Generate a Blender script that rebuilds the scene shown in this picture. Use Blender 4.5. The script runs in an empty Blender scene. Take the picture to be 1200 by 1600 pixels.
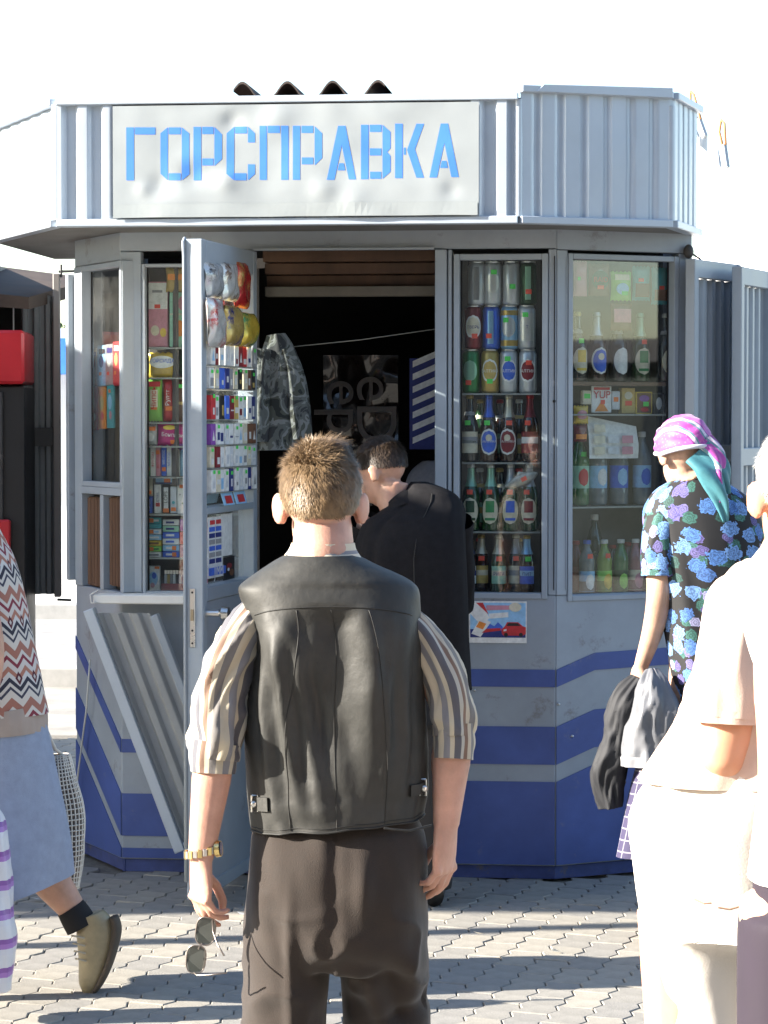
import bpy, bmesh, math, random
from mathutils import Vector, Matrix, Euler, noise

# ---------------------------------------------------------------- camera, sky, sun, exposure
SC = bpy.context.scene
COL = SC.collection
CAM_H, FPX, PITCH = 1.75, 4100.0, math.radians(2.07)
cam_d = bpy.data.cameras.new('camera')
cam_d.sensor_fit = 'HORIZONTAL'; cam_d.sensor_width = 36.0
cam_d.lens = 36.0 * FPX / 1200.0
cam_d.clip_start = 0.1; cam_d.clip_end = 5000
cam = bpy.data.objects.new('camera', cam_d); COL.objects.link(cam)
cam.location = (0, 0, CAM_H); cam.rotation_euler = (math.radians(90) - PITCH, 0, 0)
SC.camera = cam

SUN_DIR = Vector((1.0, 0.17, -0.42)).normalized()      # the way the light travels
elev = math.asin(-SUN_DIR.z)
world = bpy.data.worlds.new('World'); SC.world = world; world.use_nodes = True
nt = world.node_tree; nt.nodes.clear()
wo = nt.nodes.new('ShaderNodeOutputWorld'); wb = nt.nodes.new('ShaderNodeBackground')
ws = nt.nodes.new('ShaderNodeTexSky'); ws.sky_type = 'NISHITA'; ws.sun_disc = False
ws.sun_elevation = elev; ws.sun_rotation = math.atan2(-SUN_DIR.x, -SUN_DIR.y)
ws.altitude = 50; ws.air_density = 1.0; ws.dust_density = 0.7; ws.ozone_density = 1.0
wb.inputs['Strength'].default_value = 0.085
nt.links.new(ws.outputs[0], wb.inputs[0]); nt.links.new(wb.outputs[0], wo.inputs[0])
sun_d = bpy.data.lights.new('sun', 'SUN'); sun_d.energy = 4.8; sun_d.angle = math.radians(0.55)
sun_d.color = (1.0, 0.92, 0.80)
sun = bpy.data.objects.new('sun', sun_d); COL.objects.link(sun)
sun.location = (-8, -2, 8); sun.rotation_euler = SUN_DIR.to_track_quat('-Z', 'Y').to_euler()
SC.view_settings.view_transform = 'Standard'; SC.view_settings.look = 'None'
SC.view_settings.gamma = 1.0; SC.view_settings.exposure = 2.25
SC.view_settings.use_curve_mapping = False

# ---------------------------------------------------------------- helpers
R = math.radians
rnd = random.Random(7)
CAM = Vector((0, 0, CAM_H))
def ray(px, py):
    x, y = (px - 600) / FPX, (800 - py) / FPX
    return Vector((x, math.cos(PITCH) + y * math.sin(PITCH), -math.sin(PITCH) + y * math.cos(PITCH)))
def at(px, py, Y):
    d = ray(px, py); return CAM + d * (Y / d.y)

class Face:
    """a vertical wall plane: o = a point on it, ang = heading of its left-to-right direction"""
    def __init__(s, o, ang):
        s.o = Vector((o[0], o[1], 0)); s.ang = ang
        s.d = Vector((math.cos(ang), math.sin(ang), 0)); s.n = Vector((math.sin(ang), -math.cos(ang), 0))
    def pt(s, a, off, z): return s.o + s.d * a + s.n * off + Vector((0, 0, z))
    def hit(s, px, py, off=0.0):
        d = ray(px, py); t = ((s.o + s.n * off) - CAM).dot(s.n) / d.dot(s.n)
        p = CAM + d * t; return (p - s.o).dot(s.d), p.z
    def shifted(s, off): return Face(s.o + s.n * off, s.ang)

class MB:
    def __init__(s): s.v = []; s.f = []; s.uv = {}; s.fm = []
    def add(s, verts, faces, uvs=None, m=0):
        b = len(s.v); s.v += [Vector(p) for p in verts]
        s.f += [tuple(i + b for i in f) for f in faces]; s.fm += [m] * len(faces)
        if uvs:
            for i, u in enumerate(uvs): s.uv[b + i] = u
        return s
    def hexa(s, c, m=0):     # 8 corners: bottom ring 0-3, top ring 4-7
        return s.add(c, [(3, 2, 1, 0), (4, 5, 6, 7), (0, 1, 5, 4), (1, 2, 6, 5), (2, 3, 7, 6), (3, 0, 4, 7)], None, m)
    def box(s, x0, x1, y0, y1, z0, z1, m=0):
        return s.hexa([(x0, y0, z0), (x1, y0, z0), (x1, y1, z0), (x0, y1, z0), (x0, y0, z1), (x1, y0, z1), (x1, y1, z1), (x0, y1, z1)], m)
    def fbox(s, F, a0, a1, z0, z1, o0, o1, m=0):  # box on a wall face; o = outward offset (o1 = outermost)
        P = F.pt
        return s.hexa([P(a0, o1, z0), P(a1, o1, z0), P(a1, o0, z0), P(a0, o0, z0), P(a0, o1, z1), P(a1, o1, z1), P(a1, o0, z1), P(a0, o0, z1)], m)
    def bar(s, a, b, w, t, up=Vector((0, 0, 1)), m=0):
        a, b = Vector(a), Vector(b); d = (b - a).normalized(); x = d.cross(up).normalized() * w / 2; y = x.cross(d).normalized() * t / 2
        return s.hexa([a - x - y, a + x - y, a + x + y, a - x + y, b - x - y, b + x - y, b + x + y, b - x + y], m)
    def tube(s, pts, r, n=10, cap=True, m=0):
        pts = [Vector(p) for p in pts]; k = len(pts)
        rr = r if isinstance(r, (list, tuple)) else [r] * k
        t0 = (pts[1] - pts[0]).normalized(); ref = Vector((0, 0, 1)) if abs(t0.z) < .9 else Vector((1, 0, 0))
        x = t0.cross(ref).normalized(); V = []; 
        for i in range(k):
            t = (pts[min(i + 1, k - 1)] - pts[max(i - 1, 0)]).normalized()
            x = (x - t * x.dot(t)).normalized(); y = t.cross(x)
            V += [pts[i] + (x * math.cos(2 * math.pi * j / n) + y * math.sin(2 * math.pi * j / n)) * rr[i] for j in range(n)]
        Fc = [(i * n + j, i * n + (j + 1) % n, (i + 1) * n + (j + 1) % n, (i + 1) * n + j) for i in range(k - 1) for j in range(n)]
        if cap: Fc += [tuple(reversed(range(n))), tuple(range((k - 1) * n, k * n))]
        return s.add(V, Fc, None, m)
    def lathe(s, prof, n=20, c=(0, 0, 0), m=0, a0=0, a1=2 * math.pi, cap=False):   # prof: (radius, z)
        c = Vector(c); full = abs(a1 - a0 - 2 * math.pi) < 1e-4; q = n if full else n + 1; V = []
        for r, z in prof: V += [c + Vector((r * math.cos(a0 + (a1 - a0) * j / n), r * math.sin(a0 + (a1 - a0) * j / n), z)) for j in range(q)]
        Fc = [(i * q + j, i * q + (j + 1) % q, (i + 1) * q + (j + 1) % q, (i + 1) * q + j) for i in range(len(prof) - 1) for j in range(n)]
        if cap: Fc += [tuple(reversed(range(q))), tuple(range((len(prof) - 1) * q, len(prof) * q))]
        return s.add(V, Fc, None, m)
    def ell(s, c, r, M=None, nu=20, nv=12, m=0):
        c = Vector(c); V = []
        for i in range(nv + 1):
            th = math.pi * i / nv
            for j in range(nu):
                ph = 2 * math.pi * j / nu
                p = Vector((r[0] * math.sin(th) * math.cos(ph), r[1] * math.sin(th) * math.sin(ph), r[2] * math.cos(th)))
                V.append(c + (M @ p if M else p))
        Fc = [(i * nu + j, (i + 1) * nu + j, (i + 1) * nu + (j + 1) % nu, i * nu + (j + 1) % nu) for i in range(nv) for j in range(nu)]
        return s.add(V, Fc, None, m)
    def prism(s, poly, F, o0, o1, m=0):           # poly: (a, z) on a wall face
        k = len(poly)
        V = [F.pt(a, o1, z) for a, z in poly] + [F.pt(a, o0, z) for a, z in poly]
        return s.add(V, [tuple(range(k)), tuple(reversed(range(k, 2 * k)))] + [(i, i + k, (i + 1) % k + k, (i + 1) % k) for i in range(k)], None, m)
    def loft(s, pts, rad, ref, n=40, m=60, fold=None, capA=False, capB=False, power=2.0, mi=0, seam=0.0, flat=False):
        """smooth elliptical tube through pts; rad = (ra along ref, rb across); u around, v metres along"""
        pts = [Vector(p) for p in pts]; k = len(pts); rad = [(q if isinstance(q, (tuple, list)) else (q, q)) for q in rad]
        def cr(a, b, c, d, t):
            return (b * 2 + (c - a) * t + (a * 2 - b * 5 + c * 4 - d) * t * t + (b * 3 - a - c * 3 + d) * t ** 3) * .5
        P, Q = [], []
        for i in range(m + 1):
            f = i / m * (k - 1); j = min(int(f), k - 2); t = f - j
            g = lambda L, q: L[max(0, min(k - 1, q))]
            P.append(cr(g(pts, j - 1), g(pts, j), g(pts, j + 1), g(pts, j + 2), t))
            Q.append(tuple(cr(g(rad, j - 1)[e], g(rad, j)[e], g(rad, j + 1)[e], g(rad, j + 2)[e], t) for e in (0, 1)))
        V, U = [], []; ln = 0; ref = Vector(ref)
        for i in range(m + 1):
            tg = (P[min(i + 1, m)] - P[max(i - 1, 0)]).normalized()
            if flat: tg = Vector((0, 0, -1))
            x = (ref - tg * ref.dot(tg)).normalized(); y = tg.cross(x)
            if i: ln += (P[i] - P[i - 1]).length
            for j in range(n + 1):
                u = j / n; th = 2 * math.pi * u + seam; cx, sx = math.cos(th), math.sin(th)
                e = 2.0 / power
                dx = math.copysign(abs(cx) ** e, cx) * Q[i][0]; dy = math.copysign(abs(sx) ** e, sx) * Q[i][1]
                nn = (x * cx + y * sx)
                h = fold(j % n / n, ln, th, i / m) if fold else 0.0
                V.append(P[i] + x * dx + y * dy + nn * h); U.append((u, ln))
        q = n + 1
        Fc = [(i * q + j, i * q + j + 1, (i + 1) * q + j + 1, (i + 1) * q + j) for i in range(m) for j in range(n)]
        if capA: Fc.append(tuple(reversed(range(n))))
        if capB: Fc.append(tuple(range(m * q, m * q + n)))
        return s.add(V, Fc, U, mi)
    def mesh(s, name, origin=Vector((0, 0, 0)), smooth=False):
        me = bpy.data.meshes.new(name)
        me.from_pydata([p - origin for p in s.v], [], s.f)
        if s.uv:
            uvl = me.uv_layers.new(name='UVMap')
            for lp in me.loops: uvl.data[lp.index].uv = s.uv.get(lp.vertex_index, (0, 0))
        for i, p in enumerate(me.polygons): p.material_index = s.fm[i]
        me.validate(); me.update()
        if smooth is True: me.shade_smooth()
        elif smooth: me.shade_smooth(); me.set_sharp_from_angle(angle=R(smooth))
        return me
    def build(s, name, mat, parent=None, smooth=False, bevel=0.0, origin=None):
        base = Vector((0, 0, 0))
        if origin is not None: base = Vector(origin)
        elif parent is not None: base = wloc(parent)
        me = s.mesh(name, base, smooth)
        if bevel:
            bm = bmesh.new(); bm.from_mesh(me)
            bmesh.ops.remove_doubles(bm, verts=bm.verts, dist=1e-6)
            bmesh.ops.bevel(bm, geom=[e for e in bm.edges if len(e.link_faces) == 2 and e.calc_face_angle(0) > .6], offset=bevel, segments=1, affect='EDGES', clamp_overlap=True)
            bm.to_mesh(me); bm.free()
        for mm in (mat if isinstance(mat, (list, tuple)) else [mat]): me.materials.append(mm)
        o = bpy.data.objects.new(name, me); COL.objects.link(o)
        if parent is not None: o.parent = parent; o.location = base - wloc(parent)
        else: o.location = base
        return o
def wloc(o):
    p = Vector(o.location)
    while o.parent: o = o.parent; p = p + Vector(o.location)
    return p
LABELS = {}
def tag(o, label, cat, group=None):
    o['label'] = label; o['category'] = cat
    if group: o['group'] = group
    LABELS.setdefault(label, []).append(o.name)
    return o
def thing(name, loc, label, cat, group=None, rz=0.0):
    o = bpy.data.objects.new(name, None); COL.objects.link(o); o.empty_display_size = .1
    o.location = loc; o.rotation_euler = (0, 0, rz)
    return tag(o, label, cat, group)
def part(parent, name, mb, mat, smooth=False, bevel=0.0, local=True):
    """part given in the thing's own (rotated) coordinates"""
    me = mb.mesh(name, Vector((0, 0, 0)), smooth)
    if bevel:
        bm = bmesh.new(); bm.from_mesh(me)
        bmesh.ops.bevel(bm, geom=[e for e in bm.edges if len(e.link_faces) == 2 and e.calc_face_angle(0) > .6], offset=bevel, segments=1, affect='EDGES', clamp_overlap=True)
        bm.to_mesh(me); bm.free()
    for mm in (mat if isinstance(mat, (list, tuple)) else [mat]): me.materials.append(mm)
    o = bpy.data.objects.new(name, me); COL.objects.link(o); o.parent = parent
    return o
def remesh(mb, voxel, smooth=6, factor=.5):
    me = mb.mesh('tmp'); o = bpy.data.objects.new('tmp', me); COL.objects.link(o)
    r = o.modifiers.new('r', 'REMESH'); r.mode = 'VOXEL'; r.voxel_size = voxel
    if smooth:
        q = o.modifiers.new('s', 'SMOOTH'); q.iterations = smooth; q.factor = factor
    dg = bpy.context.evaluated_depsgraph_get(); dg.update()
    m2 = bpy.data.meshes.new_from_object(o.evaluated_get(dg))
    V = [v.co.copy() for v in m2.vertices]; N = [v.normal.copy() for v in m2.vertices]; Fc = [tuple(p.vertices) for p in m2.polygons]
    bpy.data.objects.remove(o); bpy.data.meshes.remove(me); bpy.data.meshes.remove(m2)
    out = MB(); out.add(V, Fc); out.nrm = N
    return out
def N3(x, y=0, z=0): return noise.noise(Vector((x, y, z)))
def smooth01(t): t = max(0., min(1., t)); return t * t * (3 - 2 * t)
def text_mb(body, size, depth=.0006):
    cu = bpy.data.curves.new('t', 'FONT'); cu.body = body; cu.size = size; cu.extrude = depth; cu.align_x = 'CENTER'; cu.align_y = 'CENTER'
    o = bpy.data.objects.new('t', cu); COL.objects.link(o)
    dg = bpy.context.evaluated_depsgraph_get(); dg.update()
    me = bpy.data.meshes.new_from_object(o.evaluated_get(dg))
    mb = MB(); mb.add([v.co.copy() for v in me.vertices], [tuple(p.vertices) for p in me.polygons])
    bpy.data.objects.remove(o); bpy.data.curves.remove(cu); bpy.data.meshes.remove(me)
    return mb

# ---------------------------------------------------------------- materials
MATS = {}
def srgb(r, g, b):
    f = lambda c: (c / 255 / 12.92) if c / 255 <= .04045 else ((c / 255 + .055) / 1.055) ** 2.4
    return (f(r), f(g), f(b))
def mat(name, col, rough=.6, metal=0.0, var=.12, vscale=6.0, bump=0.0, bscale=60.0, spec=.4, sss=0.0, coat=0.0, sheen=0.0, dirt=None, vz=1.0):
    if name in MATS: return MATS[name]
    m = bpy.data.materials.new(name); m.use_nodes = True; MATS[name] = m
    nt = m.node_tree; N = nt.nodes; L = nt.links; p = N['Principled BSDF']
    p.inputs['Roughness'].default_value = rough; p.inputs['Metallic'].default_value = metal
    p.inputs['Specular IOR Level'].default_value = spec
    p.inputs['Coat Weight'].default_value = coat; p.inputs['Sheen Weight'].default_value = sheen
    if sss:
        p.inputs['Subsurface Weight'].default_value = sss
        p.inputs['Subsurface Radius'].default_value = (1.0, .35, .18); p.inputs['Subsurface Scale'].default_value = .014
    tc = N.new('ShaderNodeTexCoord'); vec = tc.outputs['Object']
    if vz != 1.0:
        mp = N.new('ShaderNodeMapping'); mp.inputs['Scale'].default_value = (1, 1, vz); L.new(vec, mp.inputs[0]); vec = mp.outputs[0]
    base = tuple(col) + (1,)
    nz = N.new('ShaderNodeTexNoise'); nz.inputs['Scale'].default_value = vscale; nz.inputs['Detail'].default_value = 5; nz.inputs['Roughness'].default_value = .65
    L.new(vec, nz.inputs['Vector'])
    rp = N.new('ShaderNodeValToRGB')
    rp.color_ramp.elements[0].position = .3; rp.color_ramp.elements[0].color = tuple(max(0, c * (1 - var)) for c in col) + (1,)
    rp.color_ramp.elements[1].position = .7; rp.color_ramp.elements[1].color = tuple(min(1, c * (1 + var)) for c in col) + (1,)
    L.new(nz.outputs['Fac'], rp.inputs[0]); out = rp.outputs[0]
    if dirt:
        n2 = N.new('ShaderNodeTexNoise'); n2.inputs['Scale'].default_value = dirt[1]; n2.inputs['Detail'].default_value = 8; n2.inputs['Roughness'].default_value = .75
        L.new(vec, n2.inputs['Vector'])
        r2 = N.new('ShaderNodeValToRGB'); r2.color_ramp.elements[0].position = dirt[2]; r2.color_ramp.elements[1].position = min(1, dirt[2] + .12)
        L.new(n2.outputs['Fac'], r2.inputs[0])
        mx = N.new('ShaderNodeMix'); mx.data_type = 'RGBA'; mx.inputs['B'].default_value = tuple(dirt[0]) + (1,)
        L.new(r2.outputs[0], mx.inputs['Factor']); L.new(out, mx.inputs['A']); out = mx.outputs['Result']
    L.new(out, p.inputs['Base Color'])
    mr = N.new('ShaderNodeMapRange'); mr.inputs['To Min'].default_value = max(0.02, rough - .1); mr.inputs['To Max'].default_value = min(1, rough + .12)
    L.new(nz.outputs['Fac'], mr.inputs[0]); L.new(mr.outputs[0], p.inputs['Roughness'])
    if bump:
        nb = N.new('ShaderNodeTexNoise'); nb.inputs['Scale'].default_value = bscale; nb.inputs['Detail'].default_value = 4
        L.new(tc.outputs['Object'], nb.inputs['Vector'])
        b = N.new('ShaderNodeBump'); b.inputs['Strength'].default_value = min(1, bump); b.inputs['Distance'].default_value = .004
        L.new(nb.outputs['Fac'], b.inputs['Height']); L.new(b.outputs[0], p.inputs['Normal'])
    return m
def ramp(N, stops, interp='CONSTANT'):
    r = N.new('ShaderNodeValToRGB'); r.color_ramp.interpolation = interp
    e = r.color_ramp.elements
    while len(e) < len(stops): e.new(.5)
    for i, (p, c) in enumerate(stops): e[i].position = p; e[i].color = tuple(c) + (1,)
    return r
def math_node(N, L, op, a, b=None, c=None):
    n = N.new('ShaderNodeMath'); n.operation = op
    for i, q in enumerate((a, b, c)):
        if q is None: continue
        if isinstance(q, (int, float)): n.inputs[i].default_value = q
        else: L.new(q, n.inputs[i])
    return n.outputs[0]
def glass_mat(name, tint=(.93, .96, .96), base=.055, dust=.025):
    if name in MATS: return MATS[name]
    m = bpy.data.materials.new(name); m.use_nodes = True; MATS[name] = m
    N = m.node_tree.nodes; L = m.node_tree.links; N.clear()
    o = N.new('ShaderNodeOutputMaterial'); tr = N.new('ShaderNodeBsdfTransparent'); tr.inputs[0].default_value = tint + (1,)
    gl = N.new('ShaderNodeBsdfGlossy'); gl.inputs['Roughness'].default_value = .02
    lw = N.new('ShaderNodeLayerWeight'); lw.inputs['Blend'].default_value = .5
    f = math_node(N, L, 'POWER', lw.outputs['Facing'], 4.0); f = math_node(N, L, 'MULTIPLY_ADD', f, .9, base)
    mx = N.new('ShaderNodeMixShader'); L.new(f, mx.inputs[0]); L.new(tr.outputs[0], mx.inputs[1]); L.new(gl.outputs[0], mx.inputs[2])
    df = N.new('ShaderNodeBsdfDiffuse'); df.inputs[0].default_value = (.5, .5, .48, 1)
    tc = N.new('ShaderNodeTexCoord'); nz = N.new('ShaderNodeTexNoise'); nz.inputs['Scale'].default_value = 5; nz.inputs['Detail'].default_value = 8
    L.new(tc.outputs['Object'], nz.inputs[0])
    g = N.new('ShaderNodeMapRange'); g.inputs['From Min'].default_value = .4; g.inputs['From Max'].default_value = .75; g.inputs['To Max'].default_value = dust * 2
    L.new(nz.outputs['Fac'], g.inputs[0])
    m2 = N.new('ShaderNodeMixShader'); L.new(g.outputs[0], m2.inputs[0]); L.new(mx.outputs[0], m2.inputs[1]); L.new(df.outputs[0], m2.inputs[2])
    L.new(m2.outputs[0], o.inputs[0])
    return m
GREY = srgb(128, 136, 142)
M_grey = mat('grey_paint', (.30, .34, .385), .45, var=.12, vscale=3, bump=.12, bscale=40, dirt=((.19, .185, .18), 7, .58))
M_grey2 = mat('grey_frame_paint', (.32, .365, .41), .42, var=.08, vscale=5, bump=.10, bscale=70, dirt=((.13, .10, .08), 14, .72))
M_fascia = mat('fascia_silver_paint', (.46, .52, .59), .38, var=.06, vscale=3, metal=.25, bump=.05, bscale=20, dirt=((.30, .27, .25), 7, .74))
M_sign = mat('sign_sheet_paint', (.33, .36, .375), .42, var=.05, vscale=3, metal=.1, bump=.10, bscale=7, dirt=((.42, .40, .38), 6, .72))
M_signblue = mat('sign_blue_paint', (.06, .21, .74), .5, var=.08)
M_stripe = mat('blue_wall_paint', (.062, .10, .30), .45, var=.16, vscale=5, bump=.1, bscale=40, dirt=((.14, .16, .25), 8, .60))
M_white = mat('chipped_white_paint', (.72, .72, .70), .5, var=.06, dirt=((.30, .20, .14), 22, .66), bump=.1)
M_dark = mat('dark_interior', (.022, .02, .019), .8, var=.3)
M_wood = mat('brown_boards', (.11, .062, .038), .65, var=.35, vscale=9, bump=.3, bscale=40, vz=.2)
M_rust = mat('dark_slate_sheet', (.07, .055, .05), .9, var=.4, vscale=12, bump=.4)
M_seal = mat('black_rubber', (.015, .015, .016), .7)
M_steel = mat('bright_steel', (.62, .62, .60), .28, metal=1.0, var=.05)
M_glass = glass_mat('window_glass')
M_glassR = glass_mat('right_window_glass', base=.075, dust=.02)
# ---------------------------------------------------------------- kiosk plan
A6 = R(-6)
FW = Face((0, 9.95), A6)                                   # front wall plane
sB, _ = FW.hit(191, 1364); sC, _ = FW.hit(867, 1376)
pB, pC = FW.pt(sB, 0, 0), FW.pt(sC, 0, 0)
WR = .60; WL = .52
FR = Face(pC, R(26)); pD = FR.pt(WR, 0, 0)                 # right chamfer
_d = Vector((math.cos(R(-64)), math.sin(R(-64)), 0)); pA = pB - _d * WL
FL = Face(pA, R(-64)); FS = Face(pD, R(84))                # left chamfer, right side
FB = Face(pA, R(-96))
KBASE = FW.pt((sB + sC) / 2, -.8, 0)

# ---------------------------------------------------------------- ground, road, paving
def ground_mat():
    return mat('asphalt', (.30, .285, .26), .9, var=.25, vscale=3, bump=.3, bscale=80)
g = MB().add([(-400, -60, -.03), (400, -60, -.03), (400, 900, -.03), (-400, 900, -.03)], [(0, 1, 2, 3)]).build('ground', ground_mat())
g['kind'] = 'structure'
pv = bpy.data.objects.new('pavement', None)
m_joint = mat('joint_sand', (.17, .155, .13), .95, var=.3, vscale=40)
jb = MB().add([(-5.5, 1.5, -.014), (5.5, 1.5, -.014), (5.5, 14.5, -.014), (-5.5, 14.5, -.014)], [(0, 1, 2, 3)])
pv = jb.build('pavement', m_joint); pv['kind'] = 'structure'
def paver_mat(i, c):
    return mat('paver_%d' % i, c, .85, var=.16, vscale=14, bump=.35, bscale=160, dirt=((.13, .12, .105), 3.3, .60))
PAV = [paver_mat(0, (.275, .258, .226)), paver_mat(1, (.255, .243, .22)), paver_mat(2, (.30, .28, .242)), paver_mat(3, (.235, .226, .21))]
TA = R(17)                                                 # heading of the zigzag rows from +Y
tdir = Vector((math.sin(TA), math.cos(TA), 0)); ndir = Vector((math.cos(TA), -math.sin(TA), 0))
PL, PW, AMP = .215, .1125, .0095
def paver_outline(g, inset):
    out = []; per = PL / 2
    def zz(t):                                             # sharp tooth wave along the long side
        q = (t / per) % 1.0; return AMP * (4 * q - 1 if q < .5 else 3 - 4 * q)
    ts = [0, per * .5, per, per * 1.5, PL]
    a, b = g + inset, PL - g - inset
    P = [a] + [per * k / 2 for k in (1, 2, 3)] + [b]
    for t in P: out.append((t, PW / 2 - g - inset + zz(t)))
    for t in reversed(P): out.append((t, -PW / 2 + g + inset + zz(t)))
    return out
def paver_mesh(dz, tilt):
    o1 = paver_outline(.0017, 0); o2 = paver_outline(.0017, .0032); k = len(o1)
    fr = lambda p, z: tdir * (p[0] - PL / 2) + ndir * p[1] + Vector((0, 0, z + tilt * p[1]))
    mb = MB(); mb.add([fr(p, -.02) for p in o1] + [fr(p, -.0032 + dz) for p in o1] + [fr(p, dz) for p in o2],
        [(i, (i + 1) % k, k + (i + 1) % k, k + i) for i in range(k)] + [(k + i, k + (i + 1) % k, 2 * k + (i + 1) % k, 2 * k + i) for i in range(k)] + [tuple(range(2 * k, 3 * k))])
    return mb
pav_me = []
for v in range(12):
    me = paver_mesh(rnd.uniform(-.002, .0016), rnd.uniform(-.03, .03)).mesh('paver'); me.flip_normals(); me.materials.append(PAV[v % 4]); pav_me.append(me)
near, rest = [], []
for i in range(-60, 60):
    for j in range(-30, 80):
        c = ndir * (i * PW) + tdir * (j * PL + (PL / 2 if i % 2 else 0)) + Vector((0, 7, 0))
        if not (-5.2 < c.x < 5.2 and 1.8 < c.y < 14.2): continue
        q = c - CAM; zc = q.y * math.cos(PITCH) - q.z * math.sin(PITCH); yc = q.y * math.sin(PITCH) + q.z * math.cos(PITCH)
        px, py = 600 + FPX * q.x / zc, 800 - FPX * yc / zc
        inside = (c - pC).dot(FW.n) < -.05
        if -60 < px < 1060 and py < 1640 and not inside: near.append((c.y, c))
        elif not inside or c.x < -1.3 or c.x > 1.4: rest.append(c)
near.sort(key=lambda q: q[0])
rest += [c for _, c in near[300:]]; near = near[:300]
for _, c in near:
    o = bpy.data.objects.new('paver', pav_me[rnd.randrange(12)]); COL.objects.link(o); o.parent = pv; o.location = c
rb = MB(); pm = paver_mesh(0, 0)
for c in rest:
    dz = Vector((0, 0, rnd.uniform(-.0015, .0015))); rb.add([v + c + dz for v in pm.v], [tuple(reversed(f)) for f in pm.f], None, rnd.randrange(4))
ro = rb.build('outer_pavers', PAV, pv); ro['kind'] = 'stuff'

# road and kerb seen through the gap at far left
road = MB().add([(-60, 17.5, -.024), (60, 17.5, -.024), (60, 23, -.024), (-60, 23, -.024)], [(0, 1, 2, 3)]).build('road', mat('road_asphalt', (.30, .29, .28), .9, var=.2, bump=.3))
road['kind'] = 'structure'
kb = MB().box(-60, 60, 17.25, 17.5, -.03, .09).box(-60, 60, 23, 23.25, -.03, .10).build('kerb', mat('kerb_concrete', (.42, .41, .39), .9, var=.15)); kb['kind'] = 'structure'
sq = MB().add([(-60, 23.25, .06), (60, 23.25, .06), (60, 60, .06), (-60, 60, .06)], [(0, 1, 2, 3)]).build('far_pavement', mat('pale_concrete', (.62, .6, .56), .9, var=.12)); sq['kind'] = 'structure'
# pale shop across the road
sh = thing('far_shop', (-3.6, 34, .06), 'pale shop with blue band far behind, glimpsed through the gap left of the kiosk', 'building')
MB().box(-12, 9, 34, 40, .06, 2.9).build('wall', mat('shop_white', (.7, .69, .66), .8, var=.05), sh)
MB().box(-12.1, 9.1, 33.3, 34, 2.3, 2.75).build('blue_awning', mat('shop_awning', (.05, .2, .62), .5), sh)
for k in range(5): MB().box(-11 + k * 4, -9 + k * 4, 33.93, 33.995, .9, 2.1).build('window', mat('shop_glass', (.12, .15, .18), .1), sh)
# tree crown over the shop
tr = thing('tree', (-5.35, 44, 0), 'small green tree seen through the gap left of the kiosk', 'tree')
tb = MB().tube([(-5.35, 44, 0), (-5.3, 44, 1.2), (-5.4, 44, 2.4)], [.14, .1, .05], 8)
for k in range(5): a = k * 1.3; tb.tube([(-5.35, 44, 1 + k * .2), (-5.35 + math.cos(a) * .6, 44 + math.sin(a) * .6, 1.8 + k * .2)], [.05, .02], 6)
tb.build('trunk', mat('bark', (.09, .07, .05), .9), tr)
cb = MB()
for k in range(2200):
    v = Vector((rnd.gauss(0, 1), rnd.gauss(0, 1), rnd.gauss(0, 1))).normalized() * (rnd.random() ** .4)
    c = Vector((-5.35, 44, 2.5)) + Vector((v.x * .9, v.y * .9, v.z * .8)) * (1 + .35 * N3(v.x * 2, v.y * 2, v.z * 2))
    a = Vector((rnd.uniform(-1, 1), rnd.uniform(-1, 1), rnd.uniform(-1, 1))).normalized() * .07; b = a.orthogonal().normalized() * .04
    cb.add([c - a, c - b, c + a, c + b], [(0, 1, 2, 3)])
cb.build('crown', mat('leaf', (.07, .12, .03), .7, var=.4, vscale=2), tr)

# ---------------------------------------------------------------- kiosk
KI = thing('kiosk', KBASE, 'grey and blue street kiosk with corrugated fascia, sign and open door', 'kiosk')
def W(F, x0, y0, x1, y1, off=0.0):
    a0, z1 = F.hit(x0, y0, off); a1, z0 = F.hit(x1, y1, off); return a0, a1, z0, z1
def slab(F, x0, y0, x1, y1, o0, o1, name, m, bevel=.0025, parent=None, mb=None):
    a0, a1, z0, z1 = W(F, x0, y0, x1, y1, o1)
    b = MB().fbox(F, a0, a1, z0, z1, o0, o1)
    return b.build(name, m, parent or KI, bevel=bevel)
Zf = FW.hit(530, 352, .35)[1]                              # underside of fascia
ZS = FW.hit(800, 930)[1]                                   # sill height
ZH = FW.hit(800, 388)[1]                                   # top of openings
sDL, sDR = FW.hit(398, 800)[0], FW.hit(679, 800)[0]        # door opening
# lower walls
def wallslab(F, a0, a1, z0, z1, name='wall_panel', m=M_grey, o0=-.05, o1=0.0):
    return MB().fbox(F, a0, a1, z0, z1, o0, o1).build(name, m, KI, bevel=.003)
wallslab(FW, sB, sDL - .02, .05, ZS)
wallslab(FW, sDR, sC, .05, ZS)
wallslab(FR, .003, WR, .05, ZS); wallslab(FL, 0, WL - .003, .05, ZS)
wallslab(FS, .003, 1.7, .05, ZS); 
wallslab(FS, .003, 1.7, ZS, Zf + .1)
wallslab(FB, -1.6, -.003, .05, Zf + .1)
# header above openings
wallslab(FW, sB, sC, ZH, Zf + .2, 'header'); wallslab(FR, .003, WR, FR.hit(950, 392)[1], Zf + .2, 'header'); wallslab(FL, 0, WL - .003, FL.hit(150, 420)[1] + .02, Zf + .2, 'header')
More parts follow.
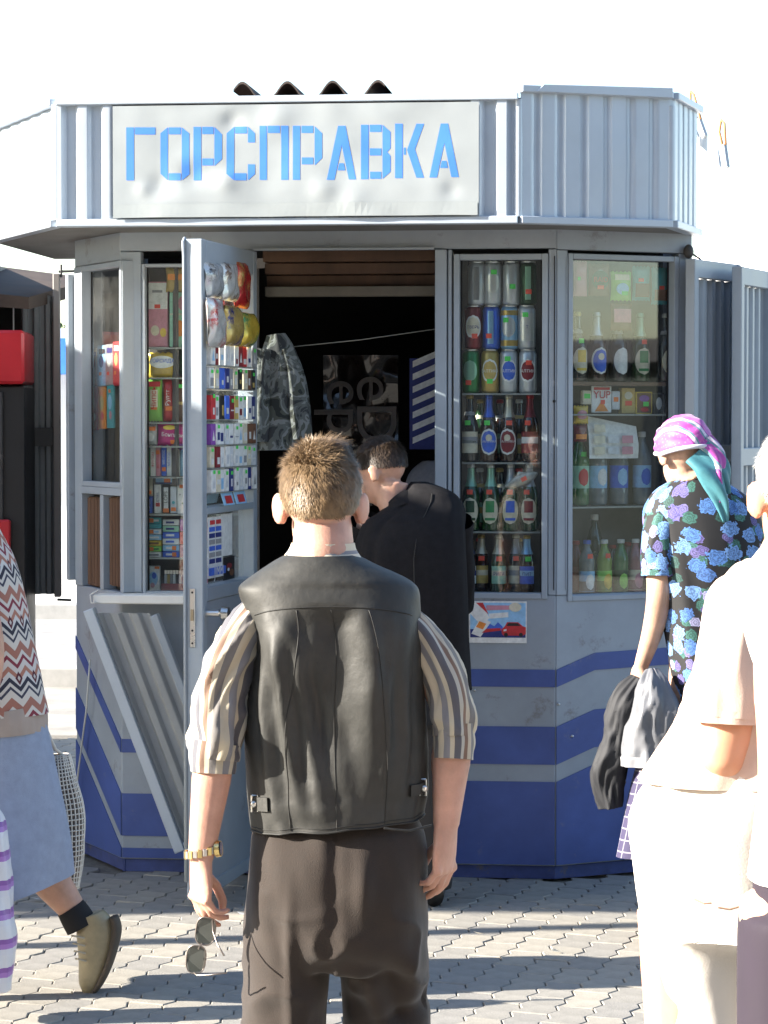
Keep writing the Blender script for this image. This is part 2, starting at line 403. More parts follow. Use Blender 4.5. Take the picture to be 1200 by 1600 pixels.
# plinth
m_pl = mat('plinth_paint', (.05, .07, .2), .7, var=.3, vscale=10, dirt=((.12, .11, .10), 12, .55))
for F, a0, a1 in ((FW, sB, sDL), (FW, sDR, sC), (FR, .004, WR), (FL, 0, WL - .004)):
    MB().fbox(F, a0, a1, 0, .05, -.05, -.012).build('plinth', m_pl, KI)
MB().fbox(FW, sDL, sDR, 0, .07, -.2, .02).build('door_step', mat('step_concrete', (.22, .21, .2), .9, var=.2), KI, bevel=.006)
# blue stripes
def stripe(F, poly, off=.004, o0=0.0): MB().prism(poly, F, o0 + .0005, o0 + off).build('painted_stripe', M_stripe, KI)
def zpx(y, F=FW, x=800): return F.hit(x, y)[1]
FR_S = [(0.0, 0.0), (.17, .06), (WR, .065)]
for y0, y1 in ((1046, 1073), (1135, 1194), (1221, 1500)):
    z1, z0 = zpx(y0), max(.055, zpx(y1))
    stripe(FW, [(sDR + .002, z0), (sC - .001, z0), (sC - .001, z1), (sDR + .002, z1)])
    dr = [(0.004, 0.0), (.17, .058), (WR, .068)]
    top = [(a, z1 + d) for a, d in dr]; bot = [(a, (z0 + d) if z0 > .1 else z0) for a, d in dr]
    stripe(FR, bot + top[::-1])
    stripe(FS, [(.005, z0 + (.068 if z0 > .1 else 0)), (1.6, z0 + (.068 if z0 > .1 else 0)), (1.6, z1 + .068), (.005, z1 + .068)])
for y0, y1 in ((1155, 1176), (1240, 1306), (1325, 1500)):
    z1, z0 = zpx(y0, FW, 230), max(.055, zpx(y1, FW, 230))
    stripe(FW, [(sB + .001, z0), (sDL - .025, z0), (sDL - .025, z1), (sB + .001, z1)])
    r = .36
    stripe(FL, [(0, z0 + (r if z0 > .1 else 0)), (WL - .004, z0), (WL - .004, z1), (0, z1 + r)])
# corner posts, window frames
def frame(F, x0, y0, x1, y1, w, o0, o1, m=M_grey2, glass=M_glass, rail=None, goff=.0):
    a0, a1, z0, z1 = W(F, x0, y0, x1, y1, o1)
    f = bpy.data.objects.new('window', None); COL.objects.link(f); f.parent = KI
    f.location = F.pt((a0 + a1) / 2, 0, z0) - KBASE
    for q in ((a0 - w, a0, z0 - w, z1 + w), (a1, a1 + w, z0 - w, z1 + w)):
        MB().fbox(F, *q, o0, o1).build('frame_bar', m, f, bevel=.002)
    for q in ((a0 + .0005, a1 - .0005, z0 - w, z0), (a0 + .0005, a1 - .0005, z1, z1 + w)):
        MB().fbox(F, *q, o0, o1 - .002).build('frame_bar', m, f, bevel=.002)
    MB().fbox(F, a0 + .001, a1 - .001, z0 + .001, z1 - .001, o0 + .005 + goff, o0 + .009 + goff).build('pane', glass, f)
    # dark putty line
    for q in ((a0 + .001, a0 + .007, z0 + .001, z1 - .001), (a1 - .007, a1 - .001, z0 + .001, z1 - .001)):
        MB().fbox(F, *q, o0 + .0095 + goff, o0 + .013 + goff).build('putty', M_seal, f)
    return a0, a1, z0, z1
WIN_RF = frame(FW, 718, 406, 846, 927, .022, -.045, .008)
WIN_RC = frame(FR, 896, 404, 1052, 926, .02, -.045, .008, glass=M_glassR)
WIN_LF = frame(FW, 226, 417, 392, 925, .012, -.045, .006)
WIN_LC = frame(FL, 127, 424, 187, 755, .02, -.045, .008)
def post(F, a0, a1, z0, z1, o0=-.05, o1=.004, m=M_grey2): MB().fbox(F, a0, a1, z0, z1, o0, o1).build('post', m, KI, bevel=.003)
h = lambda F, x: F.hit(x, 650)[0]
post(FW, h(FW, 680), h(FW, 698), .07, ZH - .003, -.05, .016); post(FW, h(FW, 699.5), h(FW, 706), ZS, ZH - .003, -.05, .004)
post(FW, WIN_RF[1] + .0235, sC, ZS + .0005, ZH - .003, -.05, .002)
post(FR, .002, WIN_RC[0] - .022, ZS + .0005, FR.hit(950, 392)[1] - .002)
post(FR, WIN_RC[1] + .0225, WR, ZS + .0005, FR.hit(950, 392)[1] - .002, -.05, .004, M_grey)
post(FW, sB, h(FW, 221.5), ZS + .0005, ZH - .003)
post(FL, WIN_LC[1] + .0225, WL - .002, ZS + .0005, FL.hit(150, 420)[1] + .018)
post(FL, 0, WIN_LC[0] - .0225, ZS + .0005, FL.hit(150, 420)[1] + .018)
# vertical groove strips on the corner posts
for F, x, m in ((FW, 866, M_seal), (FR, 884, M_grey), (FW, 207, M_grey)):
    a = h(F, x); MB().fbox(F, a - .002, a + .002, ZS + .02, ZH - .03, .0045, .0075).build('cover_strip', m, KI)
for (F, x, y) in ((FW, 871 - 5, 627), (FW, 197, 618), (FW, 742, 1078), (FR, 872, 1100), (FR, 893, 1150)):
    a, z = F.hit(x, y); MB().lathe([(0, .0), (.006, .0), (.0045, .004), (0, .005)], 10).build('tmp', M_seal) if False else None
    b = MB(); b.ell(F.pt(a, .005, z), (.006, .006, .006), None, 10, 6); b.build('bolt', M_seal if y < 900 else M_steel, KI, smooth=True)
# lower left chamfer: two brown boarded panels
for x0, x1 in ((132, 154), (166, 185)):
    a0, a1, z0, z1 = W(FL, x0, 776, x1, 918)
    fr_ = MB().fbox(FL, a0, a1, z0, z1, -.05, -.02).build('panel', M_wood, KI)
    for q in range(4):
        u = a0 + (a1 - a0) * (q + .5) / 4; MB().fbox(FL, u - (a1 - a0) * .11, u + (a1 - a0) * .11, z0 + .004, z1 - .004, -.019, -.012).build('slat', M_wood, KI)
a0, a1, z0, z1 = W(FL, 127, 757, 187, 775); 
MB().fbox(FL, WIN_LC[0] - .02, WIN_LC[1] + .02, z0, WIN_LC[2] - .021, -.05, .006).build('mid_rail', M_grey2, KI, bevel=.002)
am = FL.hit(160, 850)[0]
MB().fbox(FL, am - .018, am + .018, ZS + .001, z0 - .001, -.05, .004).build('mid_post', M_grey2, KI, bevel=.002)
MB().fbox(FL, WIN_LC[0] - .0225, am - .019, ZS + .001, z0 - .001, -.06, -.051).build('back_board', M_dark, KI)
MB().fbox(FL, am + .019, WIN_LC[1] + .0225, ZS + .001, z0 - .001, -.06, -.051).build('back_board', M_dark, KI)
# white sill board of the left front window
a0, z1 = FW.hit(147, 929, .1); a1 = FW.hit(289, 929, .1)[0]
MB().fbox(FW, a0, a1, z1 - .034, z1, -.0, .12).build('sill_board', M_white, KI, bevel=.004)
MB().tube([FW.pt(a0 + .02, .118, z1 + .02), FW.pt(a0 - .01, .125, z1), FW.pt(a0 - .005, .13, z1 - .03), FW.pt(a0 + .02, .125, z1 - .03)], .003, 6).build('wire_hook', M_white, KI, smooth=True)

# ---- corrugated helper
def corrugated(F, a0, a1, z0, z1, off, per, dep, name, m, parent, tilt=0.0, th=.003, flat=.34, phase=0.0, shape='trap', wob=.0):
    n = max(3, int((a1 - a0) / per * 12)); pr = []
    for i in range(n + 1):
        a = a0 + (a1 - a0) * i / n; q = ((a - a0) / per + phase) % 1.0
        if shape == 'sine': hh = .5 - .5 * math.cos(2 * math.pi * q)
        else: hh = smooth01(min(1, max(0, (q - .0) / .14))) * (1 - smooth01(min(1, max(0, (q - .14 - flat) / .14))))
        pr.append((a, off + dep * hh))
    V, Fc = [], []; k = n + 1; rows = 7
    for layer in (0, 1):
        for r in range(rows):
            z = z0 + (z1 - z0) * r / (rows - 1)
            V += [F.pt(a, o - layer * th + wob * N3(a * 5, z * 5, 3.1 + layer * 0), z) for a, o in pr]
    for r in range(rows - 1):
        b = r * k; Fc += [(b + i, b + i + 1, b + i + 1 + k, b + i + k) for i in range(n)]
        b = (rows + r) * k; Fc += [(b + i + k, b + i + 1 + k, b + i + 1, b + i) for i in range(n)]
    t, u = (rows - 1) * k, (2 * rows - 1) * k
    Fc += [(t + i, t + i + 1, u + i + 1, u + i) for i in range(n)] + [(rows * k + i, rows * k + i + 1, i + 1, i) for i in range(n)]
    return MB().add(V, Fc).build(name, m, parent, smooth=35)

# ---- fascia
OH = .35
FFr = FW.shifted(OH)
e1 = FFr.pt(FFr.hit(90, 355)[0], 0, 0); e2s, _ = FFr.hit(810, 352); e2 = FFr.pt(e2s, 0, 0)
FFR = Face(e2, R(20)); e3s = FFR.hit(1047, 356)[0]; e3 = FFR.pt(e3s, 0, 0)
FFS = Face(e3, R(72)); e4s = FFS.hit(1086, 368)[0]; e4 = FFS.pt(e4s, 0, 0)
e0 = e1 + Vector((-.385, .93, 0)); FFL = Face(e0, math.atan2(-.93, .385)); lL = (e1 - e0).length
e5 = e4 + Vector((.0, 1.4, 0)); e00 = e0 + Vector((.1, 1.1, 0))
ZT = FFr.hit(450, 152)[1]
s1 = FFr.hit(90, 355)[0]; sg0, sg1 = FFr.hit(176, 250, .03)[0], FFr.hit(748, 250, .03)[0]
z0f, z1f = Zf + .026, ZT - .018
def sheet(F, a0, a1, off=0.0, **k): return corrugated(F, a0, a1, z0f, z1f, off, .094, .024, 'fascia_sheet', M_fascia, KI, **k)
sheet(FFr, s1 + .004, sg0 + .03, phase=.3); sheet(FFr, sg1 - .03, e2s - .002, phase=.1)
corrugated(FFR, .003, e3s - .003, z0f, z1f + .028, 0, .092, .013, 'fascia_sheet', M_fascia, KI, flat=.60, phase=.2, wob=.004)
corrugated(FFS, .003, e4s - .002, z0f, z1f + .028, 0, .092, .013, 'fascia_sheet', M_fascia, KI, flat=.60)
corrugated(FFL, .0, lL - .003, z0f, z1f, 0, .15, .006, 'fascia_sheet', M_fascia, KI, shape='sine')
for e_, r_ in ((e1, .022), (e2, .016), (e3, .02)):
    MB().tube([e_ + Vector((0, 0, z0f)), e_ + Vector((0, 0, z1f))], r_, 12).build('corner_strip', M_fascia, KI, smooth=40)
# dark backing + top/bottom trims
Ltr = [(FFr, s1, e2s), (FFR, 0, e3s), (FFS, 0, e4s), (FFL, 0, lL)]
for F, a0, a1 in Ltr:
    MB().fbox(F, a0 + .001, a1 - .001, Zf, Zf + .028, -.02, .030).build('bottom_trim', M_fascia, KI, bevel=.003)
    up_ = .028 if F in (FFR, FFS) else 0.0
    MB().fbox(F, a0 + .001, a1 - .001, ZT - .022 + up_, ZT + .004 + up_, -.02, .032).build('top_trim', M_fascia, KI, bevel=.003)
# overlapping bent cap piece on the right top trim
a0 = FFR.hit(832, 132)[0]; a1 = FFR.hit(1045, 132)[0]
MB().hexa([FFR.pt(a0, .036, ZT + .008), FFR.pt(a1, .036, ZT + .008), FFR.pt(a1, -.01, ZT + .008), FFR.pt(a0, -.01, ZT + .008),
           FFR.pt(a0 + .03, .036, ZT + .036), FFR.pt(a1, .036, ZT + .045), FFR.pt(a1, -.01, ZT + .045), FFR.pt(a0 + .03, -.01, ZT + .036)]).build('top_trim', M_fascia, KI, bevel=.002)
# soffit + roof deck
m_sof = mat('soffit_paint', (.17, .165, .155), .7, var=.2, vscale=6, dirt=((.10, .08, .06), 9, .6))
ring = [e0, e1, e2, e3, e4, e5, e00]
for nm, zz, mm in (('soffit', Zf + .004, m_sof), ('roof_deck', ZT - .03, M_rust)):
    b = MB(); k = len(ring); cc = sum(ring, Vector()) / k; rg = [cc + (p - cc) * .985 for p in ring]
    b.add([p + Vector((0, 0, zz)) for p in rg] + [p + Vector((0, 0, zz + .02)) for p in rg],
          [tuple(range(k)), tuple(range(2 * k - 1, k - 1, -1))] + [(i, (i + 1) % k, (i + 1) % k + k, i + k) for i in range(k)])
    b.build(nm, mm, KI)
# wavy slate sheet on the roof
a0, a1 = FFr.hit(366, 145, -.3)[0], FFr.hit(602, 145, -.3)[0]
zr = FFr.hit(480, 127, -.3)[1]
b = MB(); n = 60; V = []; Fc = []
for r in range(2):
    for i in range(n + 1):
        a = a0 + (a1 - a0) * i / n; q = 2 * math.pi * (i / n * 3.35 + .05)
        amp = .042 * math.sin(q) if math.sin(q) > 0 else .03 * math.sin(q)
        for lay in (0, 1): V.append(FFr.pt(a, -.28 - r * 1.3, zr - .042 + amp + .02 * r * 0 - lay * .009))
for r in range(1):
    for i in range(n):
        s = lambda r, i, l: (r * (n + 1) + i) * 2 + l
        Fc += [(s(0, i, 0), s(0, i + 1, 0), s(1, i + 1, 0), s(1, i, 0)), (s(0, i, 1), s(1, i, 1), s(1, i + 1, 1), s(0, i + 1, 1)), (s(0, i, 1), s(0, i + 1, 1), s(0, i + 1, 0), s(0, i, 0))]
b.add(V, Fc).build('roof_sheet', M_rust, KI, smooth=40)

# ---- sign
SG = bpy.data.objects.new('sign', None); COL.objects.link(SG); SG.parent = KI
FSG = FW.shifted(OH + .034)
ga0, gz1 = FSG.hit(176, 166); ga1, gz0 = FSG.hit(748, 346)
SG.location = FSG.pt((ga0 + ga1) / 2, 0, gz0) - KBASE
gz1 = min(gz1, ZT - .024); gz0 = Zf + .03
def dent(a, z):
    u = (a - ga0) / (ga1 - ga0); w = (z - gz0) / (gz1 - gz0)
    e = min(u, 1 - u) * 8; e = min(1, e)
    d = .0045 * N3(u * 5, w * 2.2, 1.7) + .0030 * N3(u * 11, w * 4, 9.2)
    for (cu, cw, rr, am) in ((.13, .30, .05, -.007), (.08, .25, .03, .005), (.22, .38, .05, -.006), (.31, .32, .045, .006), (.33, .86, .04, -.006), (.58, .24, .05, .006), (.93, .22, .035, -.006), (.66, .14, .05, .004), (.45, .85, .06, .004)):
        r2 = ((u - cu) ** 2 * 9 + (w - cw) ** 2) / (rr * rr * 9); d += am * math.exp(-r2 * 2)
    return d * e
nx, nz = 260, 84; V = []
for lay in (0, 1):
    for i in range(nz + 1):
        for j in range(nx + 1):
            a = ga0 + (ga1 - ga0) * j / nx; z = gz0 + (gz1 - gz0) * i / nz
            V.append(FSG.pt(a, dent(a, z) - lay * .002, z))
q = nx + 1; Q = (nz + 1) * q
Fc = [(i * q + j, i * q + j + 1, (i + 1) * q + j + 1, (i + 1) * q + j) for i in range(nz) for j in range(nx)]
Fc += [(Q + i * q + j, Q + (i + 1) * q + j, Q + (i + 1) * q + j + 1, Q + i * q + j + 1) for i in range(nz) for j in range(nx)]
Fc += [(i, i + 1, Q + i + 1, Q + i)[::-1] for i in range(nx)] + [(nz * q + i, nz * q + i + 1, Q + nz * q + i + 1, Q + nz * q + i) for i in range(nx)]
MB().add(V, Fc).build('sign_sheet', M_sign, SG, smooth=50)
bz = FSG.hit(450, 317)[1]
n = 60; V = []
for lay, o in ((0, .007), (1, .004)):
    for z in (gz0 + .001, bz):
        for i in range(n + 1):
            a = ga0 + .004 + (ga1 - ga0 - .008) * i / n; V.append(FSG.pt(a, o + dent(a, z), z + .002 * N3(a * 6, 2, 0)))
k = n + 1; Fc = [(i, i + 1, k + i + 1, k + i) for i in range(n)] + [(k + i, k + i + 1, 3 * k + i + 1, 3 * k + i) for i in range(n)]
MB().add(V, Fc).build('sign_lower_strip', mat('sign_strip_paint', (.31, .34, .35), .45, var=.06, dirt=((.4, .38, .36), 7, .7)), SG)
def rc(x0, y0, x1, y1): return [(x0, y0), (x1, y0), (x1, y1), (x0, y1)]
A_ = lambda x: [[(x, 543), (x + 53, 290), (x + 87, 290), (x + 137, 541), (x + 103, 541), (x + 70, 380), (x + 35, 543)], [(x + 58, 465), (x + 79, 465), (x + 86, 498), (x + 50, 498)]]
L1 = [  # first crop (origin 0,100), three pixels to one
 [rc(592, 297, 628, 545), rc(632, 297, 728, 330)],
 [[(752, 324), (786, 297), (786, 545), (752, 514)], rc(790, 297, 847, 329), rc(790, 512, 847, 545), [(852, 297), (887, 325), (887, 515), (852, 545)]],
 [rc(907, 295, 943, 545), rc(948, 295, 1000, 328), rc(948, 443, 1000, 475), [(1005, 295), (1040, 330), (1040, 445), (1005, 478)]],
 [[(1062, 325), (1097, 293), (1097, 545), (1062, 515)], rc(1100, 293, 1157, 325), rc(1100, 512, 1155, 545), [(1162, 293), (1195, 325), (1195, 367), (1162, 367)], [(1162, 470), (1195, 470), (1195, 515), (1162, 545)]]]
L2 = [
 [rc(17, 290, 50, 543), rc(55, 290, 112, 323), rc(118, 290, 152, 543)],
 [rc(173, 290, 207, 543), rc(213, 290, 268, 323), rc(215, 438, 268, 470), [(275, 292), (310, 325), (310, 440), (275, 475)]],
 A_(332),
 [rc(492, 285, 527, 540), rc(533, 285, 588, 318), rc(533, 395, 587, 428), rc(535, 505, 587, 538), [(593, 285), (630, 318), (630, 395), (614, 412), (630, 430), (630, 505), (593, 538)]],
 [rc(652, 280, 687, 535), rc(692, 392, 702, 425), [(752, 280), (787, 280), (745, 400), (787, 533), (752, 533), (708, 403)]],
 [[(x_ + 481, y_ - 11) for x_, y_ in pl] for pl in A_(332)]]
for ox, LL in ((0, L1), (400, L2)):
    for polys in LL:
        lb = MB()
        for pl in polys:
            # subdivide the outline so the paint follows the dents
            pts = []
            for i in range(len(pl)):
                p, q2 = pl[i], pl[(i + 1) % len(pl)]
                pts.append(p)
            lp = [FSG.hit(ox + x / 3, 100 + y / 3) for x, y in pts]
            k = len(lp)
            bm = bmesh.new()
            vs = [bm.verts.new(FSG.pt(a, 0, z)) for a, z in lp]; fce = bm.faces.new(vs)
            la, lz = [p[0] for p in lp], [p[1] for p in lp]
            for lo, hi, axis in ((min(la), max(la), 0), (min(lz), max(lz), 1)):
                q2 = lo + .011
                while q2 < hi:
                    co = FSG.pt(q2, 0, 0) if axis == 0 else Vector((0, 0, q2)); no = FSG.d if axis == 0 else Vector((0, 0, 1))
                    bmesh.ops.bisect_plane(bm, geom=bm.verts[:] + bm.edges[:] + bm.faces[:], plane_co=co, plane_no=no, dist=1e-6); q2 += .011
            bmesh.ops.recalc_face_normals(bm, faces=bm.faces[:])
            bm.verts.index_update(); vv = []
            for v in bm.verts:
                a, z = (v.co - FSG.o).dot(FSG.d), v.co.z
                vv.append(FSG.pt(a, dent(a, z) + .0007, z))
            lb.add(vv, [tuple(v.index for v in f.verts) for f in bm.faces]); bm.free()
        lb.build('letter', M_signblue, SG)
# right-hand side: white blown cloth stall with clamps is built later

# ---- interior room
zc = Zf + .02
bI = .05
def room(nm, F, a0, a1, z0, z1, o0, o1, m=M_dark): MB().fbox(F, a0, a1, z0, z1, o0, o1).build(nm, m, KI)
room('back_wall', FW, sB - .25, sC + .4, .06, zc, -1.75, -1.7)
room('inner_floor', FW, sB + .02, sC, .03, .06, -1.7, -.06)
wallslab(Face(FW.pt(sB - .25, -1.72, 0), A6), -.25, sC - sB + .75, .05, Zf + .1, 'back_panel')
# boarded lintel over the door: brown planks then a pale beam
zb1, zb0 = FW.hit(540, 386)[1], FW.hit(540, 447, -.25)[1]
for k in range(3):
    zz0 = zb0 + (zb1 - zb0) * k / 3; zz1 = zb0 + (zb1 - zb0) * (k + 1) / 3 - .003
    MB().fbox(FW, sDL + .01, sDR - .002, zz0, zz1, -.28 - .012 * k, -.25 + .05 * k).build('plank', M_wood, KI, bevel=.002)
z1b, z0b = FW.hit(540, 447, -.2)[1], FW.hit(540, 463, -.2)[1]
MB().fbox(FW, sDL + .01, sDR - .002, z0b, z1b, -.26, -.2).build('lintel_beam', mat('beam_paint', (.16, .145, .12), .7, var=.2), KI, bevel=.003)
MB().fbox(FW, sDL, sDR - .001, ZH - .004, ZH + .004, .001, .03).build('drip_rail', M_grey2, KI)
# shelves + backs behind the windows
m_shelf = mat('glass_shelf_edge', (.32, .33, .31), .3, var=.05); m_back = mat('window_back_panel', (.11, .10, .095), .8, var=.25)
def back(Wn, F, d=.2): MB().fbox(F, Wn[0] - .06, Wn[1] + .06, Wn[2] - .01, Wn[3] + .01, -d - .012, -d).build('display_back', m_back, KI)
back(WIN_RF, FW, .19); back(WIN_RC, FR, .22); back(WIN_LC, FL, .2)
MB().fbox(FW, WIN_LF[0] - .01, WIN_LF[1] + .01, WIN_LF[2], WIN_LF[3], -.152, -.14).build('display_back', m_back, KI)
def shelf(Wn, F, px, py, d=.18, m=m_shelf, t=.006):
    z = F.hit(px, py, -.06)[1]; MB().fbox(F, Wn[0] + .002, Wn[1] - .002, z - t, z, -d, -.048).build('shelf', m, KI); return z
SH_RF = [shelf(WIN_RF, FW, 780, y) for y in (614.5, 722.5, 830.5)] + [WIN_RF[2]]
SH_RC = [shelf(WIN_RC, FR, 960, 597, .2, mat('wood_shelf', (.20, .12, .08), .6, var=.25), .014), shelf(WIN_RC, FR, 960, 647, .2), shelf(WIN_RC, FR, 960, 791, .2), WIN_RC[2]]
SH_LF = [shelf(WIN_LF, FW, 258, y, .135) for y in (543, 590, 660, 697, 745, 803, 871)] + [WIN_LF[2]]

# ---- door (open leaf, hinged at the left of the opening, standing out towards the street)
DO = bpy.data.objects.new('door', None); COL.objects.link(DO); DO.parent = KI
hin = FW.pt(sDL + .012, .01, 0)
near_p = at(317, 900, 9.26); dv = Vector((near_p.x - hin.x, near_p.y - hin.y, 0)); DWID = dv.length
FD = Face(near_p, math.atan2(-dv.y, -dv.x))               # left-to-right along the leaf = from near edge to hinge; outward normal to the right
DO.location = Vector((hin.x, hin.y, 0)) - KBASE
DTH = .062
ztop = FD.hit(312, 372)[1]; zbot = .035
def dpart(nm, a0, a1, z0, z1, o0=-DTH, o1=0.0, m=M_grey2, bev=.003): return MB().fbox(FD, a0, a1, z0, z1, o0, o1).build(nm, m, DO, bevel=bev)
zg0 = FD.hit(350, 912)[1]; zmid = FD.hit(350, 790)[1]
dpart('stile', 0, .055, zbot, ztop); dpart('stile', DWID - .05, DWID, zbot, ztop)
dpart('rail', .056, DWID - .051, ztop - .09, ztop - .001); dpart('rail', .056, DWID - .051, zg0 - .05, zg0)
dpart('rail', .056, DWID - .051, zmid - .025, zmid)
dpart('lower_panel', .056, DWID - .051, zbot + .002, zg0 - .051, -DTH + .01, -.008, M_grey)
dpart('kick_rail', .056, DWID - .051, zbot + .001, zbot + .05, -DTH, -.002)
dpart('pane', .056, DWID - .051, zmid + .001, ztop - .091, -.046, -.042, M_glass, 0)
dpart('pane', .056, DWID - .051, zg0 + .001, zmid - .026, -.046, -.042, M_glass, 0)
# the near edge strip with lock plate
FE = Face(FD.pt(0, -DTH, 0), FD.ang - R(90))              # faces the street
FE = Face(FD.pt(-.001, -DTH, 0), math.atan2(FD.n.y, FD.n.x))
zl = FD.hit(312, 967)[1]
MB().fbox(FE, .014, .034, zl - .105, zl + .105, .0, .004).build('lock_plate', M_steel, DO, bevel=.002)
for dz in (-.09, .09, -.045): MB().ell(FE.pt(.024, .004, zl + dz), (.004, .004, .004), None, 8, 5).build('screw', M_seal, DO)
MB().fbox(FE, .019, .029, zl - .01, zl + .03, .004, .010).build('latch', mat('latch_brass', (.35, .3, .22), .4, metal=1), DO)
kp_ = FD.pt(.035, .0, zl + .015)
MB().tube([kp_, kp_ + FD.n * .05], [.012, .012], 12).tube([kp_ + FD.n * .05, kp_ + FD.n * .062, kp_ + FD.n * .085], [.012, .026, .022], 14).build('knob', M_steel, DO, smooth=40)
# bent rubber lip along the top of the near edge
MB().tube([FE.pt(-.004, -.01, ztop + .004), FE.pt(-.006, .004, ztop - .01), FE.pt(-.004, .002, ztop - .06), FE.pt(-.003, .003, zl + .2), FE.pt(-.003, .002, .1)], .006, 8).build('edge_lip', M_grey2, DO, smooth=True)
# ---- the loose corrugated shutter hanging askew under the left window
LS = bpy.data.objects.new('shutter', None); COL.objects.link(LS); LS.parent = KI
c0 = FW.shifted(.14); a0, z0_ = c0.hit(137, 953)
LS.location = c0.pt(a0, 0, z0_) - KBASE
ang = math.atan2(278 - 137, 1322 - 953)
class RotF:                                                # rotated in-plane frame: s along the long edge (down), t across
    def pt(s, t, off, sv):
        x = t * math.cos(ang) + sv * math.sin(ang); z = t * math.sin(ang) * 1 - sv * math.cos(ang)
        return c0.pt(a0 + x, off - .0 * sv, z0_ + z)
RF_ = RotF()
LEN, WID = .98, .25
def rbox(t0, t1, s0, s1, o0, o1):
    P = RF_.pt; return MB().hexa([P(t0, o1, s1), P(t1, o1, s1), P(t1, o0, s1), P(t0, o0, s1), P(t0, o1, s0), P(t1, o1, s0), P(t1, o0, s0), P(t0, o0, s0)])
m_shut = mat('shutter_sheet', (.30, .31, .31), .45, var=.1, vscale=4, dirt=((.15, .13, .11), 8, .68))
rbox(-.012, .028, 0, LEN, -.02, .035).build('edge_bar', M_fascia, LS, bevel=.003)
rbox(WID - .03, WID, WID * math.tan(ang) + .012, LEN, -.02, .03).build('edge_bar', M_grey, LS, bevel=.003)
rbox(.029, WID - .031, LEN - .03, LEN, -.02, .03).build('end_bar', M_fascia, LS, bevel=.003)
n = 60; V = []; Fc = []
for lay in (0, 1):
    for sv in (.0, LEN - .031):
        for i in range(n + 1):
            t = .029 + (WID - .06) * i / n; sv = max(sv, t * math.tan(ang) + .012); q = (t / .07) % 1; hh = smooth01(q / .2) * (1 - smooth01((q - .5) / .2))
            V.append(RF_.pt(t, -.01 + .02 * hh - lay * .003, sv))
k = n + 1
Fc = [(i, i + 1, k + i + 1, k + i) for i in range(n)] + [(2 * k + i, 3 * k + i, 3 * k + i + 1, 2 * k + i + 1) for i in range(n)] + [(i, 2 * k + i, 2 * k + i + 1, i + 1) for i in range(n)]
MB().add(V, Fc).build('corrugated_sheet', m_shut, LS, smooth=35)
# white hanging cord by the left chamfer
MB().tube([FL.pt(FL.hit(152, 1030)[0], .03, FL.hit(152, 1030)[1]), FL.pt(FL.hit(146, 1110)[0], .03, FL.hit(146, 1110)[1]), FL.pt(FL.hit(134, 1200)[0], .03, FL.hit(134, 1200)[1]), FL.pt(FL.hit(124, 1270)[0], .02, FL.hit(124, 1270)[1])], .004, 6).build('cord', mat('cord_white', (.55, .55, .5), .8), KI, smooth=True)
# ---- right shutters (two leaves folded open beyond the right chamfer)
def leaf(px0, y0a, Yd, ang_, wid, hgt, ztop_, nm='shutter'):
    p = at(px0, y0a, Yd); F = Face((p.x, p.y), ang_)
    S = bpy.data.objects.new(nm, None); COL.objects.link(S); S.parent = KI; S.location = Vector((p.x, p.y, ztop_ - hgt)) - KBASE
    z1, z0 = ztop_, ztop_ - hgt
    MB().fbox(F, 0, .04, z0, z1, -.02, .02).build('edge_bar', M_grey2, S, bevel=.003)
    MB().fbox(F, wid - .03, wid, z0, z1, -.02, .02).build('edge_bar', M_grey2, S, bevel=.003)
    for zz in (z1 - .07, (z0 + z1) / 2 - .12, z0): MB().fbox(F, .041, wid - .031, zz, zz + .07, -.018, .016).build('cross_bar', M_grey2, S, bevel=.003)
    corrugated(F, .041, wid - .031, z0 + .071, z1 - .071, -.018, .085, .018, 'corrugated_sheet', M_grey2, S)
    return S
zt1 = at(1085, 408, 10.2).z
leaf(1078, 500, 10.05, R(60), .46, zt1 - ZS + .05, zt1)
zt2 = at(1152, 416, 10.15).z
leaf(1151, 500, 10.15, R(66), .42, zt2 - ZS + .05, zt2)
b = MB(); a, z = FR.hit(1076, 393, .02); b.ell(FR.pt(a, .02, z), (.02, .02, .028), None, 12, 8); b.tube([FR.pt(a, .02, z), FR.pt(a + .05, .03, z - .03)], .004, 6); b.build('porch_lamp', mat('lamp_dark', (.06, .055, .05), .5), KI, smooth=True)
# thin latch bars of the left shutter post
MB().fbox(FL, -.03, -.002, FL.hit(112, 905)[1], FL.hit(112, 430)[1], -.03, .03).build('shutter_edge', M_grey, KI, bevel=.003)
# ---------------------------------------------------------------- goods in the windows and on the door
ORD = ['first', 'second', 'third', 'fourth', 'fifth', 'sixth', 'seventh', 'eighth', 'ninth', 'tenth', 'eleventh', 'twelfth']
C = dict(red=(.45, .03, .035), dred=(.18, .02, .025), blue=(.05, .12, .5), navy=(.02, .03, .15), green=(.04, .2, .07), dgreen=(.015, .05, .02), yellow=(.6, .42, .06),
         orange=(.65, .22, .04), white=(.62, .62, .6), cream=(.55, .5, .38), silver=(.5, .52, .54), grey=(.25, .25, .26), black=(.015, .015, .017), pink=(.5, .22, .27), mint=(.28, .5, .36),
         purple=(.2, .06, .3), magenta=(.5, .03, .2), brown=(.14, .06, .03), gold=(.45, .32, .1), lblue=(.25, .45, .65), teal=(.05, .3, .33), lime=(.25, .55, .1))
def pm(c, kind='print'):
    if kind == 'metal': return mat('can_' + c, C[c], .3, metal=.55, var=.05)
    if kind == 'plastic': return mat('plastic_' + c, C[c], .3, var=.1, coat=.3, bump=.1, bscale=30)
    return mat('print_' + c, tuple(min(.85, q * 1.25) for q in C[c]), .5, var=.18, vscale=40)
M_tagG = mat('neon_green_tag', (.10, .72, .12), .6, var=.03); M_tagR = mat('neon_red_tag', (.85, .10, .06), .6, var=.03); M_tagO = mat('orange_tag', (.85, .22, .05), .6, var=.03)
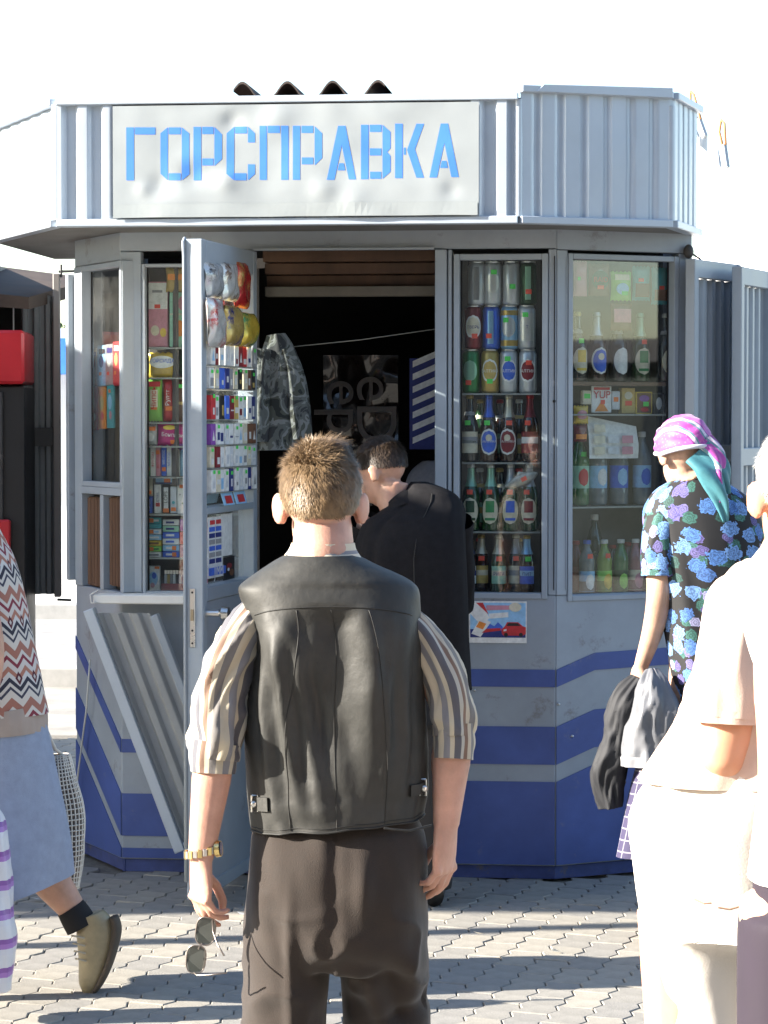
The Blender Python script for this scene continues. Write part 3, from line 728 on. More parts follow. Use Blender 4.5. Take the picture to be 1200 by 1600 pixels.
TAGM = {'g': M_tagG, 'r': M_tagR, 'o': M_tagO}
def bottle_glass(name, c): return mat('bottle_' + name, c, .08, var=.1, spec=.6, coat=.5)
BG = {'brown': bottle_glass('brown', (.035, .012, .006)), 'green': bottle_glass('green', (.012, .05, .015)), 'dark': bottle_glass('dark', (.012, .010, .010))}
def clearmat(name, tint):
    m = glass_mat('clear_' + name, tint, .06, .02); return m
def arc(mb, r, z0, z1, a0, a1, n=10, oval=False, rings=8):
    """curved patch on a cylinder of radius r facing -y"""
    V = []; 
    for i in range(rings + 1):
        t = i / rings; z = z0 + (z1 - z0) * t; w = math.sqrt(max(0, 1 - (2 * t - 1) ** 2)) if oval else 1.0
        for j in range(n + 1):
            a = -math.pi / 2 + ((a0 + a1) / 2 + (a1 - a0) / 2 * w * (2 * j / n - 1)); V.append((r * math.cos(a), r * math.sin(a), z))
    q = n + 1
    mb.add(V, [(i * q + j, i * q + j + 1, (i + 1) * q + j + 1, (i + 1) * q + j) for i in range(rings) for j in range(n)]); return mb
_tx = {}
def curved_text(txt, size, r, z):
    mb = text_mb(txt, size, 0.0)
    for i, v in enumerate(mb.v):
        a = -math.pi / 2 + v.x / r; mb.v[i] = Vector((r * math.cos(a), r * math.sin(a), z + v.y))
    return mb
def tagpatch(T, kind, r, z, a=0.0, w=.011, hgt=.009):
    if kind: part(T, 'price_tag', arc(MB(), r + .0012, z - hgt, z + hgt, a - w / r, a + w / r, 4, False, 1), TAGM[kind])
def can(F, px, py, off, z, base, lab, labc, tagk, tagz, label, txt=None, band=None, r=.0338, hgt=.166):
    a = F.hit(px, py, off)[0]; T = thing('drink_can', F.pt(a, off, z), label, 'can', 'drink cans stacked in the shop window', F.ang + rnd.uniform(-.1, .1))
    s = hgt / .166
    part(T, 'can_body', MB().lathe([(.026, 0), (.031, .004 * s), (r, .011 * s), (r, .148 * s), (.029, .158 * s), (.027, .160 * s)], 24), pm(base, 'metal'), smooth=40)
    part(T, 'can_rim', MB().lathe([(.027, .160 * s), (.0285, .162 * s), (.0285, .1655 * s), (.026, .166 * s), (.024, .161 * s), (0, .161 * s)], 24), M_steel, smooth=40)
    if band: part(T, 'colour_band', MB().lathe([(r + .0005, .012), (r + .0005, .034), ], 24).lathe([(r + .0005, .128), (r + .0005, .147)], 24), pm(band, 'metal'), smooth=True)
    if lab == 'oval': part(T, 'label_oval', arc(MB(), r + .0009, .045, .125, -.85, .85, 10, True, 12), pm(labc, 'metal'), smooth=True)
    elif lab == 'ring':
        part(T, 'label_oval', arc(MB(), r + .0007, .04, .13, -.95, .95, 10, True, 12), pm('white'), smooth=True)
        part(T, 'label_centre', arc(MB(), r + .0012, .048, .122, -.78, .78, 10, True, 12), pm(labc), smooth=True)
    elif lab == 'panel': part(T, 'label_panel', arc(MB(), r + .0009, .03, .135, -.8, .8), pm(labc, 'metal'), smooth=True)
    elif lab == 'stripe': part(T, 'label_stripe', arc(MB(), r + .0009, .02, .145, -.32, .32), pm(labc, 'metal'), smooth=True)
    if txt: part(T, 'lettering', curved_text(txt, .016, r + .0018, .083), pm('white' if labc not in ('white', 'silver', 'cream') else 'navy'))
    tagpatch(T, tagk, r + .001, tagz, rnd.uniform(-.3, .3))
    return T
def bottle(F, px, py, off, z, glass, cap, neck, lab, labc, tagk, label, txt=None, hgt=.258, r=.0338, cat='bottle', grp='glass beer bottles on the window shelves', txtc='white', lz=(.035, .115), foil=True, name='beer_bottle'):
    a = F.hit(px, py, off)[0]; T = thing(name, F.pt(a, off, z), label, cat, grp, F.ang + rnd.uniform(-.12, .12)); s = hgt / .255
    P = [(0, 0), (.026, 0), (r - .001, .004), (r, .01), (r, .13), (r - .003, .148), (.0235, .168), (.0165, .19), (.0135, .21), (.0128, .238)]
    part(T, 'glass_body', MB().lathe([(q, zz * s) for q, zz in P], 20), glass, smooth=50)
    part(T, 'crown_cap', MB().lathe([(.0128, .238 * s), (.0148, .240 * s), (.0152, .247 * s), (.012, .2545 * s), (0, .255 * s)], 20), pm(cap, 'metal'), smooth=40)
    if foil: part(T, 'neck_foil', MB().lathe([(.0245, .1685 * s), (.0173, .190 * s), (.0143, .21 * s), (.0138, .237 * s)], 20), pm(neck, 'metal'), smooth=True)
    else: part(T, 'neck_label', MB().lathe([(.0215, .176 * s), (.0173, .190 * s)], 20), pm(neck), smooth=True)
    z0, z1 = lz[0] * s, lz[1] * s
    if lab == 'ring':
        part(T, 'label_oval', arc(MB(), r + .0007, z0 - .008, z1 + .012, -1.05, 1.05, 12, True, 14), pm('white'), smooth=True)
        part(T, 'label_centre', arc(MB(), r + .0013, z0, z1 + .004, -.88, .88, 12, True, 14), pm(labc), smooth=True)
        part(T, 'label_seal', arc(MB(), r + .0018, (z0 + z1) / 2 + .004, z1 - .01, -.35, .35, 8, True, 8), pm('cream'), smooth=True)
    elif lab == 'pale':
        part(T, 'label_oval', arc(MB(), r + .0007, z0 - .008, z1 + .012, -1.0, 1.0, 12, True, 14), pm('cream' if labc != 'white' else 'white'), smooth=True)
        part(T, 'label_shield', arc(MB(), r + .0013, (z0 + z1) / 2 - .004, z1, -.5, .5), pm(labc), smooth=True)
        part(T, 'label_band', arc(MB(), r + .0014, z0 + .006, z0 + .016, -.6, .6), pm(labc), smooth=True)
    else:
        part(T, 'label_panel', arc(MB(), r + .0007, z0, z1, -1.15, 1.15), pm(labc), smooth=True)
        part(T, 'label_band', arc(MB(), r + .0013, z0 + (z1 - z0) * .45, z0 + (z1 - z0) * .75, -1.1, 1.1), pm(neck if neck != labc else 'white'), smooth=True)
    if txt: part(T, 'lettering', curved_text(txt, .0135 if len(txt) > 5 else .018, r + .0022, (z0 + z1) / 2 + .003), pm(txtc))
    tagpatch(T, tagk, r - .002, .148 * s, rnd.uniform(-.25, .25))
    return T
# --- front right window: cans
rowsC = [
 (474, [(745, 'silver', 'stripe', 'grey', None, .1, 'plain silver can with sky glare', None, None), (770, 'silver', 'oval', 'white', 'g', .125, 'silver white can with a green tag near its rim', None, None), (799, 'silver', None, 'silver', 'g', .07, 'bare silver can with a low green tag', None, None), (825, 'dgreen', 'stripe', 'mint', 'r', .05, 'dark green can with pale stripe and red tag', None, None)]),  # leftmost can is silver with one grey stripe
 (543, [(740, 'dred', 'ring', 'cream', 'r', .05, 'dark red can with big cream oval', 'ТВЕРЬ', None), (768, 'blue', 'stripe', 'lblue', 'r', .05, 'bright blue can with light stripe', None, None), (796, 'lblue', 'oval', 'silver', 'g', .11, 'pale blue and gold can', None, 'gold'), (823, 'silver', 'panel', 'white', 'g', .13, 'white can with dark emblem', 'Т', None)]),
 (613, [(736, 'green', 'oval', 'mint', 'r', .04, 'green can with red tag', None, None), (766, 'gold', 'ring', 'gold', 'g', .045, 'gold can with dark ring', 'БАЛТИКА', None), (795, 'silver', 'ring', 'blue', 'g', .13, 'silver can with round blue label', 'БАЛТИКА', None), (825, 'silver', 'ring', 'dred', 'r', .115, 'silver can with round dark red label', 'БАЛТИКА', None)])]
zc_ = SH_RF[0]
for ri in (2, 1, 0):
    zz = zc_ + (2 - ri) * .1665
    for k, (px, base, lab, labc, tg, tz, desc, tx, band) in enumerate(rowsC[ri][1]):
        can(FW, px, 500, -.085, zz + .0005, base, lab, labc, tg, tz, f"{desc}, {ORD[k]} from left, {['top', 'middle', 'lowest'][ri]} can row", tx, band)
# --- front right window: beer bottles
b4 = [(734, 'dark', 'gold', 'grey', 'panel', 'cream', 'g', 'dark bottle with cream band label and green tag', 'Оболонь', 'dgreen'), (764, 'brown', 'blue', 'blue', 'ring', 'blue', 'g', 'brown bottle with blue neck foil and blue oval label', 'БАЛТИКА', 'white'),
      (795, 'brown', 'cream', 'cream', 'ring', 'dred', 'r', 'brown bottle with cream neck foil and dark red oval label', 'БАЛТИКА', 'white'), (828, 'brown', 'red', 'dred', 'none', 'dred', 'r', 'brown bottle with red neck foil and dark red label', 'БАЛТИКА', 'white')]
for k, (px, g_, cp, nk, lb, lc, tg, ds, tx, tc_) in enumerate(b4):
    bottle(FW, px, 680, -.085, SH_RF[1] + .0005, BG[g_], cp, nk, lb, lc, tg, f"{ds}, {ORD[k]} below the cans", tx, txtc=tc_, foil=k > 0)
b5 = [(736, 'green', 'white', 'mint', 'pale', 'dgreen', 'yellow'), (767, 'green', 'white', 'mint', 'pale', 'green', 'green'), (798, 'green', 'white', 'silver', 'pale', 'blue', 'blue'), (827, 'green', 'white', 'silver', 'pale', 'dred', 'dark red')]
for k, (px, g_, cp, nk, lb, lc, cn) in enumerate(b5):
    bottle(FW, px, 780, -.085, SH_RF[2] + .0005, BG[g_], cp, nk, lb, lc, 'r', f"silver necked green bottle with {cn} shield label, {ORD[k]} of four by dried fish", None)
b6 = [(733, 'dark', 'navy', 'navy', 'none', 'white', 'r', 'blue capped dark bottle beside the black jacket'), (752, 'brown', 'gold', 'cream', 'none', 'gold', 'r', 'cream necked bottle with gold label'), (779, 'green', 'cream', 'cream', 'none', 'mint', 'r', 'cream necked bottle with pale green label'),
      (806, 'dark', 'cream', 'grey', 'none', 'cream', 'r', 'dim bottle with cream label and red tag'), (823, 'dark', 'gold', 'lblue', 'none', 'blue', 'g', 'bottle with blue white label and green tag')]
for k, (px, g_, cp, nk, lb, lc, tg, ds) in enumerate(b6):
    bottle(FW, px, 880, -.09 - (.03 if k % 2 else 0), SH_RF[3] + .0005, BG[g_], cp, nk, lb, lc, tg, f"{ds}, lowest shelf beside door", {2: 'РИГА', 4: 'ПИТ'}.get(k), hgt=.215, r=.029, txtc='navy')
for si, (sh_, hh_, nm_) in enumerate(((SH_RF[1], .24, 'under the cans'), (SH_RF[2], .24, 'behind the dried fish'), (SH_RF[3], .20, 'on the lowest shelf'))):
    for k, px in enumerate((750, 781, 811)):
        bottle(FW, px, 700, -.155, sh_ + .0005, BG[('green', 'brown', 'dark')[(k + si) % 3]], ('gold', 'silver', 'red')[(k * 2 + si) % 3], ('cream', 'grey', 'gold')[(k + 2 * si) % 3], 'none', ('cream', 'mint', 'gold')[(k + si) % 3], None, f"dim back row bottle {nm_}, {ORD[k]} from left, beer window", None, hgt=hh_, r=.031, foil=False)
# dried fish hung in the window
p0 = FW.pt(*[(lambda h_: h_)(FW.hit(782, 764, -.055))[0], -.056, FW.hit(782, 764, -.055)[1]]); p1 = FW.pt(FW.hit(843, 738, -.055)[0], -.056, FW.hit(843, 738, -.055)[1])
FI = thing('dried_fish', (p0 + p1) / 2, 'pale dried fish with a red tag hung in front of the green bottles', 'fish')
dirf = (p1 - p0).normalized()
def lerp(a, b, t): return a + (b - a) * t
fb = MB().loft([lerp(p0, p1, t) for t in (.12, .2, .38, .6, .8, .95)], [(.002, .004), (.005, .009), (.009, .02), (.011, .024), (.009, .018), (.003, .004)], FW.n, 16, 24, capA=True, capB=True)
m_fish = mat('dried_fish_skin', (.42, .42, .38), .3, metal=.4, var=.3, vscale=60, bump=.3, bscale=120)
fb.build('fish_body', m_fish, FI, smooth=True)
up_ = FW.n.cross(dirf).normalized(); q0 = lerp(p0, p1, .13)
MB().add([q0 + FW.n * .002, q0 - dirf * .022 + up_ * .014, q0 - dirf * .014, q0 - dirf * .022 - up_ * .014, q0 - FW.n * .002], [(0, 1, 2), (0, 2, 3), (4, 2, 1), (4, 3, 2)]).build('tail_fin', m_fish, FI)
q0 = lerp(p0, p1, .55); MB().add([q0 + up_ * .022 - dirf * .015, q0 + up_ * .022 + dirf * .02, q0 + up_ * .034, q0 + up_ * .022 + FW.n * .003], [(0, 1, 2), (0, 3, 2), (1, 2, 3)]).build('back_fin', m_fish, FI)
q0 = lerp(p0, p1, .6) + FW.n * .0125
MB().add([q0 - dirf * .01 - up_ * .008, q0 + dirf * .012 - up_ * .007, q0 + dirf * .011 + up_ * .009, q0 - dirf * .011 + up_ * .007], [(0, 1, 2, 3)]).build('price_tag', M_tagR, FI)

# --- boxes and bags
def pframe(F, x0, y0, x1, y1, off):
    a0, z1 = F.hit(x0, y0, off); a1, z0 = F.hit(x1, y1, off); return a0, a1, z0, z1
def artwork(T, w, h_, art, y):
    for (nm, shp, c, cx, cz, sx, sz) in art:
        b = MB(); cx, cz, sx, sz = cx * w, cz * h_, sx * w, sz * h_
        if shp == 'e': pts = [(cx + sx / 2 * math.cos(2 * math.pi * k / 18), cz + sz / 2 * math.sin(2 * math.pi * k / 18)) for k in range(18)]
        elif shp == 't': pts = [(cx - sx / 2, cz - sz / 2), (cx + sx / 2, cz - sz / 2), (cx, cz + sz / 2)]
        else: pts = [(cx - sx / 2, cz - sz / 2), (cx + sx / 2, cz - sz / 2), (cx + sx / 2, cz + sz / 2), (cx - sx / 2, cz + sz / 2)]
        b.add([(x, y, z) for x, z in pts], [tuple(range(len(pts)))]); part(T, nm, b, TAGM[c] if c in TAGM else pm(c)); y -= .0006
    return y
def flat_text(T, txt, size, x, z, y, c, rot=0.0):
    b = text_mb(txt, size, 0.0)
    b.v = [Vector((x + v.x * math.cos(rot) - v.y * math.sin(rot), y, z + v.x * math.sin(rot) + v.y * math.cos(rot))) for v in b.v]
    part(T, 'lettering', b, pm(c))
def carton(F, x0, y0, x1, y1, off, depth, c, label, name='carton', cat='box', grp=None, art=(), txt=None, tilt=0.0, zfix=None):
    a0, a1, z0, z1 = pframe(F, x0, y0, x1, y1, off); w, h_ = a1 - a0, z1 - z0
    T = thing(name, F.pt((a0 + a1) / 2, off, z0 if zfix is None else zfix), label, cat, grp, F.ang + tilt + rnd.uniform(-.07, .07))
    part(T, 'carton_body', MB().box(-w / 2, w / 2, 0, depth, 0, h_), pm(c), bevel=min(.002, w * .06))
    art2 = [(n_, s_, c_, cx, cz, sx, sz) for n_, s_, c_, cx, cz, sx, sz in art]
    y = artwork(T, w, h_, art2, -.0006)
    if txt: flat_text(T, txt[0], txt[1], txt[2] * w, txt[3] * h_, y - .0006, txt[4], txt[5] if len(txt) > 5 else 0)
    return T
def bag(F, x0, y0, x1, y1, off, c, label, name='snack_bag', cat='snack bag', grp=None, art=(), txt=None, fat=.018, rot=0.0):
    a0, a1, z0, z1 = pframe(F, x0, y0, x1, y1, off); w, h_ = a1 - a0, z1 - z0
    T = thing(name, F.pt((a0 + a1) / 2, off, z0), label, cat, grp, F.ang)
    def pillow(x, z):
        u, v = abs(2 * x / w), abs(2 * z / h_ - 1); return fat * (max(0, 1 - u ** 2.4) ** .5) * (max(0, 1 - v ** 3) ** .6)
    nx, nz = 10, 14; V = []; sd = rnd.uniform(0, 50)
    for sgn in (-1, 1):
        for i in range(nz + 1):
            for j in range(nx + 1):
                x = w * (j / nx - .5); z = h_ * i / nz
                pin = 1 - .06 * math.sin(math.pi * i / nz)
                V.append((x * pin, sgn * (pillow(x, z) + .0008) + .003 * N3(x * 40, z * 40, sd) * (1 if 0 < j < nx else 0), z + (.0025 * ((j % 2) * 2 - 1) if i in (0, nz) else 0)))
    q = nx + 1; Q = (nz + 1) * q
    Fc = [(i * q + j, i * q + j + 1, (i + 1) * q + j + 1, (i + 1) * q + j) for i in range(nz) for j in range(nx)] + [(Q + i * q + j, Q + (i + 1) * q + j, Q + (i + 1) * q + j + 1, Q + i * q + j + 1) for i in range(nz) for j in range(nx)]
    part(T, 'bag_film', MB().add(V, Fc), pm(c, 'plastic'), smooth=True)
    y = -fat - .0035
    for (n_, s_, c_, cx, cz, sx, sz) in art:
        y = artwork_bag(T, w, h_, (n_, s_, c_, cx, cz, sx, sz), pillow, y)
    if txt:
        b = text_mb(txt[0], txt[1], 0.0); r_ = txt[5] if len(txt) > 5 else 0
        vv = []
        for v in b.v:
            x, z = txt[2] * w + v.x * math.cos(r_) - v.y * math.sin(r_), txt[3] * h_ + v.x * math.sin(r_) + v.y * math.cos(r_); vv.append(Vector((x, -pillow(x, max(0, min(h_, z))) - .0062, z)))
        b.v = vv; part(T, 'lettering', b, pm(txt[4]))
    return T
def artwork_bag(T, w, h_, a, pillow, y):
    n_, s_, c_, cx, cz, sx, sz = a; cx, cz, sx, sz = cx * w, cz * h_, sx * w, sz * h_; V = []; k = 8
    for i in range(k + 1):
        for j in range(k + 1):
            u, v = 2 * j / k - 1, 2 * i / k - 1
            if s_ == 'e': u, v = u * math.sqrt(1 - v * v / 2), v * math.sqrt(1 - u * u / 2)
            x, z = cx + sx / 2 * u, cz + sz / 2 * v
            V.append((x, -pillow(x, max(0, min(h_, z))) - .0035 - abs(y % .001), z))
    q = k + 1
    part(T, n_, MB().add(V, [(i * q + j, i * q + j + 1, (i + 1) * q + j + 1, (i + 1) * q + j) for i in range(k) for j in range(k)]), TAGM[c_] if c_ in TAGM else pm(c_), smooth=True)
    return y - .0003
Gp = 'goods in the left front window'
WL_ = 'in left front window'
carton(FW, 230, 440, 262, 542, -.075, .04, 'pink', f'pink carton with pale fruit on the top shelf {WL_}', art=[('print', 'r', 'white', 0, .78, .98, .4), ('fruit', 'e', 'cream', -.12, .25, .42, .16), ('fruit', 'e', 'yellow', .28, .22, .3, .14), ('price_tag', 'r', 'r', 0, .62, .28, .06), ('print', 'r', 'grey', 0, .85, .5, .04)])
carton(FW, 265, 457, 294, 542, -.075, .04, 'mint', f'mint carton with orange fruit beside the pink carton {WL_}', art=[('fruit', 'e', 'orange', .05, .34, .6, .3), ('fruit', 'e', 'pink', .2, .8, .5, .26), ('print', 'r', 'cream', 0, .6, .98, .03)])
bag(FW, 259, 418, 300, 456, -.075, 'gold', f'shiny gold bag hung above the mint carton {WL_}', art=[('print', 'r', 'orange', 0, .6, .8, .25)])
bag(FW, 232, 551, 277, 590, -.085, 'yellow', f'yellow snack bag with white arched lettering panel {WL_}', art=[('print', 'e', 'white', 0, .62, .9, .5), ('print', 'r', 'gold', 0, .25, .6, .2)], txt=('ТОРСИДА', .02, 0, .66, 'blue'))
bag(FW, 279, 545, 300, 585, -.085, 'dgreen', f'dark green bag beside the yellow snack bag {WL_}')
bag(FW, 230, 590, 254, 658, -.09, 'lime', f'green snack pack with red writing {WL_}', art=[('print', 'r', 'red', 0, .85, .8, .12), ('price_tag', 'r', 'o', 0, .3, .4, .08), ('print', 'r', 'cream', 0, .52, .5, .4)], txt=('Чипсы', .03, 0, .55, 'red', R(90)))
bag(FW, 255, 592, 272, 658, -.09, 'red', f'slim red pack between the green and brown packs {WL_}', art=[('price_tag', 'r', 'o', .1, .3, .6, .1)], txt=('Рулет', .022, 0, .55, 'white', R(90)))
bag(FW, 272, 588, 292, 658, -.09, 'brown', f'brown pack with a green tag {WL_}', art=[('price_tag', 'r', 'g', 0, .78, .5, .08), ('print', 'r', 'gold', 0, .4, .7, .06)])
bag(FW, 228, 663, 246, 696, -.085, 'silver', f'small silver sweet bag left of the magenta bag {WL_}', art=[('price_tag', 'r', 'o', .1, .8, .6, .2), ('print', 'e', 'white', 0, .4, .6, .4)])
bag(FW, 246, 660, 296, 696, -.08, 'magenta', f'magenta sweet bag with white lettering {WL_}', art=[('print', 'e', 'yellow', -.1, .78, .4, .2), ('price_tag', 'r', 'o', .05, .15, .24, .18)], txt=('Бонпари', .021, 0, .45, 'white', R(-4)))
carton(FW, 226, 697, 234, 744, -.085, .03, 'green', f'narrow green sweet pack standing at the frame {WL_}', art=[('price_tag', 'r', 'o', 0, .25, .9, .15)])
carton(FW, 235, 692, 243, 744, -.085, .03, 'white', f'white roll pack with red writing, left one of a pair {WL_}', txt=('ФРУТОМ', .013, 0, .5, 'red', R(90)))
carton(FW, 243.5, 692, 251, 744, -.085, .03, 'pink', f'pale pink roll pack with red writing, right one of a pair {WL_}', art=[('price_tag', 'r', 'o', -.1, .72, .8, .12)], txt=('ФРУТОМ', .013, 0, .45, 'red', R(90)))
carton(FW, 252, 690, 260, 744, -.085, .03, 'blue', f'blue roll pack with white writing {WL_}', art=[('price_tag', 'r', 'o', 0, .2, .8, .12)], txt=('МЕНТОС', .013, 0, .55, 'white', R(90)))
carton(FW, 260.5, 690, 268, 744, -.085, .03, 'white', f'white roll pack with blue writing {WL_}', txt=('МЕНТОС', .013, 0, .5, 'blue', R(90)))
carton(FW, 269, 702, 281, 744, -.085, .03, 'white', f'white gum carton with a green tree and orange tag {WL_}', art=[('price_tag', 'r', 'o', .1, .85, .6, .14), ('tree_print', 't', 'green', 0, .45, .6, .4)])
carton(FW, 281.5, 702, 292, 744, -.085, .03, 'lblue', f'light blue gum carton under the purple pack {WL_}')
bag(FW, 268, 689, 292, 703, -.08, 'purple', f'purple pack lying above the white gum carton {WL_}', fat=.008)
carton(FW, 228, 776, 238, 802, -.085, .03, 'blue', f'blue roll pack standing at the left frame in the bar row {WL_}', txt=('РОНДО', .012, 0, .5, 'white', R(90)))
bag(FW, 227, 746, 239, 775, -.08, 'cream', f'cream wrapper above the blue roll pack {WL_}', art=[('price_tag', 'r', 'o', 0, .2, .7, .2)], fat=.007)
carton(FW, 241, 757, 252, 802, -.085, .03, 'white', f'white pack with slanted blue letters and red tag {WL_}', art=[('price_tag', 'r', 'r', 0, .3, .6, .13)], txt=('LUSTERS', .013, 0, .5, 'navy', R(90)))
carton(FW, 253.5, 757, 265, 802, -.085, .03, 'black', f'black bar pack with big white letters {WL_}', art=[('print', 'r', 'white', 0, .5, .62, .8), ('price_tag', 'r', 'o', 0, .1, .8, .14)], txt=('LOPS', .02, 0, .56, 'black', R(90)))
carton(FW, 266, 760, 276, 802, -.085, .03, 'silver', f'silver bar pack right of the black one {WL_}', art=[('price_tag', 'r', 'o', 0, .15, .8, .14), ('print', 'e', 'teal', 0, .4, .5, .12)])
carton(FW, 277, 748, 291, 803, -.085, .03, 'white', f'tall white pack with a spotted print beside the door {WL_}', art=[('price_tag', 'r', 'o', 0, .78, .5, .1), ('print', 'e', 'green', .1, .3, .2, .05), ('print', 'e', 'grey', -.2, .55, .2, .05)])
carton(FW, 243, 746, 276, 756, -.085, .03, 'lblue', f'pale blue pack lying flat above the bar row {WL_}', art=[('price_tag', 'r', 'o', .05, .5, .3, .6), ('print', 'r', 'navy', 0, .12, .98, .2)])
gl = [('teal', 'white', 'o'), ('teal', None, None), ('white', 'lblue', 'o'), ('lblue', 'white', None), ('yellow', 'brown', None), ('lime', 'green', 'o'), ('white', 'grey', None)]
zs = [808, 818, 826, 835, 844, 853, 862, 871]
for k, (c, s2, tg) in enumerate(gl):
    carton(FW, 226, zs[k] + .6, 252, zs[k + 1], -.085, .03, c, f'{c if c != "lime" else "light green"} flat gum pack, {ORD[k]} from top of left gum stack {WL_}', 'gum_pack', 'gum pack', 'stacked gum packs', art=([('print', 'r', s2, .05, .5, .6, .35)] if s2 else []) + ([('price_tag', 'r', tg, -.1, .5, .28, .7)] if tg else []))
gr = [('white', 'navy', None), ('mint', 'navy', None), ('blue', 'white', None), ('white', 'blue', None), ('lblue', 'white', 'o'), ('blue', 'white', 'o')]
for k, (c, s2, tg) in enumerate(gr):
    y0 = 811 + k * 10
    carton(FW, 254, y0 + .6, 280, y0 + 10, -.085, .03, c, f'{c if c != "lblue" else "light blue"} flat gum pack, {ORD[k]} from top of right gum stack {WL_}', 'gum_pack', 'gum pack', 'stacked gum packs', art=[('print', 'r', s2, -.05, .5, .5, .35)] + ([('price_tag', 'r', tg, .2, .5, .25, .7)] if tg else []))
for k, c in enumerate(('purple', 'red', 'pink')):
    carton(FW, 281, 811 + k * 20.5, 292, 830 + k * 20.5, -.085, .03, c, f'{c} sweet pack at the door side of the gum stacks {WL_}')
carton(FW, 227, 884, 250, 924.5, -.085, .02, 'white', f'white playing card box with blue figure and orange tag {WL_}', 'card_box', art=[('figure_print', 'e', 'lblue', .05, .5, .6, .55), ('print', 'e', 'pink', 0, .25, .3, .2), ('print', 'e', 'blue', .1, .62, .3, .25), ('price_tag', 'r', 'o', .3, .93, .32, .1)])
a0, a1, z0, z1 = pframe(FW, 252, 910, 292, 925, -.07)
TT = thing('lighter_tray', FW.pt((a0 + a1) / 2, -.07, z0), f'low red tray of lighters in bottom corner {WL_}', 'tray', None, FW.ang)
w_ = a1 - a0
part(TT, 'tray', MB().box(-w_ / 2, w_ / 2, 0, .004, 0, .032).box(-w_ / 2, w_ / 2, .004, .06, 0, .004).box(-w_ / 2, w_ / 2, .056, .06, .004, .032).box(-w_ / 2, -w_ / 2 + .004, .004, .056, .004, .03).box(w_ / 2 - .004, w_ / 2, .004, .056, .004, .03), pm('dred'))
for k in range(7):
    x = -w_ / 2 + .012 + k * (w_ - .02) / 7; c = ('silver', 'gold', 'grey', 'white', 'black', 'silver', 'navy')[k]
    L_ = thing('lighter', FW.pt((a0 + a1) / 2 + x, -.07 - .03, z0 + .0045), f'{c} lighter, {ORD[k]} from left in low red tray', 'lighter', 'lighters in the red tray', FW.ang)
    part(L_, 'lighter_body', MB().box(-.0055, .0055, -.005, .005, 0, .062), pm(c, 'plastic'), bevel=.002); part(L_, 'lighter_top', MB().box(-.005, .005, -.004, .004, .0625, .078), M_steel, bevel=.001)

# --- left chamfer window: booklets and toys
WLc = 'in narrow left window'
top = [('purple', 128, 541, 140), ('white', 140.5, 545, 152), ('lblue', 152.5, 540, 164), ('grey', 164.5, 538, 176), ('red', 176.5, 534, 186)]
for k, (c, x0, y0, x1) in enumerate(top):
    carton(FL, x0, y0, x1, 603, -.07, .01, c, f'{c if c != "lblue" else "light blue"} toy card, {ORD[k]} from left in the upper row {WLc}', 'toy_card', 'card', None, art=[('print', 'e', ('pink', 'red', 'navy', 'white', 'gold')[k], 0, .6, .5, .3), ('price_tag', 'r', ('o', 'r', 'o', 'r', 'o')[k], -.1, .3, .3, .08), ('print', 'r', ('white', 'blue', 'black', 'navy', 'white')[k], .1, .85, .7, .12)])
bot = [('blue', 129, 610, 140, 674), ('red', 140.5, 604, 152, 672), ('orange', 152.5, 604, 165, 670), ('teal', 165.5, 601, 178, 669)]
for k, (c, x0, y0, x1, y1) in enumerate(bot):
    carton(FL, x0, y0, x1, y1, -.07, .01, c, f'{c} toy card, {ORD[k]} from left in the lower row {WLc}', 'toy_card', 'card', None, art=[('print', 'e', ('lblue', 'pink', 'gold', 'lblue')[k], 0, .6, .6, .35), ('print', 'e', ('green', 'white', 'red', 'pink')[k], .1, .3, .4, .2), ('price_tag', 'r', 'o', 0, .85, .3, .08)])
carton(FL, 131, 472, 144, 538, -.08, .004, 'white', f'white paper price list taped above the toy cards {WLc}', 'price_list', 'paper', None, art=[('print', 'r', 'mint', 0, .25, .8, .2), ('price_tag', 'r', 'o', 0, .1, .3, .06)])

# --- right chamfer window
WRc = 'in angled right window'
bag(FR, 896, 408, 917, 463, -.075, 'pink', f'dull pink nut bag at the upper left corner {WRc}', fat=.01, art=[('price_tag', 'r', 'g', -.2, .5, .2, .1)])
bag(FR, 919, 412, 952, 463, -.075, 'brown', f'brown nut bag with a white triangle print {WRc}', fat=.012, art=[('print', 'e', 'dgreen', 0, .5, .8, .6), ('print', 'e', 'white', 0, .62, .5, .38), ('price_tag', 'r', 'r', 0, .27, .3, .12)], txt=('RAID', .028, 0, .5, 'red'))
bag(FR, 954, 424, 986, 470, -.07, 'lime', f'yellow green bag with pale blue print {WRc}', fat=.012, art=[('print', 'e', 'lblue', 0, .4, .6, .4), ('print', 'r', 'cream', 0, .8, .7, .2), ('price_tag', 'r', 'g', .1, .25, .3, .14)])
bag(FR, 988, 416, 1015, 470, -.075, 'teal', f'teal nut bag with a red tag, left of the last bag {WRc}', fat=.012, art=[('print', 'r', 'brown', 0, .3, .8, .4), ('price_tag', 'r', 'r', -.1, .6, .3, .1)])
bag(FR, 1018, 418, 1044, 476, -.075, 'teal', f'teal brown nut bag by the right frame {WRc}', fat=.012, art=[('print', 'r', 'brown', 0, .25, .8, .3), ('price_tag', 'r', 'r', 0, .45, .3, .1)])
bag(FR, 954, 474, 987, 517, -.07, 'brown', f'peanut bag hung below the yellow green bag {WRc}', fat=.012, art=[('print', 'r', 'pink', 0, .55, .8, .5), ('price_tag', 'r', 'r', .15, .5, .26, .16)])
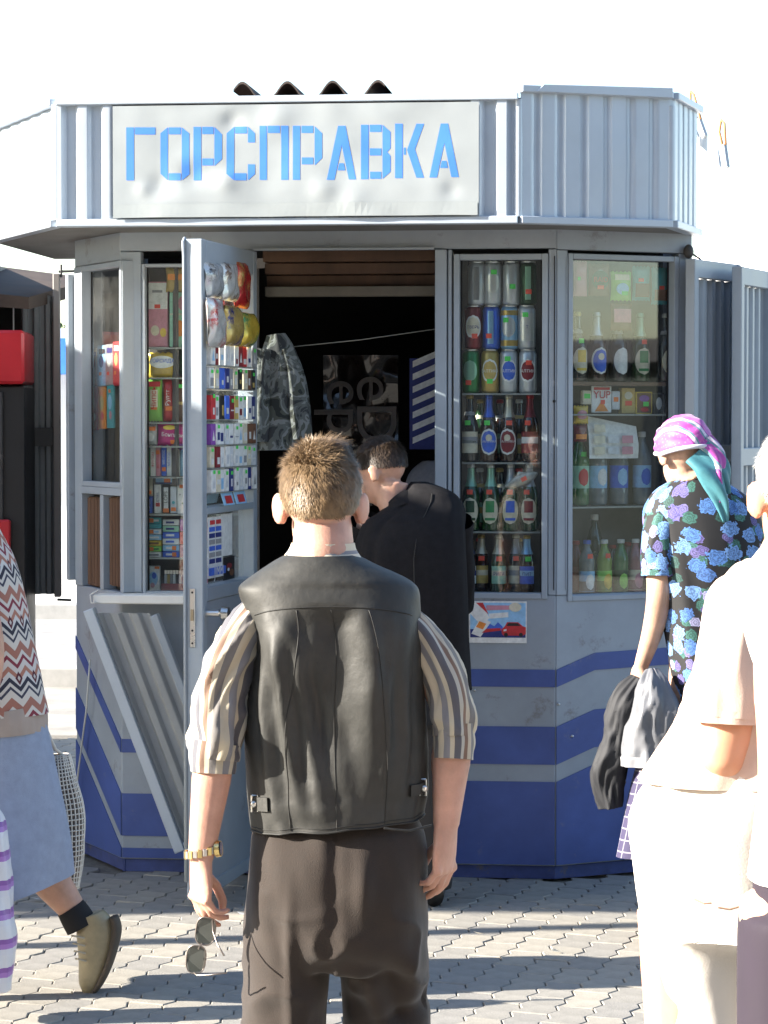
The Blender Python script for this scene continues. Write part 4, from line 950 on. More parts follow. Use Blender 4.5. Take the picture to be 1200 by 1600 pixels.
bb = [(902, 'dark', 'gold', 'grey', 'pale', 'yellow', 'g', 'bottle with yellow green oval label'), (932, 'brown', 'silver', 'silver', 'ring', 'blue', None, 'bottle with blue and red round label'), (965, 'dark', 'silver', 'grey', 'pale', 'grey', None, 'bottle with white oval label'),
      (1000, 'green', 'mint', 'mint', 'pale', 'green', 'r', 'green bottle with mint oval label'), (1040, 'dark', 'white', 'grey', 'pale', 'dred', 'r', 'bottle with white and dark red oval label')]
for k, (px, g_, cp, nk, lb, lc, tg, ds) in enumerate(bb):
    bottle(FR, px, 560, -.1, SH_RC[0] + .0005, BG[g_], cp, nk, lb, 'white' if lc == 'grey' else lc, tg, f'{ds}, {ORD[k]} on wooden shelf {WRc}', None, hgt=.268, r=.037, foil=k in (1, 3))
carton(FR, 911, 610, 924, 632, -.085, .02, 'cream', f'small cream packet with green tag left of the red drink sachet {WRc}', art=[('price_tag', 'r', 'g', 0, .6, .7, .35)])
carton(FR, 925, 603, 955, 645, -.08, .006, 'white', f'white and red drink powder sachet {WRc}', 'sachet', 'sachet', art=[('print', 't', 'orange', .0, .25, .7, .4), ('print', 'r', 'red', 0, .9, .8, .1), ('price_tag', 'r', 'r', .05, .4, .22, .16)], txt=('YUP', .04, 0, .66, 'red'))
carton(FR, 956, 611, 969, 640, -.085, .02, 'silver', f'small silver packet with orange tag {WRc}', art=[('price_tag', 'r', 'o', 0, .55, .6, .25)])
carton(FR, 972, 606, 992, 646, -.085, .03, 'gold', f'gold tin like carton with a red tag {WRc}', art=[('print', 'e', 'cream', 0, .7, .6, .3), ('price_tag', 'r', 'r', 0, .4, .5, .18)])
carton(FR, 994, 612, 1019, 647, -.08, .02, 'yellow', f'yellow edged tea carton with purple fruit {WRc}', art=[('print', 'r', 'brown', 0, .5, .86, .88), ('fruit', 'e', 'purple', 0, .7, .6, .3), ('price_tag', 'r', 'g', .1, .45, .34, .2), ('fruit', 'e', 'red', 0, .2, .5, .2)])
carton(FR, 1021, 614, 1038, 647, -.085, .02, 'black', f'black carton with pale figure by the right frame {WRc}', art=[('print', 'e', 'silver', 0, .5, .5, .6)])
bag(FR, 896, 634, 919, 662, -.075, 'yellow', f'yellow wafer pack below the small cream packet {WRc}', fat=.01, art=[('print', 'e', 'pink', 0, .5, .7, .5)])
bag(FR, 896, 664, 917, 690, -.075, 'dred', f'dark red wafer pack under the yellow one {WRc}', fat=.01, art=[('print', 'r', 'orange', 0, .3, .8, .3)])
# sheet of newspaper propped behind the glass
a0, a1, z0, z1 = pframe(FR, 921, 650, 998, 716, -.07)
NP = thing('newspaper', FR.pt((a0 + a1) / 2, -.07, z0), f'bright creased newspaper sheet propped behind the glass {WRc}', 'newspaper', None, FR.ang)
w_, h_ = a1 - a0, z1 - z0; V = []
for i in range(9):
    for j in range(11):
        x = w_ * (j / 10 - .5); z = h_ * i / 8; V.append((x, .006 * N3(x * 14, z * 14, 4) + .02 * (i / 8) ** 2, z - .04 * (j / 10) * (i / 8)))
b = MB().add(V, [(i * 11 + j, i * 11 + j + 1, i * 11 + j + 12, i * 11 + j + 11) for i in range(8) for j in range(10)]); part(NP, 'sheet', b, pm('white'), smooth=True)
for i in range(7):
    part(NP, 'print_block', MB().add([(w_ * (-.42 + .28 * (i % 3)), -.009, h_ * (.1 + .26 * (i // 3))), (w_ * (-.2 + .28 * (i % 3)), -.009, h_ * (.1 + .26 * (i // 3))), (w_ * (-.2 + .28 * (i % 3)), -.007, h_ * (.28 + .26 * (i // 3))), (w_ * (-.42 + .28 * (i % 3)), -.007, h_ * (.28 + .26 * (i // 3)))], [(0, 1, 2, 3)]), pm(('cream', 'silver', 'pink')[i % 3]))
def pet(F, px, py, off, z, hgt, r, water, cap, labc, tagk, label, lz=(.25, .5), name='plastic_bottle', grp='plastic bottles in the right window', lab2=None):
    a = F.hit(px, py, off)[0]; T = thing(name, F.pt(a, off, z), label, 'bottle', grp, F.ang + rnd.uniform(-.1, .1)); H = hgt
    P = [(0, 0), (r * .7, 0), (r * .95, .02 * H), (r, .06 * H), (r, .22 * H), (r * .95, .25 * H), (r * .95, .52 * H), (r, .56 * H), (r * .97, .64 * H), (r * .72, .76 * H), (r * .4, .86 * H), (.0125, .9 * H), (.0125, .93 * H)]
    part(T, 'bottle_body', MB().lathe(P, 20), mat('pet_' + water, {'clear': (.16, .18, .19), 'green': (.05, .16, .05), 'lime': (.2, .3, .05), 'dark': (.02, .03, .02), 'pink': (.3, .12, .14), 'red': (.2, .03, .03)}[water], .12, var=.2, vscale=20, spec=.6, coat=.4), smooth=40)
    part(T, 'screw_cap', MB().lathe([(.0145, .925 * H), (.015, .93 * H), (.015, .99 * H), (.013, H), (0, H)], 16), pm(cap, 'plastic'), smooth=40)
    part(T, 'wrap_label', MB().lathe([(r * .952 + .001, lz[0] * H), (r * .952 + .001, lz[1] * H)], 20), pm(labc), smooth=True)
    if lab2: part(T, 'label_print', arc(MB(), r * .952 + .0018, (lz[0] + .03) * H, (lz[1] - .05) * H, -.6, .6, 8, True, 8), pm(lab2), smooth=True)
    tagpatch(T, tagk, r * .9, .7 * H, 0)
    return T
big = [(906, 'green', 'green', 'mint', 'g', 'red', 'green litre bottle with mint round label'), (934, 'clear', 'blue', 'lblue', None, 'white', 'water bottle with pale blue wave label'), (967, 'clear', 'blue', 'blue', None, 'lblue', 'water bottle with deeper blue label'), (1003, 'clear', 'white', 'lblue', None, 'blue', 'water bottle with spotted blue label by headscarf')]
for k, (px, wt, cp, lb, tg, l2, ds) in enumerate(big):
    pet(FR, px, 740, -.13, SH_RC[2] + .0005, .285, .037, wt, cp, lb, tg, f'{ds} {WRc}', (.24, .56), lab2=l2)
sm = [(917, 'clear', 'blue', 'lblue', 'r', 'white', 'blue capped bottle with light blue label'), (944, 'lime', 'white', 'lime', 'r', 'yellow', 'white capped bottle with lime yellow label'), (970, 'green', 'white', 'dgreen', None, 'lime', 'white capped green bottle'), (993, 'pink', 'white', 'cream', None, 'pink', 'white capped bottle with pink label'), (1018, 'dark', 'white', 'purple', None, 'red', 'dark bottle behind flowered sleeve')]
for k, (px, wt, cp, lb, tg, l2, ds) in enumerate(sm):
    pet(FR, px, 880, -.10, SH_RC[3] + .0005, .205, .031, wt, cp, lb, tg, f'{ds}, lowest shelf {WRc}', (.04, .42), lab2=l2)
for k, (px, wt, cp, hh) in enumerate([(900, 'red', 'red', .2), (929, 'dark', 'white', .30), (957, 'dark', 'red', .18), (981, 'red', 'red', .19)]):
    pet(FR, px, 850, -.17, SH_RC[3] + .0005, hh, .033, wt, cp, 'dgreen' if k else 'dred', None, f'{cp} capped dim bottle, {ORD[k]} in lowest back row {WRc}')

# --- goods on the open door
def dh(x, y, off): return FD.hit(x, y, off)
a_l, a_r = .062, DWID - .056
rows = [(540, 572), (576, 608), (612, 655), (662, 694), (697, 729), (732, 767)]
palette = [['white', 'dred', 'white', 'silver', 'white', 'white', 'dred', 'red', 'white', 'grey'], ['white', 'cream', 'blue', 'navy', 'grey', 'cream', 'black', 'cream', 'brown', 'black'], ['red', 'white', 'black', 'blue', 'dred', 'gold', 'white', 'white', 'white', 'navy'],
           ['purple', 'white', 'white', 'silver', 'white', 'white', 'white', 'cream', 'brown', 'brown'], ['cream', 'dred', 'white', 'white', 'silver', 'white', 'white', 'white', 'cream', 'silver'], ['white', 'cream', 'white', 'white', 'navy', 'white', 'silver', 'white', 'navy', 'white']]
for ri, (y0, y1) in enumerate(rows):
    zt_, zb_ = dh(360, y0, .005)[1], dh(360, y1, .005)[1]
    MB().fbox(FD, a_l, a_r, zb_ - .004, zb_ - .001, -.04, .016).build('pack_ledge', m_shelf, DO)
    for k in range(10):
        wv = (a_r - a_l) / 10; ac = a_l + wv * (k + .5); c = palette[ri][k]
        hh = min(.086, zt_ - zb_)
        T = thing('cigarette_pack', FD.pt(ac + rnd.uniform(-.002, .002), rnd.uniform(-.004, .003), zb_), f'{c} cigarette pack, {ORD[k]} from street side, {ORD[ri]} row on open door', 'cigarette pack', 'cigarette packs on the open door', FD.ang)
        ww = min(.055, wv - .004)
        part(T, 'pack_body', MB().box(-ww / 2, ww / 2, -.012, .011, 0, hh), pm(c), bevel=.0015)
        c2 = {'white': rnd.choice(['dred', 'lblue', 'grey', 'navy', 'silver', 'grey']), 'red': 'white', 'dred': 'white', 'navy': 'white', 'blue': 'white', 'black': 'gold'}.get(c, 'white')
        y_ = -.0126; tj = rnd.uniform(-.012, .004)
        u0, u1, w1 = rnd.uniform(.1, .35), rnd.uniform(.36, .62), rnd.uniform(.18, .42)
        part(T, 'print', MB().add([(-ww * w1, y_, hh * u0), (ww * w1, y_, hh * u0), (ww * w1, y_, hh * u1), (-ww * w1, y_, hh * u1)], [(0, 1, 2, 3)]) if ri in (1, 2, 4) or k % 3 else MB().add([(-ww * .3, y_, hh * .2), (ww * .3, y_, hh * .2), (0, y_, hh * .7)], [(0, 1, 2)]), pm(c2))
        if rnd.random() < (.62 if ri else .3):
            part(T, 'price_tag', MB().add([(-.014, y_ - .001, hh * .84 + tj), (.014, y_ - .001, hh * .84 + tj), (.014, y_ - .001, hh * 1.0 + tj), (-.014, y_ - .001, hh * 1.0 + tj)], [(0, 1, 2, 3)]), M_tagG)
dbags = [(.09, 545, .17, 470, 'white', 'red', 'white crisp bag with red emblem at the street edge', .03), (.30, 540, .2, 478, 'gold', 'navy', 'gold crisp bag bulging below the red bag', .035), (.50, 540, .2, 485, 'yellow', 'green', 'yellow green crisp bag nearest the hinge', .04),
         (.13, 470, .2, 415, 'silver', 'black', 'silver black crisp bag', .03), (.34, 470, .2, 410, 'white', 'brown', 'white brown crisp bag', .03), (.53, 478, .18, 405, 'red', 'gold', 'red ribbon like bag at the upper hinge corner', .02)]
for k, (ac, yb, wv, yt, c, c2, ds, fat) in enumerate(dbags):
    z0, z1 = dh(360, yb, .02)[1], dh(360, yt, .02)[1]; h_ = z1 - z0; ac = a_l + ac * (a_r - a_l) / .62 * 1.0 if False else ac
    T = thing('crisp_bag', FD.pt(ac, .02 if k < 3 else .0, z0), f'{ds}, hung on the open door', 'crisp bag', 'crisp bags on the open door', FD.ang)
    def pillow(x, z, w=wv, h_=h_, fat=fat):
        u, v = abs(2 * x / w), abs(2 * z / h_ - 1); return fat * (max(0, 1 - u ** 2.4) ** .5) * (max(0, 1 - v ** 3) ** .6)
    V = []; nx, nz = 14, 18
    for sgn in (-1, 1):
        for i in range(nz + 1):
            for j in range(nx + 1):
                x = wv * (j / nx - .5); z = h_ * i / nz
                V.append((x + .02 * (z / h_ - .5) * (k % 3 - 1), (sgn * (pillow(x, z) + .001) + .012 * N3(x * 18, z * 18, k * 7.7)) if sgn < 0 else min(.012, pillow(x, z) + .001), z))
    q = nx + 1; Q = (nz + 1) * q
    Fc = [(i * q + j, i * q + j + 1, (i + 1) * q + j + 1, (i + 1) * q + j) for i in range(nz) for j in range(nx)] + [(Q + i * q + j, Q + (i + 1) * q + j, Q + (i + 1) * q + j + 1, Q + i * q + j + 1) for i in range(nz) for j in range(nx)]
    part(T, 'bag_film', MB().add(V, Fc), mat('foil_' + c + c2, C[c], .22, metal=.35, var=.25, vscale=25, bump=.6, bscale=35, dirt=(C[c2], 13, .50)), smooth=True)
# strip of phone cards, leaflets and pictures in the lower door pane
zlo, zhi = zg0 + .004, zmid - .03
CS = thing('card_strip', FD.pt(.25, -.03, zlo + .02), 'long white strip of blue phone card pictures in the lower door pane', 'card display', None, FD.ang)
hS = zhi - zlo - .03
part(CS, 'backing_strip', MB().box(-.095, .10, -.004, 0, 0, hS), pm('white'))
for r_ in range(6):
    for c_ in range(2):
        z = hS * (.24 + .105 * r_); x = -.045 + .085 * c_
        part(CS, 'card', MB().box(x - .034, x + .034, -.007, -.0045, z, z + hS * .075), pm(('navy', 'grey', 'blue', 'grey', 'navy', 'blue')[r_]))
for c_ in range(2): part(CS, 'card', MB().box(-.04 + .08 * c_ - .028, -.04 + .08 * c_ + .028, -.007, -.0045, hS * .88, hS * .95), pm('red'))
part(CS, 'blue_panel', MB().box(-.085, .115, -.012, -.0045, .01, hS * .17), pm('blue')); flat_text(CS, 'JIMM', .06, .02, hS * .09, -.0128, 'white')
for nm, ac, wv, f0, f1, c, art, ds in (('leaflet', .125, .09, .0, .40, 'white', [('print', 'e', 'red', 0, .7, .5, .2), ('print', 'e', 'blue', 0, .9, .6, .15), ('print', 'r', 'pink', 0, .2, .9, .3)], 'white leaflet with red and blue print in the door pane'),
                                       ('leaflet', .12, .10, .45, 1.0, 'silver', [('print', 'r', 'pink', 0, .6, .8, .4)], 'faded pinkish leaflet in the upper corner of the door pane'),
                                       ('notice', .43, .15, .36, .98, 'white', [], 'blank white notice in the door pane'),
                                       ('picture', .46, .15, .0, .34, 'black', [('print', 'e', 'dred', 0, .6, .5, .25), ('print', 'e', 'brown', .2, .3, .4, .3), ('print', 'e', 'silver', -.1, .45, .2, .15)], 'dark picture of a dog like shape under the white notice')):
    T = thing(nm, FD.pt(ac, -.034, zlo + (zhi - zlo) * f0), ds.replace(' of a dog like shape', ' with red and brown blots'), 'paper', None, FD.ang); hh = (zhi - zlo) * (f1 - f0)
    part(T, 'sheet', MB().box(-wv / 2, wv / 2, -.002, 0, 0, hh), pm(c)); artwork(T, wv, hh, art, -.0028)
for k in range(2):
    T = thing('postcard', FD.pt(.29 + .17 * k, .012, zmid + .002), f'{["left", "right"][k]} small blue and red picture card standing on the door rail', 'card', None, FD.ang)
    part(T, 'sheet', MB().hexa([(-.07, -.006, 0), (.07, -.006, 0), (.07, -.004, 0), (-.07, -.004, 0), (-.08, .014, .075), (.08, .014, .075), (.08, .016, .075), (-.08, .016, .075)]), pm('lblue'))
    part(T, 'print', MB().add([(-.04, -.0055, .006), (.05, -.0055, .006), (.05, .003, .034), (-.04, .003, .034)], [(0, 1, 2, 3)]), pm('red'))
# --- car advert under the right window
a0, a1, z0, z1 = pframe(FW, 733, 939, 823, 1005, .004); w_, h_ = a1 - a0, z1 - z0
AD = thing('advert_poster', FW.pt((a0 + a1) / 2, .003, z0), 'small advert poster with a red car stuck below the beer window', 'poster', None, FW.ang)
part(AD, 'sheet', MB().box(-w_ / 2, w_ / 2, -.002, 0, 0, h_), pm('white'))
y = -.0026
def apoly(nm, pts, c, dy): part(AD, nm, MB().add([(w_ * (x - .5), y - dy, h_ * z) for x, z in pts], [tuple(range(len(pts)))]), pm(c))
apoly('picture', [(.02, .13), (.98, .13), (.98, .96), (.02, .96)], 'lblue', 0)
apoly('picture', [(.02, .13), (.98, .13), (.98, .33), (.02, .33)], 'navy', .0004)
apoly('ray', [(.02, .96), (.2, .96), (.36, .6), (.22, .4), (.02, .7)], 'white', .0005)
apoly('ray', [(.12, .96), (.24, .96), (.34, .68)], 'red', .0008)
apoly('pack', [(.04, .22), (.2, .14), (.38, .5), (.2, .62)], 'white', .0010)
apoly('pack_print', [(.12, .38), (.24, .32), (.3, .46), (.18, .52)], 'orange', .0013)
apoly('headline', [(.3, .78), (.7, .8), (.72, .9), (.3, .9)], 'pink', .0008); apoly('headline', [(.36, .58), (.68, .62), (.68, .74), (.34, .7)], 'white', .0008)
apoly('skyline', [(.3, .36), (.36, .46), (.44, .4), (.5, .5), (.58, .4), (.6, .3), (.3, .3)], 'blue', .0009)
apoly('badge', [(.8 + .11 * math.cos(t * .52), .86 + .11 * math.sin(t * .52)) for t in range(12)], 'cream', .0011)
apoly('car_body', [(.57, .22), (.56, .33), (.62, .40), (.66, .50), (.85, .50), (.93, .41), (.985, .38), (.985, .22), (.93, .18), (.6, .18)], 'red', .0012)
apoly('car_glass', [(.65, .41), (.68, .48), (.84, .48), (.9, .41)], 'black', .0015)
for cx in (.64, .9): apoly('car_wheel', [(cx + .035 * math.cos(t * .63), .2 + .05 * math.sin(t * .63)) for t in range(10)], 'black', .0016)
apoly('car_lamp', [(.6, .32), (.65, .34), (.65, .29), (.6, .28)], 'white', .0016); apoly('slogan', [(.22, .24), (.55, .3), (.55, .36), (.3, .34)], 'red', .0014)

# --- things hanging inside the doorway
S0, S1 = FW.pt(FW.hit(446, 543, -.2)[0], -.2, FW.hit(446, 543, -.2)[1]), FW.pt(FW.hit(682, 514, -.2)[0], -.2, FW.hit(682, 514, -.2)[1])
ST = MB().tube([FW.pt(sDL + .02, -.2, S0.z + .03), S0, (S0 + S1) / 2 - Vector((0, 0, .006)), S1], .0022, 6).build('hanging_string', mat('string', (.35, .34, .3), .8), None, smooth=True, origin=S0)
tag(ST, 'thin pale string stretched across the dark doorway', 'string')
# camouflage jacket
def camo():
    m = bpy.data.materials.new('camouflage'); m.use_nodes = True; N = m.node_tree.nodes; L = m.node_tree.links; p = N['Principled BSDF']; p.inputs['Roughness'].default_value = .85
    tc = N.new('ShaderNodeTexCoord'); nz = N.new('ShaderNodeTexNoise'); nz.inputs['Scale'].default_value = 11; nz.inputs['Detail'].default_value = 3; nz.inputs['Distortion'].default_value = 1.2
    L.new(tc.outputs['Object'], nz.inputs[0])
    r = ramp(N, [(0, (.05, .055, .06)), (.42, (.13, .145, .14)), (.5, (.24, .26, .26)), (.57, (.09, .10, .085)), (.64, (.03, .035, .035))]); L.new(nz.outputs['Fac'], r.inputs[0]); L.new(r.outputs[0], p.inputs['Base Color']); return m
JK = thing('camouflage_jacket', S0 - Vector((0, 0, .42)), 'camouflage jacket hung in the dark doorway above the men', 'jacket')
Mc = camo()
def kpt(px, py, off): a, z = FW.hit(px, py, off); return FW.pt(a, off, z)
fo = lambda s: (lambda u, v, th, t: .012 * N3(math.cos(th) * 2.2 + s, math.sin(th) * 2.2, v * 2.0) + .006 * N3(math.cos(th) * 6, math.sin(th) * 6 + s, v * 4))
MB().loft([kpt(432, 522, -.14), kpt(436, 560, -.14), kpt(436, 620, -.14), kpt(437, 665, -.14), kpt(438, 703, -.14)], [(.03, .03), (.05, .07), (.05, .085), (.05, .095), (.055, .10)], FW.n, 40, 40, fo(1.3)).build('jacket_body', Mc, JK, smooth=True)
MB().loft([kpt(447, 545, -.12), kpt(460, 590, -.12), kpt(468, 640, -.12), kpt(474, 685, -.12)], [(.03, .03), (.035, .04), (.038, .045), (.035, .042)], FW.n, 28, 30, fo(5.1)).build('sleeve', Mc, JK, smooth=True)
MB().loft([kpt(412, 545, -.1), kpt(408, 590, -.1), kpt(406, 650, -.1), kpt(405, 690, -.1)], [(.03, .03), (.03, .035), (.032, .038), (.03, .036)], FW.n, 28, 30, fo(8.1)).build('sleeve', Mc, JK, smooth=True)
# big dark printed bag on the back wall
a0, a1, z0, z1 = pframe(FW, 505, 555, 622, 790, -.8)
BGp = thing('printed_bag', FW.pt((a0 + a1) / 2, -.8, z0), 'dark glossy plastic bag with big pale sideways letters inside the kiosk', 'bag', None, FW.ang)
w_, h_ = a1 - a0, z1 - z0; V = []
for i in range(21):
    for j in range(15): x = w_ * (j / 14 - .5); z = h_ * i / 20; V.append((x, .03 * N3(x * 7, z * 7, 2) + .008 * N3(x * 25, z * 25, 5), z))
part(BGp, 'bag_film', MB().add(V, [(i * 15 + j, i * 15 + j + 1, i * 15 + j + 16, i * 15 + j + 15) for i in range(20) for j in range(14)]), mat('dark_film', (.02, .015, .015), .15, var=.3, coat=.6), smooth=True)
for k, (tx, x, z) in enumerate((('epr', -.2, .58), ('eDr', .2, .56))):
    b = text_mb(tx, .235, .001); b.v = [Vector((x * w_ + v.y, -.045, z * h_ - v.x)) for v in b.v]; part(BGp, 'lettering', b, mat('pale_print', (.34, .31, .29), .5))
# blue and white striped poster at the right jamb
a0, a1, z0, z1 = pframe(FW, 640, 560, 690, 702, -.5)
PO = thing('striped_poster', FW.pt((a0 + a1) / 2, -.5, z0), 'navy poster with slanting white stripes behind the right door jamb', 'poster', None, FW.ang)
w_, h_ = a1 - a0, z1 - z0; part(PO, 'sheet', MB().box(-w_ / 2, w_ / 2, -.003, 0, 0, h_), pm('navy'))
for k in range(7):
    z = h_ * (.06 + .14 * k); part(PO, 'stripe', MB().add([(-w_ * .4, -.004, z), (w_ * .5, -.004, z + .05), (w_ * .5, -.004, z + .075), (-w_ * .4, -.004, z + .025)], [(0, 1, 2, 3)]), pm('white'))
# ---------------------------------------------------------------- neighbouring stall at the left edge (unseen flat roof and walls added further left to throw the shade)
NS = thing('market_stall', (-5.5, 10.5, 0), 'dark neighbouring stall with corrugated shutter at the left edge of the picture', 'stall')
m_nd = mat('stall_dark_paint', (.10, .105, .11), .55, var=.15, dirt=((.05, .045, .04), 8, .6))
XE, HB = -4.25, 3.30                                       # east edge and height of the unseen roof added to shade the kiosk
MB().box(-11, XE, 7.92, 13, HB - .10, HB).build('added_canopy', m_nd, NS, bevel=.01)
for x_, y_ in ((-10.8, 8.1), (XE - .1, 8.1), (-7.5, 8.1), (-10.8, 12.8), (XE - .1, 12.8)): MB().tube([(x_, y_, 0), (x_, y_, HB - .101)], .05, 10).build('added_canopy_post', m_nd, NS)
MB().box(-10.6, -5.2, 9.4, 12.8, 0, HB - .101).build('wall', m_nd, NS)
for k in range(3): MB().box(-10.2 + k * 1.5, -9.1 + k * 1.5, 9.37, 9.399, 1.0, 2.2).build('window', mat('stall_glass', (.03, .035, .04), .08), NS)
MB().box(-4.3, -1.78, 10.75, 13.2, 0, 2.45).build('added_cabin', m_nd, NS)  # unseen block added to keep light off the left chamfer
pn = lambda px, py, Y: at(px, py, Y)
q0, q1 = pn(-60, 460, 11.3), pn(84, 460, 11.3)
FN = Face((q0.x, 11.3), R(4)); 
aN = lambda px, py: FN.hit(px, py)
z_lo, z_hi = aN(60, 928)[1], aN(60, 462)[1]
corrugated(FN, aN(34, 700)[0], aN(84, 700)[0], z_lo, z_hi, 0, .05, .02, 'shutter_sheet', mat('stall_shutter', (.26, .285, .30), .45, var=.12), NS)
MB().fbox(FN, aN(30, 700)[0], aN(84, 700)[0], aN(60, 690)[1] - .02, aN(60, 668)[1], .022, .03).build('cross_bar', m_nd, NS)
MB().fbox(FN, aN(84.5, 700)[0], aN(95, 700)[0], aN(60, 932)[1], aN(90, 428)[1], -.02, .045).build('post', mat('stall_post_paint', (.34, .32, .31), .6, var=.08), NS, bevel=.003)
MB().tube([FN.pt(aN(92, 425)[0], .03, aN(92, 425)[1]), FN.pt(aN(120, 424)[0], .03, aN(120, 424)[1])], .006, 6).tube([FN.pt(aN(96, 416)[0], .03, aN(96, 414)[1]), FN.pt(aN(96, 430)[0], .03, aN(96, 434)[1])], .006, 6).build('bolt_rod', m_nd, NS)
MB().tube([FN.pt(aN(90, 934)[0], .03, aN(90, 936)[1]), FN.pt(aN(112, 937)[0], .03, aN(112, 937)[1])], .006, 6).build('bolt_rod', m_nd, NS)
# sloping tin roof edge and dark inside
rA, rB_ = pn(-80, 452, 11.0), pn(50, 466, 11.0)
MB().hexa([(rA.x, 10.9, rA.z - .06), (rB_.x, 10.9, rB_.z - .05), (rB_.x + .1, 12.5, rB_.z + .1), (rA.x, 12.5, rA.z + .1), (rA.x, 10.9, rA.z), (rB_.x, 10.9, rB_.z), (rB_.x + .1, 12.5, rB_.z + .16), (rA.x, 12.5, rA.z + .18)]).build('roof_edge', mat('rusty_roof', (.07, .05, .04), .8, var=.3), NS)
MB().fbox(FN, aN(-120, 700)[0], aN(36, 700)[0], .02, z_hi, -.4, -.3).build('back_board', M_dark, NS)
MB().fbox(FN, aN(22, 700)[0], aN(24, 700)[0], aN(30, 520)[1], aN(30, 460)[1], .03, .036).build('pull_cord', M_white, NS)
# red drinks cooler
cq = pn(-10, 1345, 10.7)
RC = thing('drinks_cooler', (cq.x, 10.9, 0), 'red topped drinks cooler with dark glass door at the left edge', 'cooler')
FC = Face((cq.x, 10.75), R(3)); ac = lambda px, py: FC.hit(px, py)
m_red = mat('cooler_red', (.5, .02, .03), .35, var=.1, coat=.3)
xr = ac(39, 700)[0]; xl = xr - .62
MB().fbox(FC, xl, xr, ac(20, 600)[1], ac(20, 516)[1], -.5, .02).build('header', m_red, RC, bevel=.012)
MB().fbox(FC, xl, xr, .05, ac(20, 603)[1], -.5, -.02).build('cabinet', mat('cooler_black', (.02, .02, .022), .4), RC, bevel=.006)
MB().fbox(FC, xl + .03, xr - .09, .35, ac(20, 612)[1], -.018, -.004).build('door_frame', mat('cooler_frame', (.05, .05, .052), .3), RC, bevel=.004)
MB().fbox(FC, xl + .07, xr - .13, .40, ac(20, 625)[1], -.003, .0).build('door_glass', mat('cooler_glass', (.04, .045, .045), .05), RC)
MB().fbox(FC, xl, xr - .06, ac(8, 880)[1] - .5, ac(8, 812)[1], -.0195, .022).build('red_panel', m_red, RC, bevel=.006)
# ---------------------------------------------------------------- white sunlit tarpaulin beyond the kiosk, right
TP = thing('tarpaulin', (2.1, 14.2, 0), 'bright white tarpaulin hung on clamps behind the right side of the kiosk', 'tarpaulin')
pa, pb = at(1083, 300, 15.2), at(1420, 300, 13.2)
FT = Face((pa.x, pa.y), math.atan2(pb.y - pa.y, pb.x - pa.x)); wT = (Vector((pb.x, pb.y)) - Vector((pa.x, pa.y))).length
zA, zB2 = FT.hit(1092, 205)[1], FT.hit(1140, 262)[1]
V = []; nx, nz = 60, 30
for lay in (0, 1):
    for i in range(nz + 1):
        for j in range(nx + 1):
            u = j / nx; a = u * wT
            zt = zA + (zB2 - zA) * min(1, a / .35) - .02 * math.sin(min(1, a / .35) * math.pi) - (max(0, a - .35)) * .05
            z = .02 + (zt - .02) * i / nz
            V.append(FT.pt(a, .03 * math.sin(a * 17 + 1.3 * math.sin(z * 2)) * (.3 + .7 * i / nz) + .02 * N3(a * 4, z * 3, 1) - lay * .002, z))
q = nx + 1; Q = (nz + 1) * q
Fc = [(i * q + j, i * q + j + 1, (i + 1) * q + j + 1, (i + 1) * q + j) for i in range(nz) for j in range(nx)] + [(Q + i * q + j, Q + (i + 1) * q + j, Q + (i + 1) * q + j + 1, Q + i * q + j + 1) for i in range(nz) for j in range(nx)]
MB().add(V, Fc).build('cloth', mat('tarpaulin_white', (.82, .82, .82), .6, var=.03), TP, smooth=True)
for q_ in ((0, zA - .02), (wT, zA - .2)): MB().tube([FT.pt(q_[0], -.06, 0), FT.pt(q_[0], -.06, q_[1])], .03, 10).build('pole', M_white, TP)
m_rope = mat('orange_rope', (.55, .25, .10), .8, var=.2, bump=.3)
for k, (x0, y0, x1, y1, x2, y2) in enumerate(((1079, 142, 1092, 186, 1102, 214), (1127, 187, 1131, 226, 1136, 262))):
    P = lambda x, y, o=.04: FT.pt(FT.hit(x, y, o)[0], o, FT.hit(x, y, o)[1])
    T = thing('clamp', P(x2, y2), ['left hand steel clamp with a rope loop at the kiosk corner', 'right hand steel clamp with a rope loop on the white tarpaulin'][k], 'clamp', 'clamps holding the white tarpaulin')
    MB().bar(P(x1, y1), P(x2, y2), .022, .03).bar(P(x1 - 5, y1 + 2), P(x2 - 4, y2 - 2), .02, .025).build('jaw', M_grey2, T, bevel=.002)
    MB().bar(P(x1 - 7, y1 + 8), P(x2 - 9, y2), .035, .012).build('plate', M_fascia, T, bevel=.002)
    MB().tube([P(x1 - 2, y1), P(x0 - 3 + (3 if k == 0 else 0), (y0 + y1) / 2), P(x0, y0), P(x0 + 5, y0 + 6), P(x1 + 3, y1)], .007, 8).build('rope_loop', m_rope, T, smooth=True)

# ---------------------------------------------------------------- unseen hall added behind the photographer to hold back sky light (also mirrors in the windows)
MH = thing('added_hall', (1, -8, 0), 'long unseen hall added behind the photographer to cut sky light, mirrored dimly in the kiosk windows', 'building')
m_hall = mat('hall_plaster', (.17, .15, .13), .85, var=.15, vscale=1.5)
MB().box(-16, 20, -14, -8, 0, 9.5).build('wall', m_hall, MH)
MB().box(-16.4, 20.4, -14.4, -7.5, 9.501, 9.9).build('roof', mat('hall_roof', (.06, .06, .065), .8), MH)
for fl_ in range(3):
    for k in range(11): MB().box(-15 + k * 3.1, -13.2 + k * 3.1, -7.99, -7.9, .9 + fl_ * 3, 2.7 + fl_ * 3).build('window', mat('hall_glass', (.02, .025, .03), .1), MH)
SR = thing('added_stall_row', (18, -2, 0), 'low unseen row of stalls added to darken the reflection in the angled right window', 'stalls')  # unseen dark row, added so the angled pane mirrors dark below the sky
